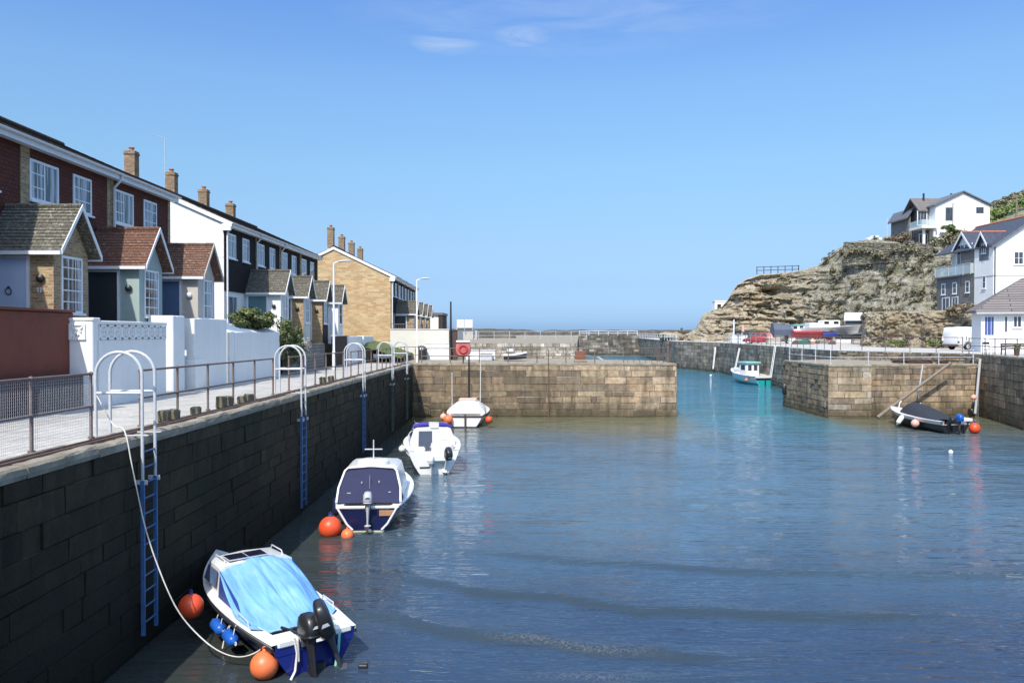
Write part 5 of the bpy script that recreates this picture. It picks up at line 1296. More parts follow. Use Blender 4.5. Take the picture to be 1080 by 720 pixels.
# litter bin
p=at(446.5,369,63.0); og=V((-7.2,62.4,ZP)); t=thing('litter_bin',og,'dark hooded litter bin against the white wall','litter bin')
mb=MB(origin=og); mb.lathe([(0,0),(.42,0),(.46,.05),(.48,.72),(.50,.75),(.50,.80),(.44,.98),(.25,1.10),(0,1.13)],(-7.2,62.4,ZP),20); mb.build('body',M('grey_bin_plastic'),t,smooth=40)
mb=MB(origin=og); mb.bbox((-7.1,61.93,ZP+.9),(.26,.04,.16),.02); mb.build('slot',M('white_pvc'),t)
# items on the pier top: small dinghy and pale crates
p=at(543,376,60); og=V((p.x,60,ZP)); t=thing('dinghy',og,'small white and blue dinghy parked on the pier top','boat')
mb=MB(origin=og); rings=[]
for i in range(9):
    s=i/8; x=p.x-.85+1.75*s; w=.55*(1-max(0,(s-.5)*2)**2.2*.9); h=.46+.10*s*s
    rings.append([V((x,60+w*math.sin(a),ZP+.08+h*(1-math.cos(a))/1.0*.8+(.12*s*s))) for a in [-math.pi/2+math.pi*j/8 for j in range(9)]])
mb.loft(rings,closed=False); 
for r_ in (rings[0],): mb.poly(r_)
mb.build('hull',M('slate_blue'),t,smooth=50)
mb=MB(origin=og); mb.tube([r_[0] for r_ in rings],.06,6); mb.tube([r_[-1] for r_ in rings],.06,6); mb.tube([rings[0][0],rings[0][-1]],.06,6); mb.build('gunwale',M('white_paint'),t,smooth=50)
mb=MB(origin=og); mb.bbox((p.x-.35,60,ZP+.83),(.5,.55,.30),.05); mb.build('seat_locker',M('white_paint'),t)
for (px,y0,y1,D,w,m_,lab) in ((507,367,378,62,2.3,'white_paint','long pale chest on the pier beside the lifebuoy cabinet'),(513,371,379,61,.9,'galv','smaller pale fish box in front of the long chest')):
    p=at(px,y1,D); h=(y1-y0)*D/831; og=V((p.x,D,ZP)); t=thing('storage_chest',og,lab,'chest','pale chests on the pier')
    mb=MB(origin=og); mb.bbox((p.x,D,ZP+h*.45),(w,.8,h*.9-.02),.03); mb.build('body',M(m_),t); mb=MB(origin=og); mb.bbox((p.x,D,ZP+h*.95),(w+.06,.86,.10),.03); mb.build('lid',M('concrete_pale'),t)
# white railing on the outer quay and on the right side
railing('outer_railing','white railing on the outer quay below the sea horizon',[(-6,97),(9.2,97)],rng(0,15.2,1.9),5.05,h=1.0,mid=.5,r=.022,pr=.03,mat='galv',group='distant railings')
railing('outer_railing','pale railing over the far wall of the outer basin',[(17.5,204.8),(32.7,204.6)],rng(0,15,2.5),5.1,h=1.1,mid=.55,r=.06,pr=.06,mat='white_paint',group='distant railings')
railing('channel_railing','pale railing along the far bend of the channel wall',[(32.6,204),(27.5,131.3)],rng(0,72,4.0),4.5,h=1.1,mid=.55,r=.05,pr=.05,mat='white_paint',group='railings on the right quay')
railing('channel_railing','slim railing along the channel wall opposite the teal boat',[(27.75,131),(31.0,116),(29.8,94)],rng(0,37.3,2.6),4.5,h=1.1,mid=.55,r=.028,pr=.035,mat='rail_silver',group='railings on the right quay')
railing('channel_railing','dark railing on the road edge above the right pier',[(29.8,94),(27.8,66.6),(33.0,57.7)],rng(0,37.9,2.1),4.5,h=1.1,mid=.55,r=.026,pr=.032,mat='rail_paint',group='railings on the right quay')
railing('quay_railing','dark railing along the top of the right hand quay wall',[(33.3,57.4),(33.4,55.9),(31.4,48),(27.7,34)],rng(0,24,2.0),ZD+.02,h=1.1,mid=.55,r=.026,pr=.032,mat='rail_paint',group='railings on the right quay')
railing('pier_railing','galvanised white railing on the edge of the lower right pier',[(22.35,63.4),(22.35,55.25),(24.9,55.0),(33.0,56.2)],[0,2.7,5.4,8.15,10.7,13.4,16.1,18.8],ZR,h=1.0,mid=.5,r=.02,pr=.034,mat='galv',group='pier railings')
# timber spar, pipes and weed on the right pier
a=at(926,440,54.2); b=at(1003,382.5,54.6); mb=MB(origin=a); mb.tube([a,b],[.12,.10],10); o=mb.build('timber_spar',M('timber_grey'),smooth=50); o.location=a; tag(o,'long weathered timber spar leaning diagonally on the right pier wall','spar')
for (pa,ya_,pb,yb_,D,r,m_,lab,nm) in ((973.5,384,968.5,418,54.9,.05,'galv','thin pale pipe down the right pier wall behind the spar','drain_pipe'),(1034,378,1029,436,55.4,.09,'galv','stout pale pipe in the inner corner of the right pier','drain_pipe'),(755.5,366,753,389,111,.16,'white_pvc','white ladder strip on the far channel wall, left of the others','wall_ladder'),(781,367,776,391,99,.14,'white_pvc','white ladder strip on the channel wall behind the bow of the teal boat','wall_ladder'),(819,364,814,398,86,.12,'white_pvc','white ladder strip on the channel wall behind the stern of the teal boat','wall_ladder')):
    a=at(pa,ya_,D); b=at(pb,yb_,D); 
    if D>80:
        xw={111:30.3,99:29.75,86:28.85}[D]; k=xw/((pa-540)/831); a=at(pa,ya_,k); b=at(pb,yb_,k-1.0); a.x-=.12; b.x-=.12
    mb=MB(origin=a)
    if nm=='wall_ladder':
        for dy in (-.22,.22): mb.tube([a+V((0,dy,0)),b+V((0,dy,0))],r*.32,6)
        for k in range(9): q=a+(b-a)*((k+.5)/9); mb.tube([q+V((0,-.22,0)),q+V((0,.22,0))],r*.22,6)
        p_,q_=a,b
    else: mb.tube([a,b],r,8)
    o=mb.build(nm,M(m_),smooth=50); o.location=a; tag(o,lab,'ladder' if nm=='wall_ladder' else 'pipe')

p=at(578.5,400,55.3); mb=MB(origin=(p.x,55.3,1)); mb.tube([(p.x,55.32,.0),(p.x,55.32,4.75)],.035,6); o=mb.build('drain_pipe',M('rust_steel'),smooth=50); o.location=(p.x,55.3,1); tag(o,'thin rusty pipe running down the middle of the pier face','pipe')
# ---------------------------------------------------------------- boats (local axes: +y bow, +x starboard, z=0 waterline)
def hull_shape(L,B,zs,zb,tw=.82,draft=.25,n=18,m=7,full=.42,rake=.6,tmax=.42):
    def bg(t):
        if t<tmax: return B/2*(tw+(1-tw)*math.sin(t/tmax*math.pi/2))
        return B/2*max(.015,(1-((t-tmax)/(1-tmax))**2.3))
    def pt(t,u,side):
        sh=zs+(zb-zs)*t*t; kz=-draft+ (draft*.55)*t**4; z=kz+(sh-kz)*u
        b=bg(t)*(u**(full+.55*t*t) if u>0 else 0)
        return V((side*b, L*t-(1-u)*rake*t**3, z))
    return pt,m,n,L
def hull_mesh(mb,shape,u0=0,u1=1,transom=True):
    pt,m,n,L=shape
    us=[u0+(u1-u0)*k/m for k in range(m+1)]; grid=[]
    for i in range(n+1):
        t=i/n; row=[pt(t,u,-1) for u in reversed(us)]+[pt(t,u,1) for u in (us[1:] if u0==0 else us)]
        grid.append(row)
    if u0==0: mb.loft(grid,closed=False)
    else:
        h=m+1
        mb.loft([r[:h] for r in grid],closed=False); mb.loft([r[h:] for r in grid],closed=False)
    if transom and u0==0: mb.poly(grid[0])
    return grid
def sheer(shape,side,u=1.0,dx=0,dz=0,t0=0,t1=1,k=18):
    pt=shape[0]; out=[]
    for i in range(k+1):
        t=t0+(t1-t0)*i/k; p=pt(t,u,side); p.x-=side*min(dx,abs(p.x)*.98); p.z+=dz; out.append(p)
    return out
def decks(mb,shape,w=.2,dz=.02,t0=0,t1=1,depth=.4,well=True,cross=None):
    """side decks, and the inside of the well"""
    for s in (-1,1):
        o=sheer(shape,s,dz=dz,t0=t0,t1=t1); i=sheer(shape,s,dx=w,dz=dz+.015,t0=t0,t1=t1); d=[p-V((0,0,depth)) for p in i]
        mb.loft([[a,b,c] for a,b,c in zip(o,i,d)],closed=False)
    a=sheer(shape,-1,dx=w,dz=dz-depth+.02,t0=t0,t1=t1); b=sheer(shape,1,dx=w,dz=dz-depth+.02,t0=t0,t1=t1)
    mb.loft([[p,q] for p,q in zip(a,b)],closed=False)
def rotz(a): return Matrix.Rotation(a,4,'Z')
def outboard(t,x,y,z,h=1.0,scale=1.0,tilt=0,yaw=0,roll=0,hs=1.0,ws=1.0,cowl='black_plastic',leg='black_plastic',decal=None,cap=None,name='outboard_motor',tiller=True):
    """outboard clamped at (x,y,z) on a transom; leg hangs down behind"""
    Mx=Matrix.Translation((x,y,z))@Matrix.Rotation(yaw,4,'Z')@Matrix.Rotation(roll,4,'Y')@Matrix.Rotation(tilt,4,'X')@Matrix.Scale(scale,4)
    mb=MB(); mb.M=Mx; rings=[]
    for (zz,w,l,dy) in ((.05,.11,.15,-.10),(.10,.15,.22,-.12),(.13,.165,.245,-.13),(.16,.155,.235,-.13),(.18,.165,.25,-.13),(.34,.155,.24,-.12),(.43,.135,.21,-.10),(.485,.10,.16,-.09),(.50,.05,.09,-.09)):
        rings.append([V((w*ws*math.copysign(abs(math.cos(a))**.55,math.cos(a)),dy+l*math.copysign(abs(math.sin(a))**.65,math.sin(a))-.10*(zz/.5)*(hs-1),zz*hs)) for a in [2*math.pi*i/18 for i in range(18)]])
    mb.loft(rings); head=mb.build(name,M(cap or cowl),t,smooth=50,fix=True)
    mb=MB(); mb.M=Mx; rings=[]
    for (zz,w,l,dy) in ((.06,.10,.15,-.10),(-.15,.06,.12,-.12),(-.45,.045,.11,-.14),(-.62,.04,.13,-.15),(-.66,.12,.22,-.17),(-.68,.045,.13,-.15),(-.80,.055,.17,-.16),(-.92,.02,.12,-.13)):
        rings.append([V((w*math.cos(a),dy+l*math.sin(a),zz)) for a in [2*math.pi*i/14 for i in range(14)]])
    mb.loft(rings); mb.build('leg',M(leg),head,smooth=45,fix=True)
    mb=MB(); mb.M=Mx; mb.bbox((0,.04,-.02),(.22,.10,.20),.02); mb.bbox((-.08,.07,-.12),(.05,.05,.2),.01); mb.bbox((.08,.07,-.12),(.05,.05,.2),.01); mb.build('clamp',M('dark_grey_plastic'),head)
    mb=MB(); mb.M=Mx
    for k in range(3):
        a=2*math.pi*k/3; d=V((math.cos(a),0,math.sin(a))); s=V((-math.sin(a),0.35,math.cos(a))); c=V((0,-.36,-.80))
        mb.poly([c+d*.03-s*.03,c+d*.13-s*.06,c+d*.15+s*.02,c+d*.10+s*.06,c+d*.03+s*.03])
    mb.tube([(0,-.28,-.80),(0,-.40,-.80)],[.04,.02],8); mb.build('propeller',M('dark_grey_plastic'),head)
    if tiller:
        mb=MB(); mb.M=Mx; mb.tube([(-.02,.08,.06),(-.12,.40,.12),(-.16,.62,.13)],[.03,.025,.028],8); mb.build('tiller',M('black_plastic'),head,smooth=50)
    if decal:
        mb=MB(); mb.M=Mx
        mb.poly([V((-.09*ws,-.384-.06*(hs-1),.28*hs)),V((.09*ws,-.384-.06*(hs-1),.28*hs)),V((.06*ws,-.382-.07*(hs-1),.33*hs)),V((-.04*ws,-.382-.07*(hs-1),.33*hs))]); mb.poly([V((.168*ws,-.2,.24*hs)),V((.168*ws,-.05,.24*hs)),V((.165*ws,-.05,.28*hs)),V((.165*ws,-.2,.28*hs))]); mb.build('decal',M(decal),head)
    return head
def buoy(name,loc,r,mat,label,group=None,sq=1.0):
    t=thing(name,loc,label,'buoy' if name!='fender' else 'fender',group)
    mb=MB(); mb.sphere((0,0,0),r,28,(1,1,sq)); mb.build('ball',M(mat),t,smooth=180)
    mb=MB(); mb.lathe([(r*.16,r*.93*sq),(r*.15,r*1.08*sq),(r*.09,r*1.16*sq),(0,r*1.17*sq)],(0,0,0),12); mb.tube([(r*.12*math.cos(a),0,r*1.2*sq+r*.12*math.sin(a)) for a in [2*math.pi*i/10 for i in range(10)]],r*.05,5,closed=True); mb.build('eye',M('tarp_blue_dark' if mat=='orange_pvc' else mat),t,smooth=50)
    return t
def fender(loc,rot,r,l,mat,label,group=None):
    t=thing('fender',loc,label,'fender',group); Mx=Matrix(rot).to_4x4() if not isinstance(rot,Matrix) else rot.to_4x4()
    mb=MB(); mb.M=Mx; rings=[]
    prof=[(.02,-l/2-.02),(r*.35,-l/2),(r*.8,-l*.43),(r,-l*.33),(r,l*.33),(r*.8,l*.43),(r*.35,l/2),(.02,l/2+.02)]
    mb.lathe(prof,(0,0,0),16); mb.build('body',M(mat),t,smooth=50,fix=True)
    mb=MB(); mb.M=Mx
    for s in (-1,1): mb.tube([(.03*math.cos(a),0,s*(l/2+.04)+.03*math.sin(a)) for a in [2*math.pi*i/10 for i in range(10)]],.012,5,closed=True)
    mb.build('eye',M('rope_white'),t)
    return t
def rope(pts,r,mat,label,name='mooring_rope',sm=8):
    """smooth rope through the given points"""
    P=[V(p) for p in pts]; out=[]
    for i in range(len(P)-1):
        p0=P[max(i-1,0)]; p1=P[i]; p2=P[i+1]; p3=P[min(i+2,len(P)-1)]
        for k in range(sm):
            t=k/sm; out.append(.5*((2*p1)+(p2-p0)*t+(2*p0-5*p1+4*p2-p3)*t*t+(3*p1-p0-3*p2+p3)*t**3))
    out.append(P[-1]); mb=MB(origin=P[0]); mb.tube(out,r,6); o=mb.build(name,M(mat),smooth=60); o.location=P[0]; return tag(o,label,'rope')

# ---- boat 1: blue hull, white cuddy, light blue tarpaulin
b1=thing('moored_boat',(-3.50,13.95,0),'nearest blue hulled cabin cruiser under a light blue tarpaulin','boat','small boats moored in the dock',rz=R(38))
HS=hull_shape(5.5,1.95,.60,.92,tw=.82,draft=.22)
mb=MB(); hull_mesh(mb,HS,0,.86); g=[HS[0](0,u,s) for s,u in [(-1,x/7*.86) for x in range(7,-1,-1)]+[(1,x/7*.86) for x in range(1,8)]]; mb.build('hull',M('hull_blue'),b1,smooth=60,fix=False)
mb=MB()
for s in (-1,1):
    a=sheer(HS,s,.86); b=sheer(HS,s,1.0); mb.loft([[p,q] for p,q in zip(a,b)],closed=False)
decks(mb,HS,.24,.01,0,1,.35); mb.build('side_deck',M('gel_white'),b1,smooth=50)
mb=MB()
for s in (-1,1): mb.tube(sheer(HS,s,.90,-.015),.035,8)
mb.build('rubbing_strake',M('hull_black'),b1,smooth=60)
mb=MB(); tz=.60
mb.add([V((-.735,-.012,.40)),V((.735,-.012,.40)),V((.74,-.012,.60)),V((.30,-.012,.60)),V((.22,-.012,.44)),V((-.22,-.012,.44)),V((-.30,-.012,.60)),V((-.74,-.012,.60))],[tuple(range(8))])
mb.build('transom_top',M('hull_blue'),b1)
for s in (-1,1):      # white quarter blocks either side of the motor well
    mb=MB(); mb.bbox((s*.50,.16,.60),(.40,.40,.14),.04); mb.build('quarter_seat',M('gel_white'),b1)
mb=MB(); mb.bbox((.28,.20,.50),(.05,.4,.24),.02); mb.bbox((-.28,.20,.50),(.05,.4,.24),.02); mb.build('motor_well',M('white_pvc'),b1)
# cuddy: rear arch, roof, raked screen, foredeck
def ring_cabin(y,wb,wt,z0,z1,k=6):
    P=[V((-wb,y,z0)),V((-wb*.97,y,z0+(z1-z0)*.35)),V((-wt,y,z1-.07)),V((-wt+.12,y,z1-.005)),V((0,y,z1+.03)),V((wt-.12,y,z1-.005)),V((wt,y,z1-.07)),V((wb*.97,y,z0+(z1-z0)*.35)),V((wb,y,z0))]
    return P
C=[ring_cabin(2.85,.80,.74,.62,1.30),ring_cabin(3.7,.76,.70,.68,1.29),ring_cabin(4.0,.68,.60,.72,1.18),ring_cabin(4.55,.42,.30,.80,1.00),ring_cabin(4.95,.18,.10,.86,.93)]
mb=MB(); mb.loft(C,closed=False); mb.poly(C[0]); cab=mb.build('cabin',M('gel_white'),b1,smooth=40,fix=True)
for s in (-1,1):
    mb=MB(); mb.poly([V((s*.815,2.95,.86)),V((s*.80,3.75,.88)),V((s*.735,3.66,1.17)),V((s*.772,2.95,1.19))]); mb.build('side_window',M('clear_vinyl'),cab)
mb=MB(); mb.poly([V((-.52,3.98,1.13)),V((.52,3.98,1.13)),V((.40,4.42,1.03)),V((-.40,4.42,1.03))]); 
for v in mb.v: v.z+=.03
mb.build('windscreen',M('clear_vinyl'),cab)
mb=MB(); mb.bbox((-.12,3.22,1.345),(.80,.42,.02),.006); sp=mb.build('solar_panel',M('solar_black'),b1)
mb=MB(); mb.bar((-.52,3.0,1.345),(-.52,3.44,1.345),.02); mb.bar((.28,3.0,1.345),(.28,3.44,1.345),.02); mb.bar((-.52,3.0,1.345),(.28,3.0,1.345),.02); mb.bar((-.12,3.0,1.358),(-.12,3.43,1.358),.008); mb.build('panel_frame',M('galv'),sp)
for s in (-1,1):
    mb=MB(); x=s*.60; mb.tube([(x,3.0,1.28),(x,3.06,1.36),(x,3.6,1.36),(x,3.66,1.28)],.014,6); mb.build('grab_rail',M('galv'),b1,smooth=50)
# blue canvas side screen under the tarpaulin
mb=MB()
for s in (-1,1): mb.poly([V((s*.76,2.84,1.22)),V((s*.80,2.84,.66)),V((s*.775,1.5,.63)),V((s*.74,1.9,.86))])
mb.build('side_screen',M('tarp_blue_dark'),b1)
# tarpaulin: a sagging sheet from the cuddy roof to the stern coaming
def tarp():
    t=tag(bpy.data.objects.new('tarpaulin',None) ,None); COL.objects.link(t); t.location=b1.location; t.rotation_euler=b1.rotation_euler
    tag(t,'light blue tarpaulin draped over the cockpit of the nearest boat','tarpaulin'); NU,NV=54,60; pts=[]
    for j in range(NV+1):
        v=j/NV; y=2.98-2.42*v      # fore to aft
        top=1.335-.03*v if v<.04 else 1.335-.66*((v-.04)/.96)**1.15
        half=.75+.17*math.sin(min(1,v*1.2)*math.pi/2); edge=.95*v**1.3
        for i in range(NU+1):
            u=-1+2*i/NU; a=abs(u)
            drop=(.10+.34*min(1,v*1.6))*a**3.0*(1-.55*v) + .03*a
            zz=top-drop
            fold=(.022*math.sin(u*17+4*noise.noise(V((u*2,v*1.2,0))))+.045*noise.noise(V((u*4.2,v*1.1,2)))+.03*noise.noise(V((u*9-v*3,v*1.6,5))))*(.25+math.sin(math.pi*min(1,v*1.1)))
            x=u*half*(1-.10*v*v); 
            yy=y-.10*(1-a*a)*v + (.35*a**2.2*(v)) + .02*noise.noise(V((u*5,v*4,9)))
            if u<-.45: zz+= .05*math.sin(v*9)*(a-.45)
            zmin=.645 if a>.8 else .60
            pts.append(V((x,yy,max(zz+fold,zmin+.01*noise.noise(V((u*8,v*8,1)))))))
    mb=MB(); W=NU+1; mb.add(pts,[(j*W+i,j*W+i+1,(j+1)*W+i+1,(j+1)*W+i) for j in range(NV) for i in range(NU)])
    sh=mb.build('tarp_sheet',M('tarp_blue'),t,smooth=180,fix=True)
    md=sh.modifiers.new('solid','SOLIDIFY'); md.thickness=.006
    mb=MB(); mb.tube([p+V((0,-.01,-.02)) for p in pts[-W:]],.02,6); mb.build('hem',M('black_plastic'),t,smooth=60)
tarp()
outboard(b1,-.16,-.02,.58,scale=1.0,tilt=R(-4),yaw=R(6),decal='white_paint',hs=.95,ws=1.1)
outboard(b1,.20,-.12,.66,scale=1.0,tilt=R(16),roll=R(-18),yaw=R(-20),decal='white_paint',tiller=False,leg='dark_grey_plastic',hs=1.5,ws=.85)
mb=MB(); mb.bbox((0,-.05,-.12),(.34,.08,.5),.03); mb.build('outboard_bracket',M('hull_black'),b1)
mb=MB(); mb.tube([(-.45,.15,.66),(-.40,-.03,.66),(-.36,-.05,.40),(-.40,-.06,.10),(-.52,-.15,.0)],.022,6); mb.tube([(-.38,.1,.66),(-.34,-.04,.62),(-.33,-.05,.25)],.022,6); mb.build('stern_line',M('rope_white'),b1,smooth=60)
mb=MB(); mb.tube([(.42,.3,.70),(.46,-.02,.62),(.42,-.05,.3),(.34,-.1,-.02)],.028,6); mb.build('stern_strap',M('rope_teal'),b1,smooth=60)
mb=MB()
for s in (-1,1):
    mb.tube([(s*.82,1.55,.62),(s*.84,1.5,.76),(s*.84,1.05,.74),(s*.82,1.0,.61)],.014,6)
mb.build('hand_rail',M('galv'),b1,smooth=50)
def b1w(x,y,z): return (Matrix.Translation(b1.location)@rotz(R(38)))@V((x,y,z))
for (y,lab) in ((1.55,'blue cylinder fender on the nearest boat, the one nearer its stern'),(2.25,'blue cylinder fender on the nearest boat, the one nearer its bow')):
    p=b1w(-.985,y,.33); fender(p,Matrix.Rotation(R(38+90+4),3,'Z')@Matrix.Rotation(R(80),3,'Y'),.115,.42,'blue_pvc',lab,'blue fenders of the nearest boat')
    for dy in (-.14,.14): rope([b1w(-.82,y+dy*.5,.63),b1w(-.92,y+dy*.8,.58),b1w(-.985,y+dy,.38)],.010,'rope_white','thin %s lanyard of the %s blue fender on the nearest boat'%('aft' if dy<0 else 'forward','stern' if y<2 else 'bow'),name='lanyard')
buoy('mooring_buoy',(-6.26,15.3,.66),.24,'orange_pvc','orange ball buoy squeezed between the nearest boat and the quay wall','orange mooring buoys')
buoy('mooring_buoy',(-4.30,13.62,.22),.245,'orange_pale','orange ball buoy floating at the stern quarter of the nearest boat','orange mooring buoys')
rope([(-7.72,14.60,4.86),(-7.35,14.5,4.3),at(131,455,14.3),at(140,500,14.2),at(153,560,14.2),at(170,610,14.1),at(187,646,14.1),at(208,671,14.1),at(230,688,14.0),at(252,694,13.95),at(272,687,13.95),b1w(-.70,.35,.64)],.012,'rope_white','pale mooring rope sagging from the first ladder to the nearest boat')
rope([at(242,658,15.0),at(237,668,14.9),at(233,685,14.75)],.012,'rope_white','short loose rope end hanging off the side of the nearest boat',name='rope_tail')
mb=MB(); mb.bbox((0,0,.02),(.16,.09,.07),.02); mb.bbox((.05,.02,.06),(.07,.05,.05),.01); o=mb.build('drift_float',M('black_iron')); o.location=(-2.66,14.0,.02); tag(o,'small black float in the water beside the nearest boat','float')

# ---- boat 2: navy hull with navy canvas wheelhouse cover
b2=thing('moored_boat',(-4.35,23.6,0),'navy hulled boat with navy canvas back panel and white frame, second in the row','boat','small boats moored in the dock',rz=R(3))
HS2=hull_shape(5.6,2.35,.74,1.12,tw=.76,draft=.25)
mb=MB(); hull_mesh(mb,HS2,0,.93); mb.build('hull',M('hull_navy'),b2,smooth=60)
mb=MB()
for s in (-1,1):
    a=sheer(HS2,s,.93); b=sheer(HS2,s,1.0,-.01); mb.loft([[p,q] for p,q in zip(a,b)],closed=False)
decks(mb,HS2,.22,.01,0,1,.3); mb.build('side_deck',M('gel_white'),b2,smooth=50)
mb=MB()
for s in (-1,1): mb.tube(sheer(HS2,s,1.0,.0),.045,8)
mb.tube([HS2[0](0,1,-1),HS2[0](0,1,1)],.05,8); mb.build('gunwale',M('gel_white'),b2,smooth=60)
for s in (-1,1):
    mb=MB(); mb.tube([HS2[0](0,1,s)+V((0,-.02,0)),HS2[0](0,.5,s)+V((-s*.06,-.02,0)),HS2[0](0,.32,s)+V((-s*.12,-.02,0))],.035,8); mb.build('transom_frame',M('gel_white'),b2,smooth=60)
mb=MB(); mb.add([HS2[0](0,.30,-1)+V((.02,-.02,0)),HS2[0](0,.30,1)+V((-.02,-.02,0)),HS2[0](0,.20,1)+V((-.05,-.02,0)),HS2[0](0,.12,1)+V((-.1,-.02,0)),HS2[0](0,.12,-1)+V((.1,-.02,0)),HS2[0](0,.20,-1)+V((.05,-.02,0))],[(0,5,4,3,2,1)]); mb.build('boot_top',M('mossy_white'),b2)
A2=lambda y,wb,wt,z0,z1: ring_cabin(y,wb,wt,z0,z1)
C=[A2(.95,.98,.80,.80,1.78),A2(2.6,.98,.80,.88,1.80),A2(3.0,.92,.68,.92,1.62),A2(3.9,.72,.45,1.0,1.28),A2(4.7,.30,.18,1.06,1.14)]
mb=MB(); mb.loft(C,closed=False); cab=mb.build('cabin',M('gel_white'),b2,smooth=40,fix=True)
bp=[V((-.97,.35,.80)),V((.97,.35,.80)),V((.945,.60,1.20)),V((.80,.93,1.66)),V((.70,.95,1.75)),V((0,.95,1.80)),V((-.70,.95,1.75)),V((-.80,.93,1.66)),V((-.945,.60,1.20))]
mb=MB(); mb.poly(bp); 
for s in (-1,1): mb.poly([V((s*.97,.35,.80)),V((s*1.0,1.0,.82)),V((s*.82,1.0,1.7)),V((s*.80,.93,1.66)),V((s*.945,.60,1.2))])
mb.build('canvas_cover',M('canvas_navy'),b2)
mb=MB(); mb.tube([p+V((0,-.02,.02)) for p in bp[1:]+[bp[0]]],.038,8); mb.build('cover_frame',M('gel_white'),b2,smooth=60)
mb=MB(); mb.bbox((-.25,.66,1.36),(.04,.02,.07),.005); mb.bbox((.28,.66,1.38),(.04,.02,.07),.005); mb.bbox((-.62,.50,1.07),(.12,.02,.03),.005); mb.bbox((.62,.50,1.09),(.08,.02,.03),.005); mb.bbox((0,.62,1.22),(.012,.02,.75),.003); mb.build('cover_fastening',M('silver_grey'),b2)
mb=MB(); mb.loft([[V((w*math.cos(a),1.5+l*math.sin(a),z)) for a in [2*math.pi*i/16 for i in range(16)]] for (z,w,l) in ((1.79,.52,.5),(1.90,.5,.48),(1.95,.40,.4))]); mb.build('roof_hatch',M('gel_white'),b2,smooth=45,fix=True)
mb=MB(); mb.tube([(0,1.6,1.9),(0,1.6,2.55)],.02,6); mb.tube([(-.28,1.6,2.25),(.28,1.6,2.25)],.018,6); mb.build('aerial',M('galv'),b2)
outboard(b2,.03,-.05,.80,scale=.86,cowl='silver_grey',leg='silver_grey',yaw=R(4),tilt=R(-4),decal='dark_grey_plastic')
mb=MB(); mb.bbox((.58,-.03,.57),(.44,.02,.17),.005); mb.build('name_plate',M('plate_brown'),b2)
mb=MB(); mb.poly([V((-.02,-.045,.21)),V((.06,-.045,.18)),V((.16,-.045,.19)),V((.10,-.045,.12)),V((.02,-.045,.15)),V((-.06,-.045,.09))]); mb.build('hull_mark',M('black_plastic'),b2)
p=V((-5.42,24.3,.62)); fender(p,Matrix.Rotation(R(6),3,'Y'),.13,.55,'canvas_navy','dark blue sleeve fender between the navy boat and the quay')
buoy('mooring_buoy',(-5.38,23.25,.22),.335,'orange_pvc','big orange ball buoy at the stern of the navy boat','orange mooring buoys')
buoy('mooring_buoy',(-4.82,23.0,.06),.185,'orange_pale','small pale orange buoy beside the big one at the navy boat','orange mooring buoys')

# ---- boat 3: white cuddy boat with rolled purple canvas
b3=thing('moored_boat',(-3.30,33.2,0),'white cabin boat with purple rolled canvas and black outboard, third in the row','boat','small boats moored in the dock',rz=R(8))
HS3=hull_shape(5.6,2.55,.98,1.30,tw=.84,draft=.3)
mb=MB(); hull_mesh(mb,HS3); mb.build('hull',M('gel_white'),b3,smooth=60)
mb=MB()
decks(mb,HS3,.24,.01,0,1,.5); mb.build('side_deck',M('gel_white'),b3,smooth=50)
mb=MB()
for s in (-1,1): mb.tube(sheer(HS3,s,.86,-.02),.03,8)
mb.build('rubbing_strake',M('silver_grey'),b3,smooth=60)
C=[A2(1.35,1.0,.80,.95,1.82),A2(2.9,.98,.78,1.05,1.86),A2(3.3,.90,.66,1.08,1.66),A2(4.2,.66,.42,1.18,1.38),A2(4.9,.26,.16,1.24,1.30)]
mb=MB(); mb.loft(C,closed=False); mb.poly(C[0]); cab=mb.build('cabin',M('gel_white'),b3,smooth=40,fix=True)
mb=MB(); mb.poly([V((-.62,1.335,.82)),V((-.22,1.335,.82)),V((-.02,1.335,1.15)),V((-.02,1.335,1.66)),V((-.60,1.335,1.66))]); mb.build('cabin_door',M('slate_blue'),cab)
mb=MB(); mb.poly([V((.35,1.335,1.25)),V((.66,1.335,1.25)),V((.60,1.335,1.55)),V((.35,1.335,1.55))]); mb.build('cabin_window',M('gel_white'),cab)
for s in (-1,1):
    mb=MB(); mb.poly([V((s*1.005,1.6,1.28)),V((s*.985,2.8,1.34)),V((s*.86,2.8,1.68)),V((s*.88,1.6,1.66))]); mb.build('side_window',M('clear_vinyl'),cab)
mb=MB(); mb.tube([(-.82,1.5,1.84),(-.5,1.42,1.93),(-.16,1.42,1.94)],[.10,.12,.11],10); mb.tube([(.28,1.42,1.93),(.55,1.42,1.90),(.82,1.5,1.80)],[.11,.11,.09],10); mb.build('rolled_canvas',M('canvas_purple'),b3,smooth=60)
mb=MB(); mb.bbox((.08,1.45,1.86),(.42,.3,.2),.06); mb.build('roof_box',M('gel_white'),b3)
mb=MB(); mb.tube([(-1.0,1.3,1.0),(-1.06,1.25,1.5),(-.95,1.6,1.62),(-.72,2.0,1.62)],.02,6); mb.tube([(-.7,1.6,1.85),(-.78,1.55,2.1)],.01,5); mb.build('grab_rail',M('galv'),b3,smooth=50)
mb=MB(); mb.bbox((.38,.55,1.05),(.95,.7,.5),.12); mb.bbox((-.65,.45,.98),(.6,.6,.2),.08); mb.build('stern_seat',M('gel_white'),b3)
mb=MB(); mb.bbox((.18,-.16,.72),(.8,.3,.34),.08); mb.build('motor_pod',M('gel_white'),b3)
outboard(b3,.52,-.28,.82,scale=1.0,tilt=R(42),cowl='black_plastic',leg='white_pvc',yaw=R(14),decal='white_paint',tiller=False)
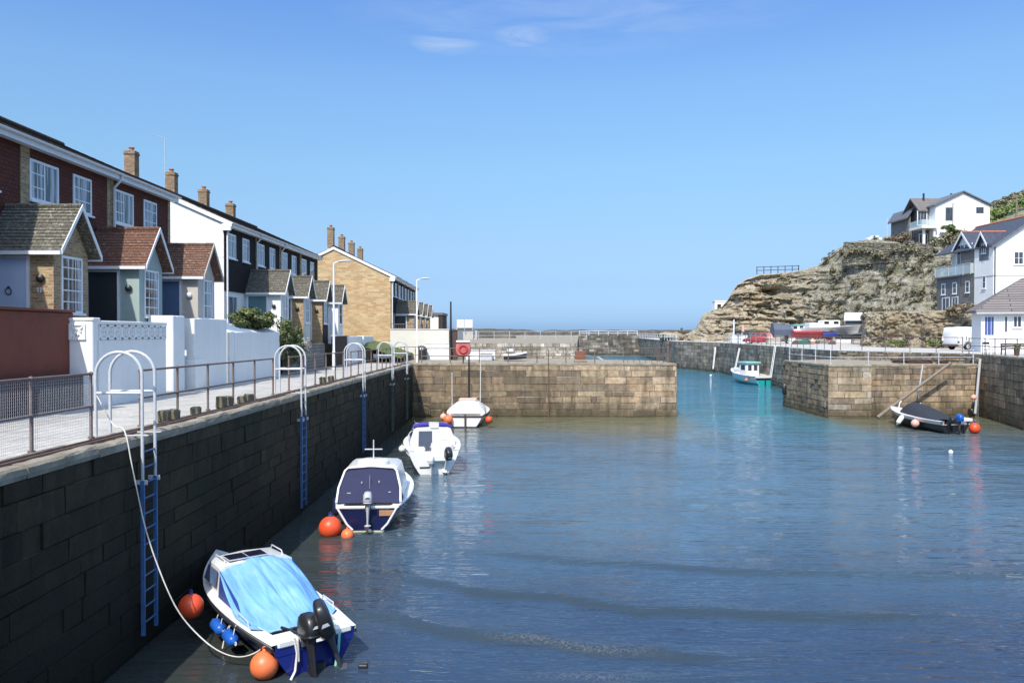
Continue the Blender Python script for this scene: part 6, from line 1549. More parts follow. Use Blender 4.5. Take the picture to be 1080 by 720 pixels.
outboard(b3,-.12,-.22,.50,scale=.85,tilt=R(12),cowl='white_pvc',leg='white_pvc',yaw=R(-8),tiller=False)
mb=MB(); mb.bbox((-.35,-.02,.3),(.5,.04,.05),.01); mb.bbox((-.78,-.03,.12),(.1,.05,.3),.02); mb.build('transom_step',M('black_plastic'),b3)
buoy('fender',(-4.75,34.0,.95),.15,'white_pvc','white ball fender high on the port side of the third boat','white ball fenders')
buoy('fender',(-4.78,33.2,.38),.16,'white_pvc','white ball fender low on the port side of the third boat','white ball fenders')

# ---- boat 4: white day boat by the pier with bare mast
b4=thing('moored_boat',(-2.95,49.4,0),'white covered day boat moored under the pier, with a thin dark mast','boat','small boats moored in the dock',rz=R(-2))
HS4=hull_shape(6.0,2.75,.78,1.1,tw=.80,draft=.3)
mb=MB(); hull_mesh(mb,HS4); mb.build('hull',M('gel_white'),b4,smooth=60)
mb=MB(); decks(mb,HS4,.2,.01,0,1,.3); mb.build('side_deck',M('gel_white'),b4,smooth=50)
mb=MB()
for s in (-1,1): mb.tube(sheer(HS4,s,.93,-.02),.05,8)
mb.tube([HS4[0](0,.93,-1)+V((0,-.02,0)),HS4[0](0,.93,1)+V((0,-.02,0))],.05,8); mb.build('rubbing_strake',M('red_plinth'),b4,smooth=60)
mb=MB(); mb.add([HS4[0](0,.34,-1)+V((.0,-.012,0)),HS4[0](0,.34,1)+V((0,-.012,0)),HS4[0](0,.25,1)+V((-.0,-.012,0)),HS4[0](0,.25,-1)+V((0,-.012,0))],[(0,3,2,1)])
for s in (-1,1):
    a=sheer(HS4,s,.25,-.012); b=sheer(HS4,s,.36,-.012); mb.loft([[p,q] for p,q in zip(a,b)],closed=False)
mb.build('waterline_stripe',M('hull_black'),b4)
C=[A2(.5,1.22,.86,.82,1.36),A2(1.6,1.2,.70,.88,1.52),A2(3.2,1.05,.6,.95,1.50),A2(4.6,.5,.25,1.02,1.2)]
mb=MB(); mb.loft(C,closed=False); mb.poly(C[0]); mb.build('boat_cover',M('white_pvc'),b4,smooth=50,fix=True)
mb=MB(); mb.bbox((0,2.2,1.60),(1.15,.9,.14),.04); mb.build('hatch',M('pink_pvc'),b4)
mb=MB(); mb.tube([(0.02,2.6,1.5),(.02,2.6,4.45)],[.07,.05],8); mb.build('mast',M('black_iron'),b4,smooth=50)
mb=MB(); mb.bbox((.02,-.10,.36),(.10,.10,.95),.02); mb.build('rudder',M('oak_dark'),b4)
mb=MB(); mb.tube([(-.95,1.2,.9),(-.95,1.2,3.4)],.025,6); mb.tube([(.75,2.8,1.4),(.78,2.8,4.2)],.03,6); mb.build('spar',M('rope_white'),b4)
buoy('mooring_buoy',(-4.0,49.3,.52),.30,'orange_pale','pale orange buoy on the port quarter of the white day boat','orange mooring buoys')
buoy('mooring_buoy',(-4.35,49.9,.62),.22,'pink_pvc','pinkish buoy tucked behind the port quarter of the white day boat','orange mooring buoys')
buoy('mooring_buoy',(-1.45,49.3,.52),.22,'orange_pvc','orange buoy on the starboard quarter of the white day boat','orange mooring buoys')

# ---- teal boat in the channel
b5=thing('fishing_boat',(28.45,88.5,0),'teal sterned fishing boat with white wheelhouse in the channel','boat',rz=R(14))
HS5=hull_shape(7.4,2.9,1.0,1.6,tw=.88,draft=.4)
mb=MB(); hull_mesh(mb,HS5,0,.72); mb.build('hull',M('gel_white'),b5,smooth=60)
mb=MB(); mb.poly([HS5[0](0,u,sd)+V((-sd*.03,-.012,0)) for sd,u in [(-1,.70),(-1,.55),(-1,.42),(-1,.3),(-1,.2),(1,.2),(1,.3),(1,.42),(1,.55),(1,.70)]]); mb.build('transom',M('hull_teal'),b5)
mb=MB()
for sd in (-1,1):
    a=sheer(HS5,sd,.28,-.012); b=sheer(HS5,sd,.46,-.012); mb.loft([[p,q] for p,q in zip(a,b)],closed=False)
mb.build('waterline_stripe',M('hull_teal'),b5)
mb=MB()
for s in (-1,1):
    a=sheer(HS5,s,.70,-.02,t0=.18); b=sheer(HS5,s,1.02,-.02,t0=.18); mb.loft([[p,q] for p,q in zip(a,b)],closed=False)
decks(mb,HS5,.2,.02,0,1,.4); mb.build('bulwark',M('gel_white'),b5,smooth=50)
mb=MB(); mb.add([HS5[0](0,.70,-1)+V((0,-.02,0)),HS5[0](0,.70,1)+V((0,-.02,0)),HS5[0](0,.88,1)+V((0,-.02,0)),HS5[0](0,.88,-1)+V((0,-.02,0))],[(0,1,2,3)]); mb.build('black_band',M('hull_black'),b5)
mb=MB(); mb.add([HS5[0](0,.88,-1)+V((0,-.02,0)),HS5[0](0,.88,1)+V((0,-.02,0)),HS5[0](0,1.1,1)+V((0,-.02,0)),HS5[0](0,1.1,-1)+V((0,-.02,0))],[(0,1,2,3)]); mb.build('stern_rail',M('gel_white'),b5)
mb=MB(); mb.bbox((0,-.04,.35),(.14,.10,.95),.03); mb.build('rudder_post',M('hull_black'),b5)
mb=MB(); mb.bbox((-.15,3.1,1.65),(1.7,1.5,1.5),.06); wh=mb.build('wheelhouse',M('gel_white'),b5)
for x in (-.52,.22):
    mb=MB(); mb.quad((x-.22,2.343,1.55),(x+.22,2.343,1.55),(x+.22,2.343,2.2),(x-.22,2.343,2.2)); mb.build('wheelhouse_window',M('pane_dark'),wh)
mb=MB(); mb.quad((-1.003,2.6,1.6),(-1.003,3.5,1.6),(-1.003,3.5,2.2),(-1.003,2.6,2.2)); mb.build('wheelhouse_window',M('pane_dark'),wh)
mb=MB(); mb.bbox((-.15,3.05,2.47),(1.95,1.8,.2),.05); mb.build('wheelhouse_roof',M('roof_teal'),wh)
mb=MB(); mb.bbox((-.2,4.8,1.55),(1.3,1.6,.5),.12); mb.build('fore_cabin',M('gel_white'),b5)
mb=MB(); mb.tube([(1.1,.4,1.1),(1.12,.4,3.1)],.03,6); mb.bbox((1.1,.4,1.5),(.25,.2,.5),.05); mb.build('pole',M('pink_pvc'),b5)
buoy('fender',(30.05,88.2,.62),.26,'white_pvc','white ball fender at the starboard quarter of the teal boat','white ball fenders')
buoy('mooring_buoy',(26.6,89.4,.55),.2,'orange_pale','orange buoy on the port side of the teal boat','orange mooring buoys')

# ---- dark boat under a black cover at the right wall
b6=thing('moored_boat',(26.15,46.4,0),'black hulled boat under a black cover at the right quay, with blue capped outboard','boat','small boats moored in the dock',rz=R(8))
HS6=hull_shape(6.2,2.35,.72,1.05,tw=.84,draft=.25)
mb=MB(); hull_mesh(mb,HS6,0,.80); mb.build('hull',M('hull_black'),b6,smooth=60)
mb=MB()
for s in (-1,1):
    a=sheer(HS6,s,.80); b=sheer(HS6,s,1.0,-.01); mb.loft([[p,q] for p,q in zip(a,b)],closed=False)
decks(mb,HS6,.26,.01,0,1,.3); mb.build('side_deck',M('gel_white'),b6,smooth=50)
mb=MB(); rings=[]
for k in range(13):
    v=k/12; y=.55+3.6*v; zt=.80+(.80 if v>.02 else 0)*(1-(1-v)**1.5)*.95 if v<.9 else 1.56-(v-.9)*2.2; w=.86+.1*math.sin(v*math.pi)
    r_=[]
    for i in range(11):
        u=-1+.2*i; r_.append(V((u*w,y,.76+(zt-.76)*(1-abs(u)**2.4)+.018*noise.noise(V((u*3,v*5,0))))))
    rings.append(r_)
mb.loft(rings,closed=False); mb.poly(rings[-1]); mb.build('boat_cover',M('canvas_black'),b6,smooth=60,fix=True)
mb=MB(); mb.tube([(-.86,4.15,.8),(-.72,4.2,1.45),(-.6,4.2,1.58)],.035,8); mb.tube([(.86,4.15,.8),(.72,4.2,1.45)],.035,8); mb.build('screen_frame',M('gel_white'),b6,smooth=50)
mb=MB(); mb.poly([V((-.84,4.25,.85)),V((.84,4.25,.85)),V((.55,4.9,1.02)),V((-.55,4.9,1.02))]); mb.build('foredeck',M('gel_white'),b6)
outboard(b6,.12,-.06,.72,scale=.95,tilt=R(8),cap='blue_pvc',leg='dark_grey_plastic',tiller=False)
outboard(b6,-.45,-.08,.72,scale=.8,tilt=R(35),cowl='black_plastic',leg='black_plastic')
mb=MB(); mb.bbox((.82,.30,.80),(.55,.75,.20),.07); mb.build('quarter_seat',M('gel_white'),b6)
mb=MB(); mb.tube([(-.6,-.05,.7),(-.5,-.12,.2),(-.45,-.1,-.05)],.03,6); mb.tube([(.45,-.05,.6),(.5,-.12,.1),(.48,-.1,-.05)],.025,6); mb.tube([(.0,-.3,.3),(.05,-.32,-.05)],.03,6); mb.build('cable',M('black_plastic'),b6)
def b6w(x,y,z): return Matrix.Translation(b6.location)@rotz(R(8))@V((x,y,z))
buoy('mooring_buoy',b6w(1.28,.05,.30),.32,'orange_pvc','orange buoy at the stern of the black covered boat','orange mooring buoys')
buoy('mooring_buoy',b6w(-1.25,1.9,.42),.24,'pink_pvc','faded pink buoy on the side of the black covered boat','orange mooring buoys')
fender(b6w(-1.28,3.3,.50),Matrix.Rotation(R(35),3,'Y'),.15,.62,'white_pvc','white cylinder fender on the bow side of the black covered boat')
p=at(1027.5,419,55.0); buoy('mooring_buoy',p,.19,'pink_pvc','small faded buoy hanging on the corner pipe of the right pier')
p=at(1026.5,427,54.9); fender(p,Matrix.Rotation(R(12),3,'Y'),.08,.55,'black_plastic','slim black fender hanging below the faded buoy on the right pier')
buoy('mooring_buoy',(21.7,38.9,.06),.11,'white_pvc','tiny white float alone on the open water at right')
buoy('mooring_buoy',(27.0,107.0,.08),.16,'white_pvc','tiny white float near the far channel wall')
p=at(826,414,63.4); fender(V((21.85,63.2,1.35)),Matrix.Rotation(0,3,'Y'),.17,.75,'black_plastic','black tyre-like fender on the corner of the right pier')
# ---------------------------------------------------------------- shrubs
def leaf_cloud(mb,c,rad,n,size,rnd,shell=.55,flat=.0,stretch=1.0,lumps=9):
    c=V(c); L=[]
    for k in range(lumps):
        d=V((rnd.gauss(0,1),rnd.gauss(0,1),rnd.gauss(0,1))).normalized(); q=rnd.uniform(.35,.8) if lumps<20 else rnd.uniform(.3,.95)
        L.append((V((d.x*rad[0]*q,d.y*rad[1]*q,d.z*rad[2]*q)),rnd.uniform(.32,.55) if lumps<20 else rnd.uniform(.16,.36)))
    for i in range(n):
        o,k=rnd.choice(L); d=V((rnd.gauss(0,1),rnd.gauss(0,1),rnd.gauss(0,1))).normalized()
        r=rnd.uniform(shell,1.0)*k
        p=c+o+V((d.x*rad[0]*r,d.y*rad[1]*r,d.z*rad[2]*r))
        nrm=(d+V((rnd.gauss(0,.5),rnd.gauss(0,.5),rnd.gauss(0,.5)+.3))).normalized(); u=nrm.orthogonal().normalized(); a=rnd.uniform(0,6.28); w=nrm.cross(u); u2=u*math.cos(a)+w*math.sin(a); w2=nrm.cross(u2)
        s=size*rnd.uniform(.6,1.4); l=s*1.7*stretch
        mb.add([p-u2*l*.5,p+w2*s*.5-u2*l*.05+nrm*s*.12,p+u2*l*.5,p-w2*s*.5-u2*l*.05+nrm*s*.12],[(0,1,2,3)])
def shrub(name,loc,rad,label,mat,n=2600,size=.06,cat='shrub',group=None,seed=1,core='scrub_core',stems=True,lumps=9,stretch=1.0):
    rnd=random.Random(seed); t=thing(name,loc,label,cat,group)
    mb=MB(); leaf_cloud(mb,(0,0,rad[2]*1.0),rad,n,size,rnd,lumps=lumps,stretch=stretch); mb.build('foliage',M(mat),t,uv=False)
    mb=MB()
    for k in range(7):
        a=rnd.uniform(0,6.28); q=rnd.uniform(.25,.6)
        mb.tube([(0,0,-.1),(math.cos(a)*rad[0]*q*.4,math.sin(a)*rad[1]*q*.4,rad[2]*.7),(math.cos(a)*rad[0]*q,math.sin(a)*rad[1]*q,rad[2]*1.35)],[.03,.02,.008],5)
    mb.build('stem',M('bark'),t,uv=False)
    return t
shrub('hedge_bush',(-11.2,34.6,5.98),(.80,2.3,.60),'glossy green hedge bush rising behind the sloping white wall','leaf_green',6500,.075,seed=3,lumps=44)
shrub('hedge_bush',(-10.95,38.2,4.35),(.65,1.55,1.18),'darker rounded green bush at the far end of the sloping white wall','leaf_green',6500,.07,seed=4,lumps=44)
shrub('silver_bush',(-10.9,40.3,4.3),(.60,1.1,.72),'feathery silver grey bush between the green hedge and the lamp post','leaf_silver',2600,.05,seed=5,lumps=12,stretch=1.8)
shrub('silver_bush',(-11.0,42.2,4.3),(.40,.8,.5),'smaller dry silvery bush against the rubble wall','leaf_silver',1300,.05,seed=6,stretch=1.8)
# scrub along the cliff and banks
def strip(name,pts,label,mat,n,size,rad,seed,group='scrub on the cliff'):
    rnd=random.Random(seed); a=V(pts[0]); t=thing(name,a,label,'scrub',group); mb=MB(origin=a)
    for p in pts: leaf_cloud(mb,p,(rad*rnd.uniform(.7,1.3),rad*rnd.uniform(.7,1.2),rad*rnd.uniform(.5,.9)),n,size,rnd,shell=.3,lumps=7)
    mb.build('foliage',M(mat),t,uv=False); mb=MB(origin=a)
    for p in pts: mb.tube([V(p)-V((0,0,rad*.8)),V(p)+V((.1,0,rad*.2))],[.05,.02],5)
    mb.build('stem',M('bark'),t,uv=False); return t
strip('scrub_bush',[at(988,255,123.5),at(996,253,123.5),at(1004,252,124),at(1010,248,124.2),at(984,258,123)],'green bushes at the foot of the cliff-top house','leaf_olive',420,.24,1.5,21)
strip('scrub_bush',[at(1000,240,124.3),at(1004,243,124.3)],'slim dark bush against the wall of the cliff-top house','leaf_green',380,.2,1.0,22)
strip('scrub_bush',[at(944,252,129),at(951,250,129),at(938,254,129.5)],'brown bracken clump left of the cliff-top house','leaf_bracken',380,.24,1.4,23)
strip('scrub_bush',[at(1046+7*k,227.5-3.2*k,150) for k in range(8)],'bright green bank of bushes on the slope above the slate roof','leaf_bright',420,.30,1.7,24)
strip('scrub_bush',[at(1050+8*k,216-3.4*k,184) for k in range(5)],'duller green bushes high on the hillside skyline','leaf_olive',300,.34,1.3,25)
strip('scrub_bush',[at(944,361,79),at(950,361,79),at(983,361,76.5),at(989,362,76.5),at(995,361.5,75.5)],'low green bushes at the foot of the stone bank beside the van','leaf_bright',420,.13,.62,26)
strip('scrub_bush',[at(1012,326,76.8),at(1020,325,76.2),at(1027,325,75.8),at(1004,327,77.2)],'brown scrub on top of the stone bank above the van','leaf_bracken',420,.14,.75,27)
strip('scrub_bush',[at(912,332,88),at(921,331,86),at(931,330,84.5),at(944,328,83)],'olive scrub trailing over the left end of the stone bank','leaf_olive',420,.16,.95,28)
rnd=random.Random(77); cl=[]
for k in range(150):
    i=rnd.randrange(140,285); rows=CLIFF[i]; j=rnd.randrange(16,112); cl.append(rows[j]+V((0,-.3,.2)))
t=thing('cliff_scrub',cl[0],'grey olive scrub covering the right part of the cliff face','scrub'); mb=MB(origin=cl[0])
for p in cl: leaf_cloud(mb,p,(rnd.uniform(.4,1.3),rnd.uniform(.4,.7),rnd.uniform(.3,.9)),110,.17,rnd,shell=.3,lumps=5)
o=mb.build('foliage',M('leaf_olive'),t,uv=False); o['kind']='stuff'; t['kind']='stuff'
strip('scrub_bush',[at(890+7.5*k+rnd.uniform(-3,3),266+rnd.uniform(-4,5),124.4-.93*k) for k in range(13)],'olive scrub growing up against the grey cliff-top wall','leaf_olive',300,.17,.85,29)
# bare twiggy trees on the bank
def bare_tree(loc,h,label,seed):
    rnd=random.Random(seed); t=thing('bare_tree',loc,label,'tree','bare trees on the bank'); tr=MB(origin=loc); tw=MB(origin=loc); loc=V(loc)
    def grow(p,d,l,r,k):
        q=p+d*l; (tr if k<2 else tw).tube([p,p+d*l*.5+V((rnd.gauss(0,.05*l),rnd.gauss(0,.05*l),0)),q],[r,r*.85,r*.65],5,cap=False)
        if k<5:
            for _ in range(3 if k<4 else 2):
                nd=(d+V((rnd.gauss(0,.55),rnd.gauss(0,.55),rnd.gauss(.12,.35)))).normalized(); grow(q,nd,l*rnd.uniform(.55,.8),r*.6,k+1)
    for s in range(3): grow(loc+V((rnd.uniform(-.3,.3),0,0)),V((rnd.gauss(0,.3),rnd.gauss(0,.2),1)).normalized(),h*.27,.055,0)
    tr.build('trunk',M('bark'),t,uv=False); tw.build('twigs',M('leaf_bracken'),t,uv=False)
bare_tree(tuple(at(957,366,78.2)),3.0,'leafless twiggy tree in the middle of the stone bank',31)
bare_tree(tuple(at(975,366,76.8)),3.3,'leafless tree leaning on the bank nearest the van',32)
bare_tree(tuple(at(934,364,81)),2.3,'small leafless bush tree at the left of the stone bank',33)

# ---------------------------------------------------------------- poles, fence on the cliff
railing('cliff_railing','dark railing on the skyline at the top of the cliff',[(at(798,289,143).x,143),(at(842,286,140).x,140)],rng(0,8.5,1.2),at(820,288.4,141.5).z,h=1.25,mid=.65,r=.07,pr=.08,mat='slate_blue',group=None)
for (px,y0,y1,D,r,lab,m_) in ((935,230,256,132,.07,'thin pale pole on the cliff top left of the white house','galv'),(1071,206,229,140,.14,'pale telegraph pole on the green slope above the slate roof','timber_grey'),(774,337,364,112,.10,'white pole beside the grey winch on the harbour road','white_paint')):
    a=at(px,y1,D); b=at(px,y0,D); mb=MB(origin=a); mb.tube([a-V((0,0,1.2)),b],[r*1.2,r],8); 
    if D==140: mb.bar(b+V((-.7,0,-.3)),b+V((.7,0,-.3)),.1)
    o=mb.build('pole',M(m_),smooth=50); o.location=a; tag(o,lab,'pole')
p=at(921,253.5,131.5); mb=MB(origin=p); mb.bbox(p+V((0,0,.15)),(2.4,1.2,.5),.1); mb.bbox(p+V((.1,0,.55)),(1.2,1.0,.35),.1); o=mb.build('roof_hatch_block',M('white_paint')); o.name='white_block'; o.location=p; tag(o,'small white block on the cliff edge left of the white house','block')
p=at(720,352,150); mb=MB(origin=p); mb.bbox(p+V((0,0,.35)),(1.5,1.3,.7),.2); mb.bbox(p+V((-.2,0,.85)),(.4,.45,.6),.1); o=mb.build('stone_cairn',M('sea_rock')); o.location=p; tag(o,'small dark cairn on the low headland where the cliff meets the sea','cairn')
for (pts_,lab,sd) in (([(703,353),(709,352),(714,351.5)],'pale rocks at the outer end of the far wall',1),([(722,355),(728,353),(735,350)],'boulders at the foot of the headland',2)):
    rnd=random.Random(sd); a=at(*pts_[0],148); mb=MB(origin=a)
    for (px,py) in pts_:
        for k in range(6):
            q=at(px+rnd.uniform(-3,3),py+rnd.uniform(0,5),150+rnd.uniform(-3,3)); mb.sphere(q,rnd.uniform(.5,1.1),8,(1.4,1,.7))
    for v in mb.v: v+=V((noise.noise(v*.9),noise.noise(v*.9+V((5,0,0))),noise.noise(v*.9+V((9,0,0)))))*.35
    o=mb.build('boulders',M('cliff_rock'),uv=False); o.location=a; tag(o,lab,'boulders'); o['kind']='stuff'

# ---------------------------------------------------------------- vehicles
def wheel(t,x,y,r=.32,w=.2):
    mb=MB(); mb.M=Matrix.Translation((x,y,r))@Matrix.Rotation(R(90),4,'Y'); mb.lathe([(r*.6,-w/2),(r*.92,-w/2),(r,-w*.3),(r,w*.3),(r*.92,w/2),(r*.6,w/2)],(0,0,0),20); mb.build('tyre',M('tyre_rubber'),t,smooth=50,fix=True) 
def wheelset(t,xs,ys,r=.32,w=.2):
    for x in xs:
        for y in ys:
            mb=MB(); mb.M=Matrix.Translation((x,y,r))@Matrix.Rotation(R(90),4,'Y'); mb.lathe([(r*.58,-w/2),(r*.92,-w/2),(r,-w*.3),(r,w*.3),(r*.92,w/2),(r*.58,w/2)],(0,0,0),20); wh=mb.build('wheel',M('tyre_rubber'),t,smooth=50,fix=True)
            mb=MB(); mb.M=Matrix.Translation((x,y,r))@Matrix.Rotation(R(90),4,'Y'); s=1 if x>0 else -1; mb.lathe([(0,w*.32*s),(r*.2,w*.36*s),(r*.45,w*.30*s),(r*.58,w*.48*s)],(0,0,0),16); mb.build('hub_cap',M('galv'),wh,smooth=40)
def car(loc,rz,label,paint,L=4.0,Wd=1.72,H=1.48,group='cars parked on the harbour road',van=False):
    """front toward +y"""
    t=thing('parked_van' if van else 'parked_car',loc,label,'van' if van else 'car',group,rz=rz)
    w=Wd/2
    if not van:
        st=[(-L/2,.35,.74,.80),(-L/2+.06,.30,.82,.92),(-L*.30,.22,.92,1.0),(0,.20,.92,1.0),(L*.22,.20,.90,.99),(L*.40,.25,.78,.94),(L/2-.05,.30,.66,.84),(L/2,.36,.58,.76)]
        rings=[]
        for (y,z0,z1,k) in st:
            a=w*k; rings.append([V((-a*.94,y,z0)),V((-a,y,z0+.18)),V((-a,y,z1-.12)),V((-a*.93,y,z1)),V((a*.93,y,z1)),V((a,y,z1-.12)),V((a,y,z0+.18)),V((a*.94,y,z0))])
        mb=MB(); mb.loft(rings); mb.build('body',M(paint),t,smooth=50,fix=True)
        st=[(-L/2+.14,.86,.86,.80),(-L/2+.42,H-.06,.9,.68),(-L*.20,H,.92,.66),(L*.06,H-.02,.92,.67),(L*.25,.90,.90,.74)]
        base=lambda y:.88
        rings=[]
        for (y,z,kb,kt) in st: rings.append([V((-w*kb,y,.86)),V((-w*kt,y,z)),V((w*kt,y,z)),V((w*kb,y,.86))])
        mb=MB(); mb.loft(rings); mb.build('cabin',M(paint),t,smooth=45,fix=True)
        def gl(nm,pts,m_='car_glass'):
            mb=MB(); mb.poly(pts); mb.build(nm,M(m_),t)
        gl('rear_window',[V((-w*.72,-L/2+.195,.99)),V((w*.72,-L/2+.195,.99)),V((w*.62,-L/2+.385,H-.13)),V((-w*.62,-L/2+.385,H-.13))])
        gl('windscreen',[V((w*.74,L*.232,.95)),V((-w*.74,L*.232,.95)),V((-w*.64,L*.085,H-.09)),V((w*.64,L*.085,H-.09))])
        for s in (-1,1):
            for (ya,yb) in ((-L*.26,-L*.09),(-L*.07,L*.10)):
                gl('side_window',[V((s*w*.885,ya,.94)),V((s*w*.885,yb,.94)),V((s*w*.715,yb-.10*(yb>0)-.05,H-.12)),V((s*w*.715,ya+.04,H-.12))])
            mb=MB(); mb.bbox((s*w*.80,-L/2+.03,.80),(.16,.10,.22),.02); mb.build('tail_light',M('lamp_red'),t)
            mb=MB(); mb.bbox((s*w*.72,L/2-.07,.62),(.32,.10,.15),.03); mb.build('headlight',M('lens_clear'),t)
        mb=MB(); mb.bbox((0,-L/2-.01,.45),(Wd*.9,.10,.2),.04); mb.bbox((0,L/2,.42),(Wd*.88,.10,.2),.04); mb.build('bumper',M('dark_grey_plastic'),t)
        mb=MB(); mb.bbox((0,-L/2-.005,.70),(.5,.03,.11),.005); mb.build('number_plate',M('white_paint'),t)
        wheelset(t,(-w*.86,w*.86),(-L*.31,L*.32),.31)
    else:
        st=[(-L/2,.45,H-.25,.93,.82),(-L/2+.05,.40,H-.06,.97,.86),(-L/2+.3,.36,H,1,.88),(L*.14,.36,H,1,.88),(L*.25,.36,H-.10,1,.84),(L*.38,.36,1.12,.99,.90),(L*.47,.36,.98,.95,.86),(L/2,.42,.80,.88,.82)]
        rings=[]
        for (y,z0,z1,kb,kt) in st:
            a=w*kb; b=w*kt; zm=z0+(z1-z0)*.62
            rings.append([V((-a*.96,y,z0)),V((-a,y,z0+.15)),V((-a,y,zm)),V((-b,y,z1-.06)),V((-b+.08,y,z1)),V((b-.08,y,z1)),V((b,y,z1-.06)),V((a,y,zm)),V((a,y,z0+.15)),V((a*.96,y,z0))])
        mb=MB(); mb.loft(rings); mb.build('body',M(paint),t,smooth=45,fix=True)
        for s in (-1,1):
            mb=MB(); mb.poly([V((s*(w+.003),L*.10,1.18)),V((s*(w+.003),L*.33,1.18)),V((s*(w*.94),L*.25,1.62)),V((s*(w*.93),L*.10,1.68))]); mb.build('side_window',M('car_glass'),t)
            mb=MB(); mb.bbox((s*(w*.93),-L/2+.03,1.0),(.14,.10,.40),.02); mb.build('tail_light',M('lens_white'),t)
            mb=MB(); mb.bbox((s*(w*.93),-L/2+.03,.70),(.16,.10,.14),.02); mb.build('reflector',M('dark_grey_plastic'),t)
            mb=MB(); mb.bbox((s*(w*.78),L/2-.05,.75),(.3,.12,.22),.03); mb.build('headlight',M('lens_clear'),t)
            mb=MB(); mb.bbox((s*(w+.01),-L/2+.78,1.05),(.03,.06,.34),.01); mb.build('door_handle',M('dark_grey_plastic'),t)
        mb=MB(); mb.bbox((0,L/2-.0,.45),(Wd*.9,.14,.24),.04); mb.bbox((0,-L/2,.42),(Wd*.9,.14,.2),.04); mb.bbox((-w*.94,-L/2+.25,.44),(.12,.5,.16),.03); mb.build('bumper',M('dark_grey_plastic'),t)
        mb=MB(); mb.poly([V((w*.78,L*.385,1.14)),V((-w*.78,L*.385,1.14)),V((-w*.72,L*.262,H-.16)),V((w*.72,L*.262,H-.16))]); mb.build('windscreen',M('car_glass'),t)
        wheelset(t,(-w*.90,w*.90),(-L*.29,L*.31),.34,.22)
        for s in (-1,1):
            for yy in (-L*.29,L*.31):
                mb=MB(); mb.tube([(s*(w+.004),yy+.40*math.cos(a),.36+.38*math.sin(a)) for a in [math.pi*i/12 for i in range(13)]],.035,6); mb.build('wheel_arch',M('dark_grey_plastic'),t)
    return t
p=at(1003,366.5,69.0); car((p.x+2.2,69.6,ZD),R(-76),'white van parked beside the low white cottage','car_white',L=4.6,Wd=1.9,H=2.02,group=None,van=True)
p=at(801,362.6,104); car((p.x,104,ZD),R(62),'dark red hatchback parked below the cliff','car_red')
p=at(789.5,363,105); car((33.9,113.0,ZD),R(20),'grey car mostly hidden beside the dark red hatchback','car_grey')
p=at(873,362.5,101); car((p.x,112,ZD),R(75),'dark car half hidden behind the boats stored ashore','car_grey')
# ---------------------------------------------------------------- boats and gear stored ashore
def cradle(t,y0,y1,z,w=.9):
    for y in (y0,y1):
        mb=MB(); mb.bar((-w,y,0),(-w*.5,y,z),.12); mb.bar((w,y,0),(w*.5,y,z),.12); mb.bar((-w,y,.06),(w,y,.06),.12); mb.build('cradle',M('rust_steel'),t)
# white cruiser
p=at(875,352,108); t=thing('cabin_cruiser',(p.x-3.6,108,ZD),'white cabin cruiser stored ashore on a cradle below the white shed roof','boat','boats stored ashore',rz=R(-90))
Hc=hull_shape(7.8,2.6,2.15,2.55,tw=.9,draft=-1.25)
mb=MB(); hull_mesh(mb,Hc); decks(mb,Hc,.3,.01,0,1,.3); mb.build('hull',M('gel_white'),t,smooth=50)
mb=MB(); mb.bbox((0,3.5,2.65),(1.9,2.4,1.05),.12); mb.bbox((0,1.4,2.45),(1.9,1.8,.7),.1); cab=mb.build('cabin',M('gel_white'),t)
for y in (2.6,3.9):
    mb=MB(); mb.quad((.955,y-.32+.2,2.65),(.955,y+.32+.2,2.65),(.955,y+.32+.2,3.02),(.955,y-.32+.2,3.02)); mb.build('cabin_window',M('car_glass'),cab)
mb=MB(); mb.quad((1.18,3.1,1.55),(1.18,3.6,1.55),(1.21,3.6,1.75),(1.21,3.1,1.75)); mb.build('porthole',M('car_glass'),t)
mb=MB(); mb.box((1.10,5.0,1.88),(1.16,7.0,1.92)); mb.build('hull_stripe',M('slate_blue'),t)
cradle(t,1.6,5.4,1.4)
# white gig with row of windows behind
p=at(857,352,111); t=thing('passenger_boat',(p.x+2.0,111.5,ZD),'long white boat with a row of small dark windows, stored behind the red boat','boat','boats stored ashore',rz=R(90))
Hg=hull_shape(6.4,2.2,1.6,1.9,tw=.85,draft=-1.0)
mb=MB(); hull_mesh(mb,Hg); decks(mb,Hg,.3,.01,0,1,.3); mb.build('hull',M('gel_white'),t,smooth=50)
mb=MB(); mb.bbox((0,3.0,2.05),(1.5,3.4,.95),.1); cab=mb.build('cabin',M('gel_white'),t); mb=MB(); mb.bbox((0,3.0,2.56),(1.7,3.7,.1),.03); mb.build('cabin_roof',M('hull_teal') if False else M('roof_teal'),t)
for k in range(4):
    mb=MB(); mb.quad((-.755,1.7+.85*k,2.0),(-.755,2.2+.85*k,2.0),(-.755,2.2+.85*k,2.4),(-.755,1.7+.85*k,2.4)); mb.build('cabin_window',M('car_glass'),cab)
cradle(t,1.2,5,1.1)
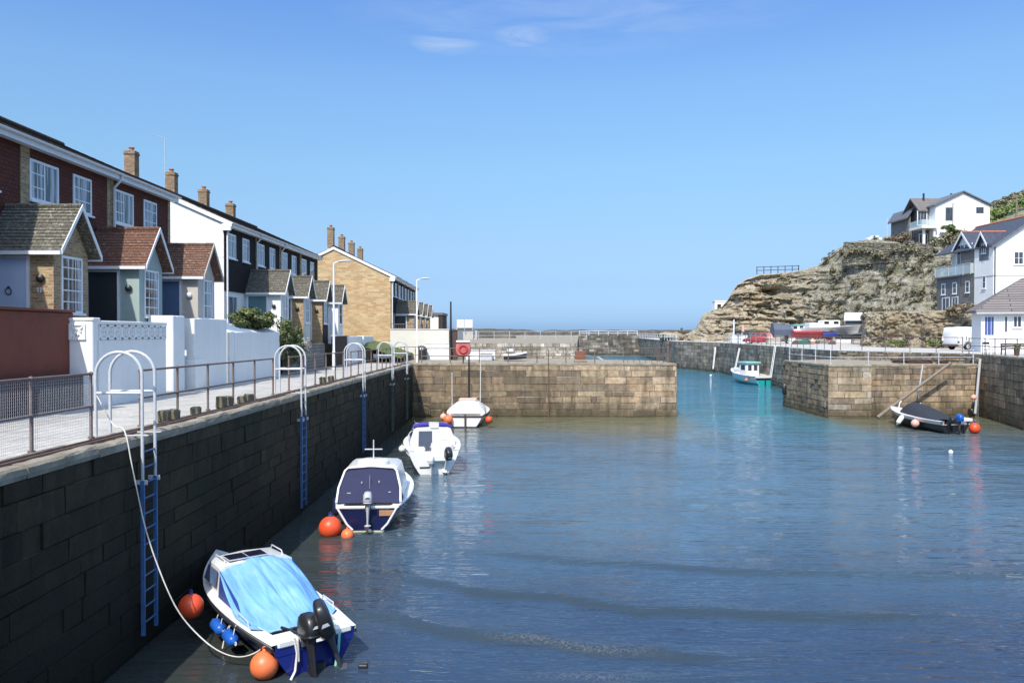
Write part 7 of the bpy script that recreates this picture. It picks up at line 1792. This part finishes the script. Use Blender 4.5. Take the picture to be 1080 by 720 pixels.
# red boat on trailer with blue bow cover
p=at(840,354,103); t=thing('trailer_boat',(p.x-.4,103.3,ZD),'red hulled boat with blue bow cover on a trailer below the cliff','boat','boats stored ashore',rz=R(-93))
Hr=hull_shape(5.6,1.8,1.58,1.68,tw=.9,draft=-.85,tmax=.6)
mb=MB(); hull_mesh(mb,Hr); mb.build('hull',M('hull_red'),t,smooth=50)
mb=MB(); rings=[]
for k in range(9):
    y=.0+.45*k; rings.append([V((.86*math.sin(a),y,1.54+.22*math.cos(a))) for a in [-math.pi/2+math.pi*i/8 for i in range(9)]])
mb.loft(rings,closed=False); mb.poly(rings[0]); mb.build('cover',M('hull_red'),t,smooth=60)
mb=MB(); rings=[]
for k in range(6):
    y=3.62+.42*k; w=.93*(1-(k/5)**2*.8); rings.append([V((w*math.sin(a),y,1.2-.05*k*0+.52*math.cos(a)*(1-.3*k/5))) for a in [-math.pi*.75+math.pi*1.5*i/10 for i in range(11)]])
mb.loft(rings,closed=False); mb.poly(rings[-1]); mb.build('bow_cover',M('tarp_blue_dark'),t,smooth=60)
mb=MB(); mb.bar((-.5,-.2,.55),(0,6.6,.5),.1); mb.bar((.5,-.2,.55),(0,6.6,.5),.1); mb.bar((-.9,1.6,.5),(.9,1.6,.5),.1); mb.bar((0,1.4,.55),(0,1.4,.95),.1); mb.bar((0,3.6,.55),(0,3.6,.95),.1); mb.build('trailer',M('galv'),t); wheelset(t,(-.95,.95),(1.6,),.30)
# grey covered boat right
p=at(893,357,105); t=thing('trailer_boat',(p.x-.6,106,ZD),'slate blue boat with black cover and upturned bow right of the cruiser','boat','boats stored ashore',rz=R(-80))
Hd=hull_shape(6.2,1.9,1.1,2.3,tw=.9,draft=-.55)
mb=MB(); hull_mesh(mb,Hd); mb.build('hull',M('slate_blue'),t,smooth=50)
mb=MB(); rings=[]
for k in range(9):
    y=.0+.38*k; rings.append([V((1.0*math.sin(a),y,.85+.42*math.cos(a))) for a in [-math.pi*.6+math.pi*1.2*i/8 for i in range(9)]])
mb.loft(rings,closed=False); mb.poly(rings[0]); mb.poly(rings[-1]); mb.build('cover',M('canvas_black'),t,smooth=60)
cradle(t,1.2,4.4,.8)
# blue-grey tarped boat
p=at(823,355,106); t=thing('covered_boat',(p.x-1.1,106,ZD),'small boat under a slate blue tarpaulin beside the dark red car','boat','boats stored ashore',rz=R(-90))
mb=MB(); rings=[]
for k in range(8):
    y=.0+.36*k; top=2.85-.05*k-(.5 if k==7 else 0); rings.append([V((-.95,y,1.15)),V((-.9,y,1.9)),V((-.45,y,top-.1)),V((0,y,top+.05*((k%2)*2-1))),V((.45,y,top-.1)),V((.9,y,1.9)),V((.95,y,1.15))])
mb.loft(rings,closed=False); mb.poly(rings[0]); mb.poly(rings[-1]); mb.build('cover',M('slate_blue'),t,fix=True)
Hs=hull_shape(3.4,1.7,1.3,1.4,tw=.9,draft=-.6); mb=MB(); hull_mesh(mb,Hs); mb.build('hull',M('gel_white'),t,smooth=50); cradle(t,.7,2.2,.65)
mb=MB(); mb.bbox((.95,1.6,.85),(.1,.5,.6),.04); mb.build('motor',M('black_plastic'),t)
# crates, bins, nets
for (px,y0,y1,D,w,m_,lab,c,g_) in ((884.5,357.8,363.2,100,.62,'white_paint','left one of three white fish boxes on the quay','fish box','white fish boxes'),(889.5,357.8,363.2,100,.62,'white_paint','middle one of three white fish boxes on the quay','fish box','white fish boxes'),(894.5,357.8,363.2,100,.62,'white_paint','right one of three white fish boxes on the quay','fish box','white fish boxes'),
    (773.5,354.5,363.3,111,1.0,'white_paint','white chest under the white pole','chest','white chests by the winch'),(783,354,363.3,107,1.15,'white_paint','white chest between the winch and the dark red car','chest','white chests by the winch'),(815.5,356,363,102,1.6,'concrete_pale','long pale chest below the slate blue tarpaulin','chest',None),
    (904,357,362.5,101,1.0,'concrete_pale','pale chest below the black boat cover','chest',None),(835,350,356,103,.75,'white_pvc','white drum standing at the left end of the red boat','drum',None),(778,342,354,112,.8,'slate_blue','grey winch housing with a dark drum on top beside the white pole','winch',None),(783.5,343,350,112,.34,'pink_pvc','pinkish float bag hung up by the winch','float',None)):
    a=at(px,y1,D); h=(y1-y0)*D/831; z0=ZD if y1>353.5 else EYE-(y1-350)*D/831
    og=V((a.x,D,z0)); t=thing(c.replace(' ','_'),og,lab,c,g_)
    mb=MB(origin=og); mb.bbox((a.x,D,z0+h*.42),(w,w*.8,h*.84),.06); mb.build('body',M(m_),t)
    mb=MB(origin=og)
    if c=='winch':
        mb.M=Matrix.Translation((a.x,D,z0+h*1.0))@Matrix.Rotation(R(90),4,'Y'); mb.lathe([(0,-.4),(.34,-.4),(.34,-.32),(.2,-.3),(.2,.3),(.34,.32),(.34,.4),(0,.4)],(0,0,0),14); mb.build('drum',M('black_iron'),t)
        mb=MB(origin=og); mb.bbox((a.x,D,(ZD+z0)/2),(.6,.5,z0-ZD),.04); mb.build('pedestal',M('silver_grey'),t)
    else:
        mb.bbox((a.x,D,z0+h*.92),(w*1.06,w*.86,h*.14),.04); mb.build('lid',M(m_),t)
def pile(px,D,sx,sz,mat,label,cat,seed):
    rnd=random.Random(seed); p=at(px,363,D); og=V((p.x,D,ZD)); mb=MB()
    n=12; m=8; rings=[]
    for i in range(m+1):
        th=math.pi/2*i/m; rings.append([V((sx*math.cos(th)*math.cos(a),sx*.6*math.cos(th)*math.sin(a),sz*math.sin(th)))*(1+.22*noise.noise(V((3*math.cos(a)+seed,3*math.sin(a),2*th)))) for a in [2*math.pi*k/18 for k in range(18)]])
    mb.loft(rings); o=mb.build(cat.replace(' ','_'),M(mat),smooth=60,fix=True); o.location=og; tag(o,label,cat)
pile(848.5,100.5,.75,.62,'green_net','heap of green netting under the red boat','net heap',3)
pile(839,100.8,.45,.5,'oak_dark','dark rope heap left of the green netting','rope heap',4)
pile(878,100.8,.5,.45,'oak_dark','dark gear heap under the blue bow cover','gear heap',5)
p=at(857,360,100.4); og=V((p.x,100.4,ZD)); buoy('mooring_buoy',(p.x,100.4,ZD+.36),.34,'pink_pvc','pink ball buoy on the quay beside the green netting')
# rope and rubble on the right pier top
for k,(px,py,lab) in enumerate(((948,374,'coil of dark rope on the right pier near the second white post'),(960,381,'heap of dark rope on the right pier'),(975,382,'flat pile of weedy chain on the right pier'),(995,383,'row of dark stones near the top end of the spar'))):
    D=57.5-.4*k; p=at(px,py,D); mb=MB(); rnd=random.Random(k+50)
    for j in range(9):
        r=rnd.uniform(.16,.34); mb.tube([(rnd.uniform(-.35,.35)+r*math.cos(a),rnd.uniform(-.01,.01)+.6*r*math.sin(a),.05+.035*j*.7) for a in [2*math.pi*i/14 for i in range(14)]],.035,5,closed=True)
    o=mb.build('rope_heap',M('oak_dark'),smooth=60); o.location=(p.x,D,ZR); tag(o,lab,'rope heap')
# bench and chair on the right quay
p=at(1069,369,53.5); og=V((p.x,53.5,ZD)); t=thing('quay_bench',og,'dark wooden bench on the quay in front of the white cottage','bench')
mb=MB(origin=og); 
for k in range(4): mb.bbox((p.x+.1,53.2+.13*k,ZD+.45),(1.7,.11,.045),.01)
mb.build('seat',M('oak_dark'),t)
mb=MB(origin=og)
for k in range(2): mb.bbox((p.x+.1,53.72,ZD+.62+.13*k),(1.7,.04,.11),.01)
mb.build('backrest',M('oak_dark'),t)
for dx in (-.7,.9):
    mb=MB(origin=og); mb.bbox((p.x+dx,53.25,ZD+.21),(.07,.07,.42),.01); mb.bbox((p.x+dx,53.7,ZD+.40),(.07,.07,.80),.01); mb.bbox((p.x+dx,53.47,ZD+.39),(.06,.40,.06),.01); mb.build('leg',M('oak_dark'),t)
p=at(1068.5,362,53.0); og=V((p.x,52.6,ZD)); t=thing('planter',og,'dark tub planter with a small clipped plant beside the bench','planter'); mb=MB(origin=og); mb.lathe([(0,0),(.14,0),(.19,.42),(.17,.44),(.15,.38),(0,.38)],(p.x,52.6,ZD),14); mb.build('tub',M('oak_dark'),t,fix=True)
rnd=random.Random(91); mb=MB(origin=og); leaf_cloud(mb,(p.x,52.6,ZD+.62),(.24,.24,.2),420,.06,rnd); mb.build('foliage',M('leaf_green'),t,uv=False)
p=at(1042,373,50.6); og=V((p.x,50.6,ZD)); t=thing('metal_chair',og,'dark metal chair standing by the railing near the cottage window','chair')
mb=MB(origin=og); mb.bbox((p.x,50.6,ZD+.46),(.46,.44,.035),.01); mb.build('seat',M('black_iron'),t)
mb=MB(origin=og); mb.bbox((p.x,50.83,ZD+.86),(.46,.03,.14),.01); mb.bbox((p.x,50.83,ZD+.66),(.46,.03,.06),.01); mb.build('backrest',M('black_iron'),t)
for dx in (-.21,.21):
    for (dy,h) in ((-.2,.45),(.22,.95)):
        mb=MB(origin=og); mb.tube([(p.x+dx,50.6+dy,ZD),(p.x+dx,50.6+dy,ZD+h)],.018,6); mb.build('leg',M('black_iron'),t)

rnd=random.Random(123)
for k in range(16):
    px=rnd.uniform(742,880); i=int((px-727)); q=CLIFF[max(0,min(449,i))][1]; r=rnd.uniform(.3,.8); o_=V((q.x+rnd.uniform(-.5,.5),q.y-rnd.uniform(.5,2.2),ZD+r*.35))
    mb=MB(); mb.bbox((0,0,0),(r*1.7,r*1.2,r),r*.22)
    for v in mb.v: v+=V((noise.noise(v*2+V((k,0,0))),noise.noise(v*2+V((0,k,0))),noise.noise(v*2+V((0,0,k)))))*.25*r
    o=mb.build('fallen_boulder',M('cliff_rock'),uv=False); o.location=o_; o.rotation_euler=(0,0,rnd.uniform(0,3)); tag(o,'tan fallen boulder at the foot of the cliff','boulder','fallen boulders below the cliff')
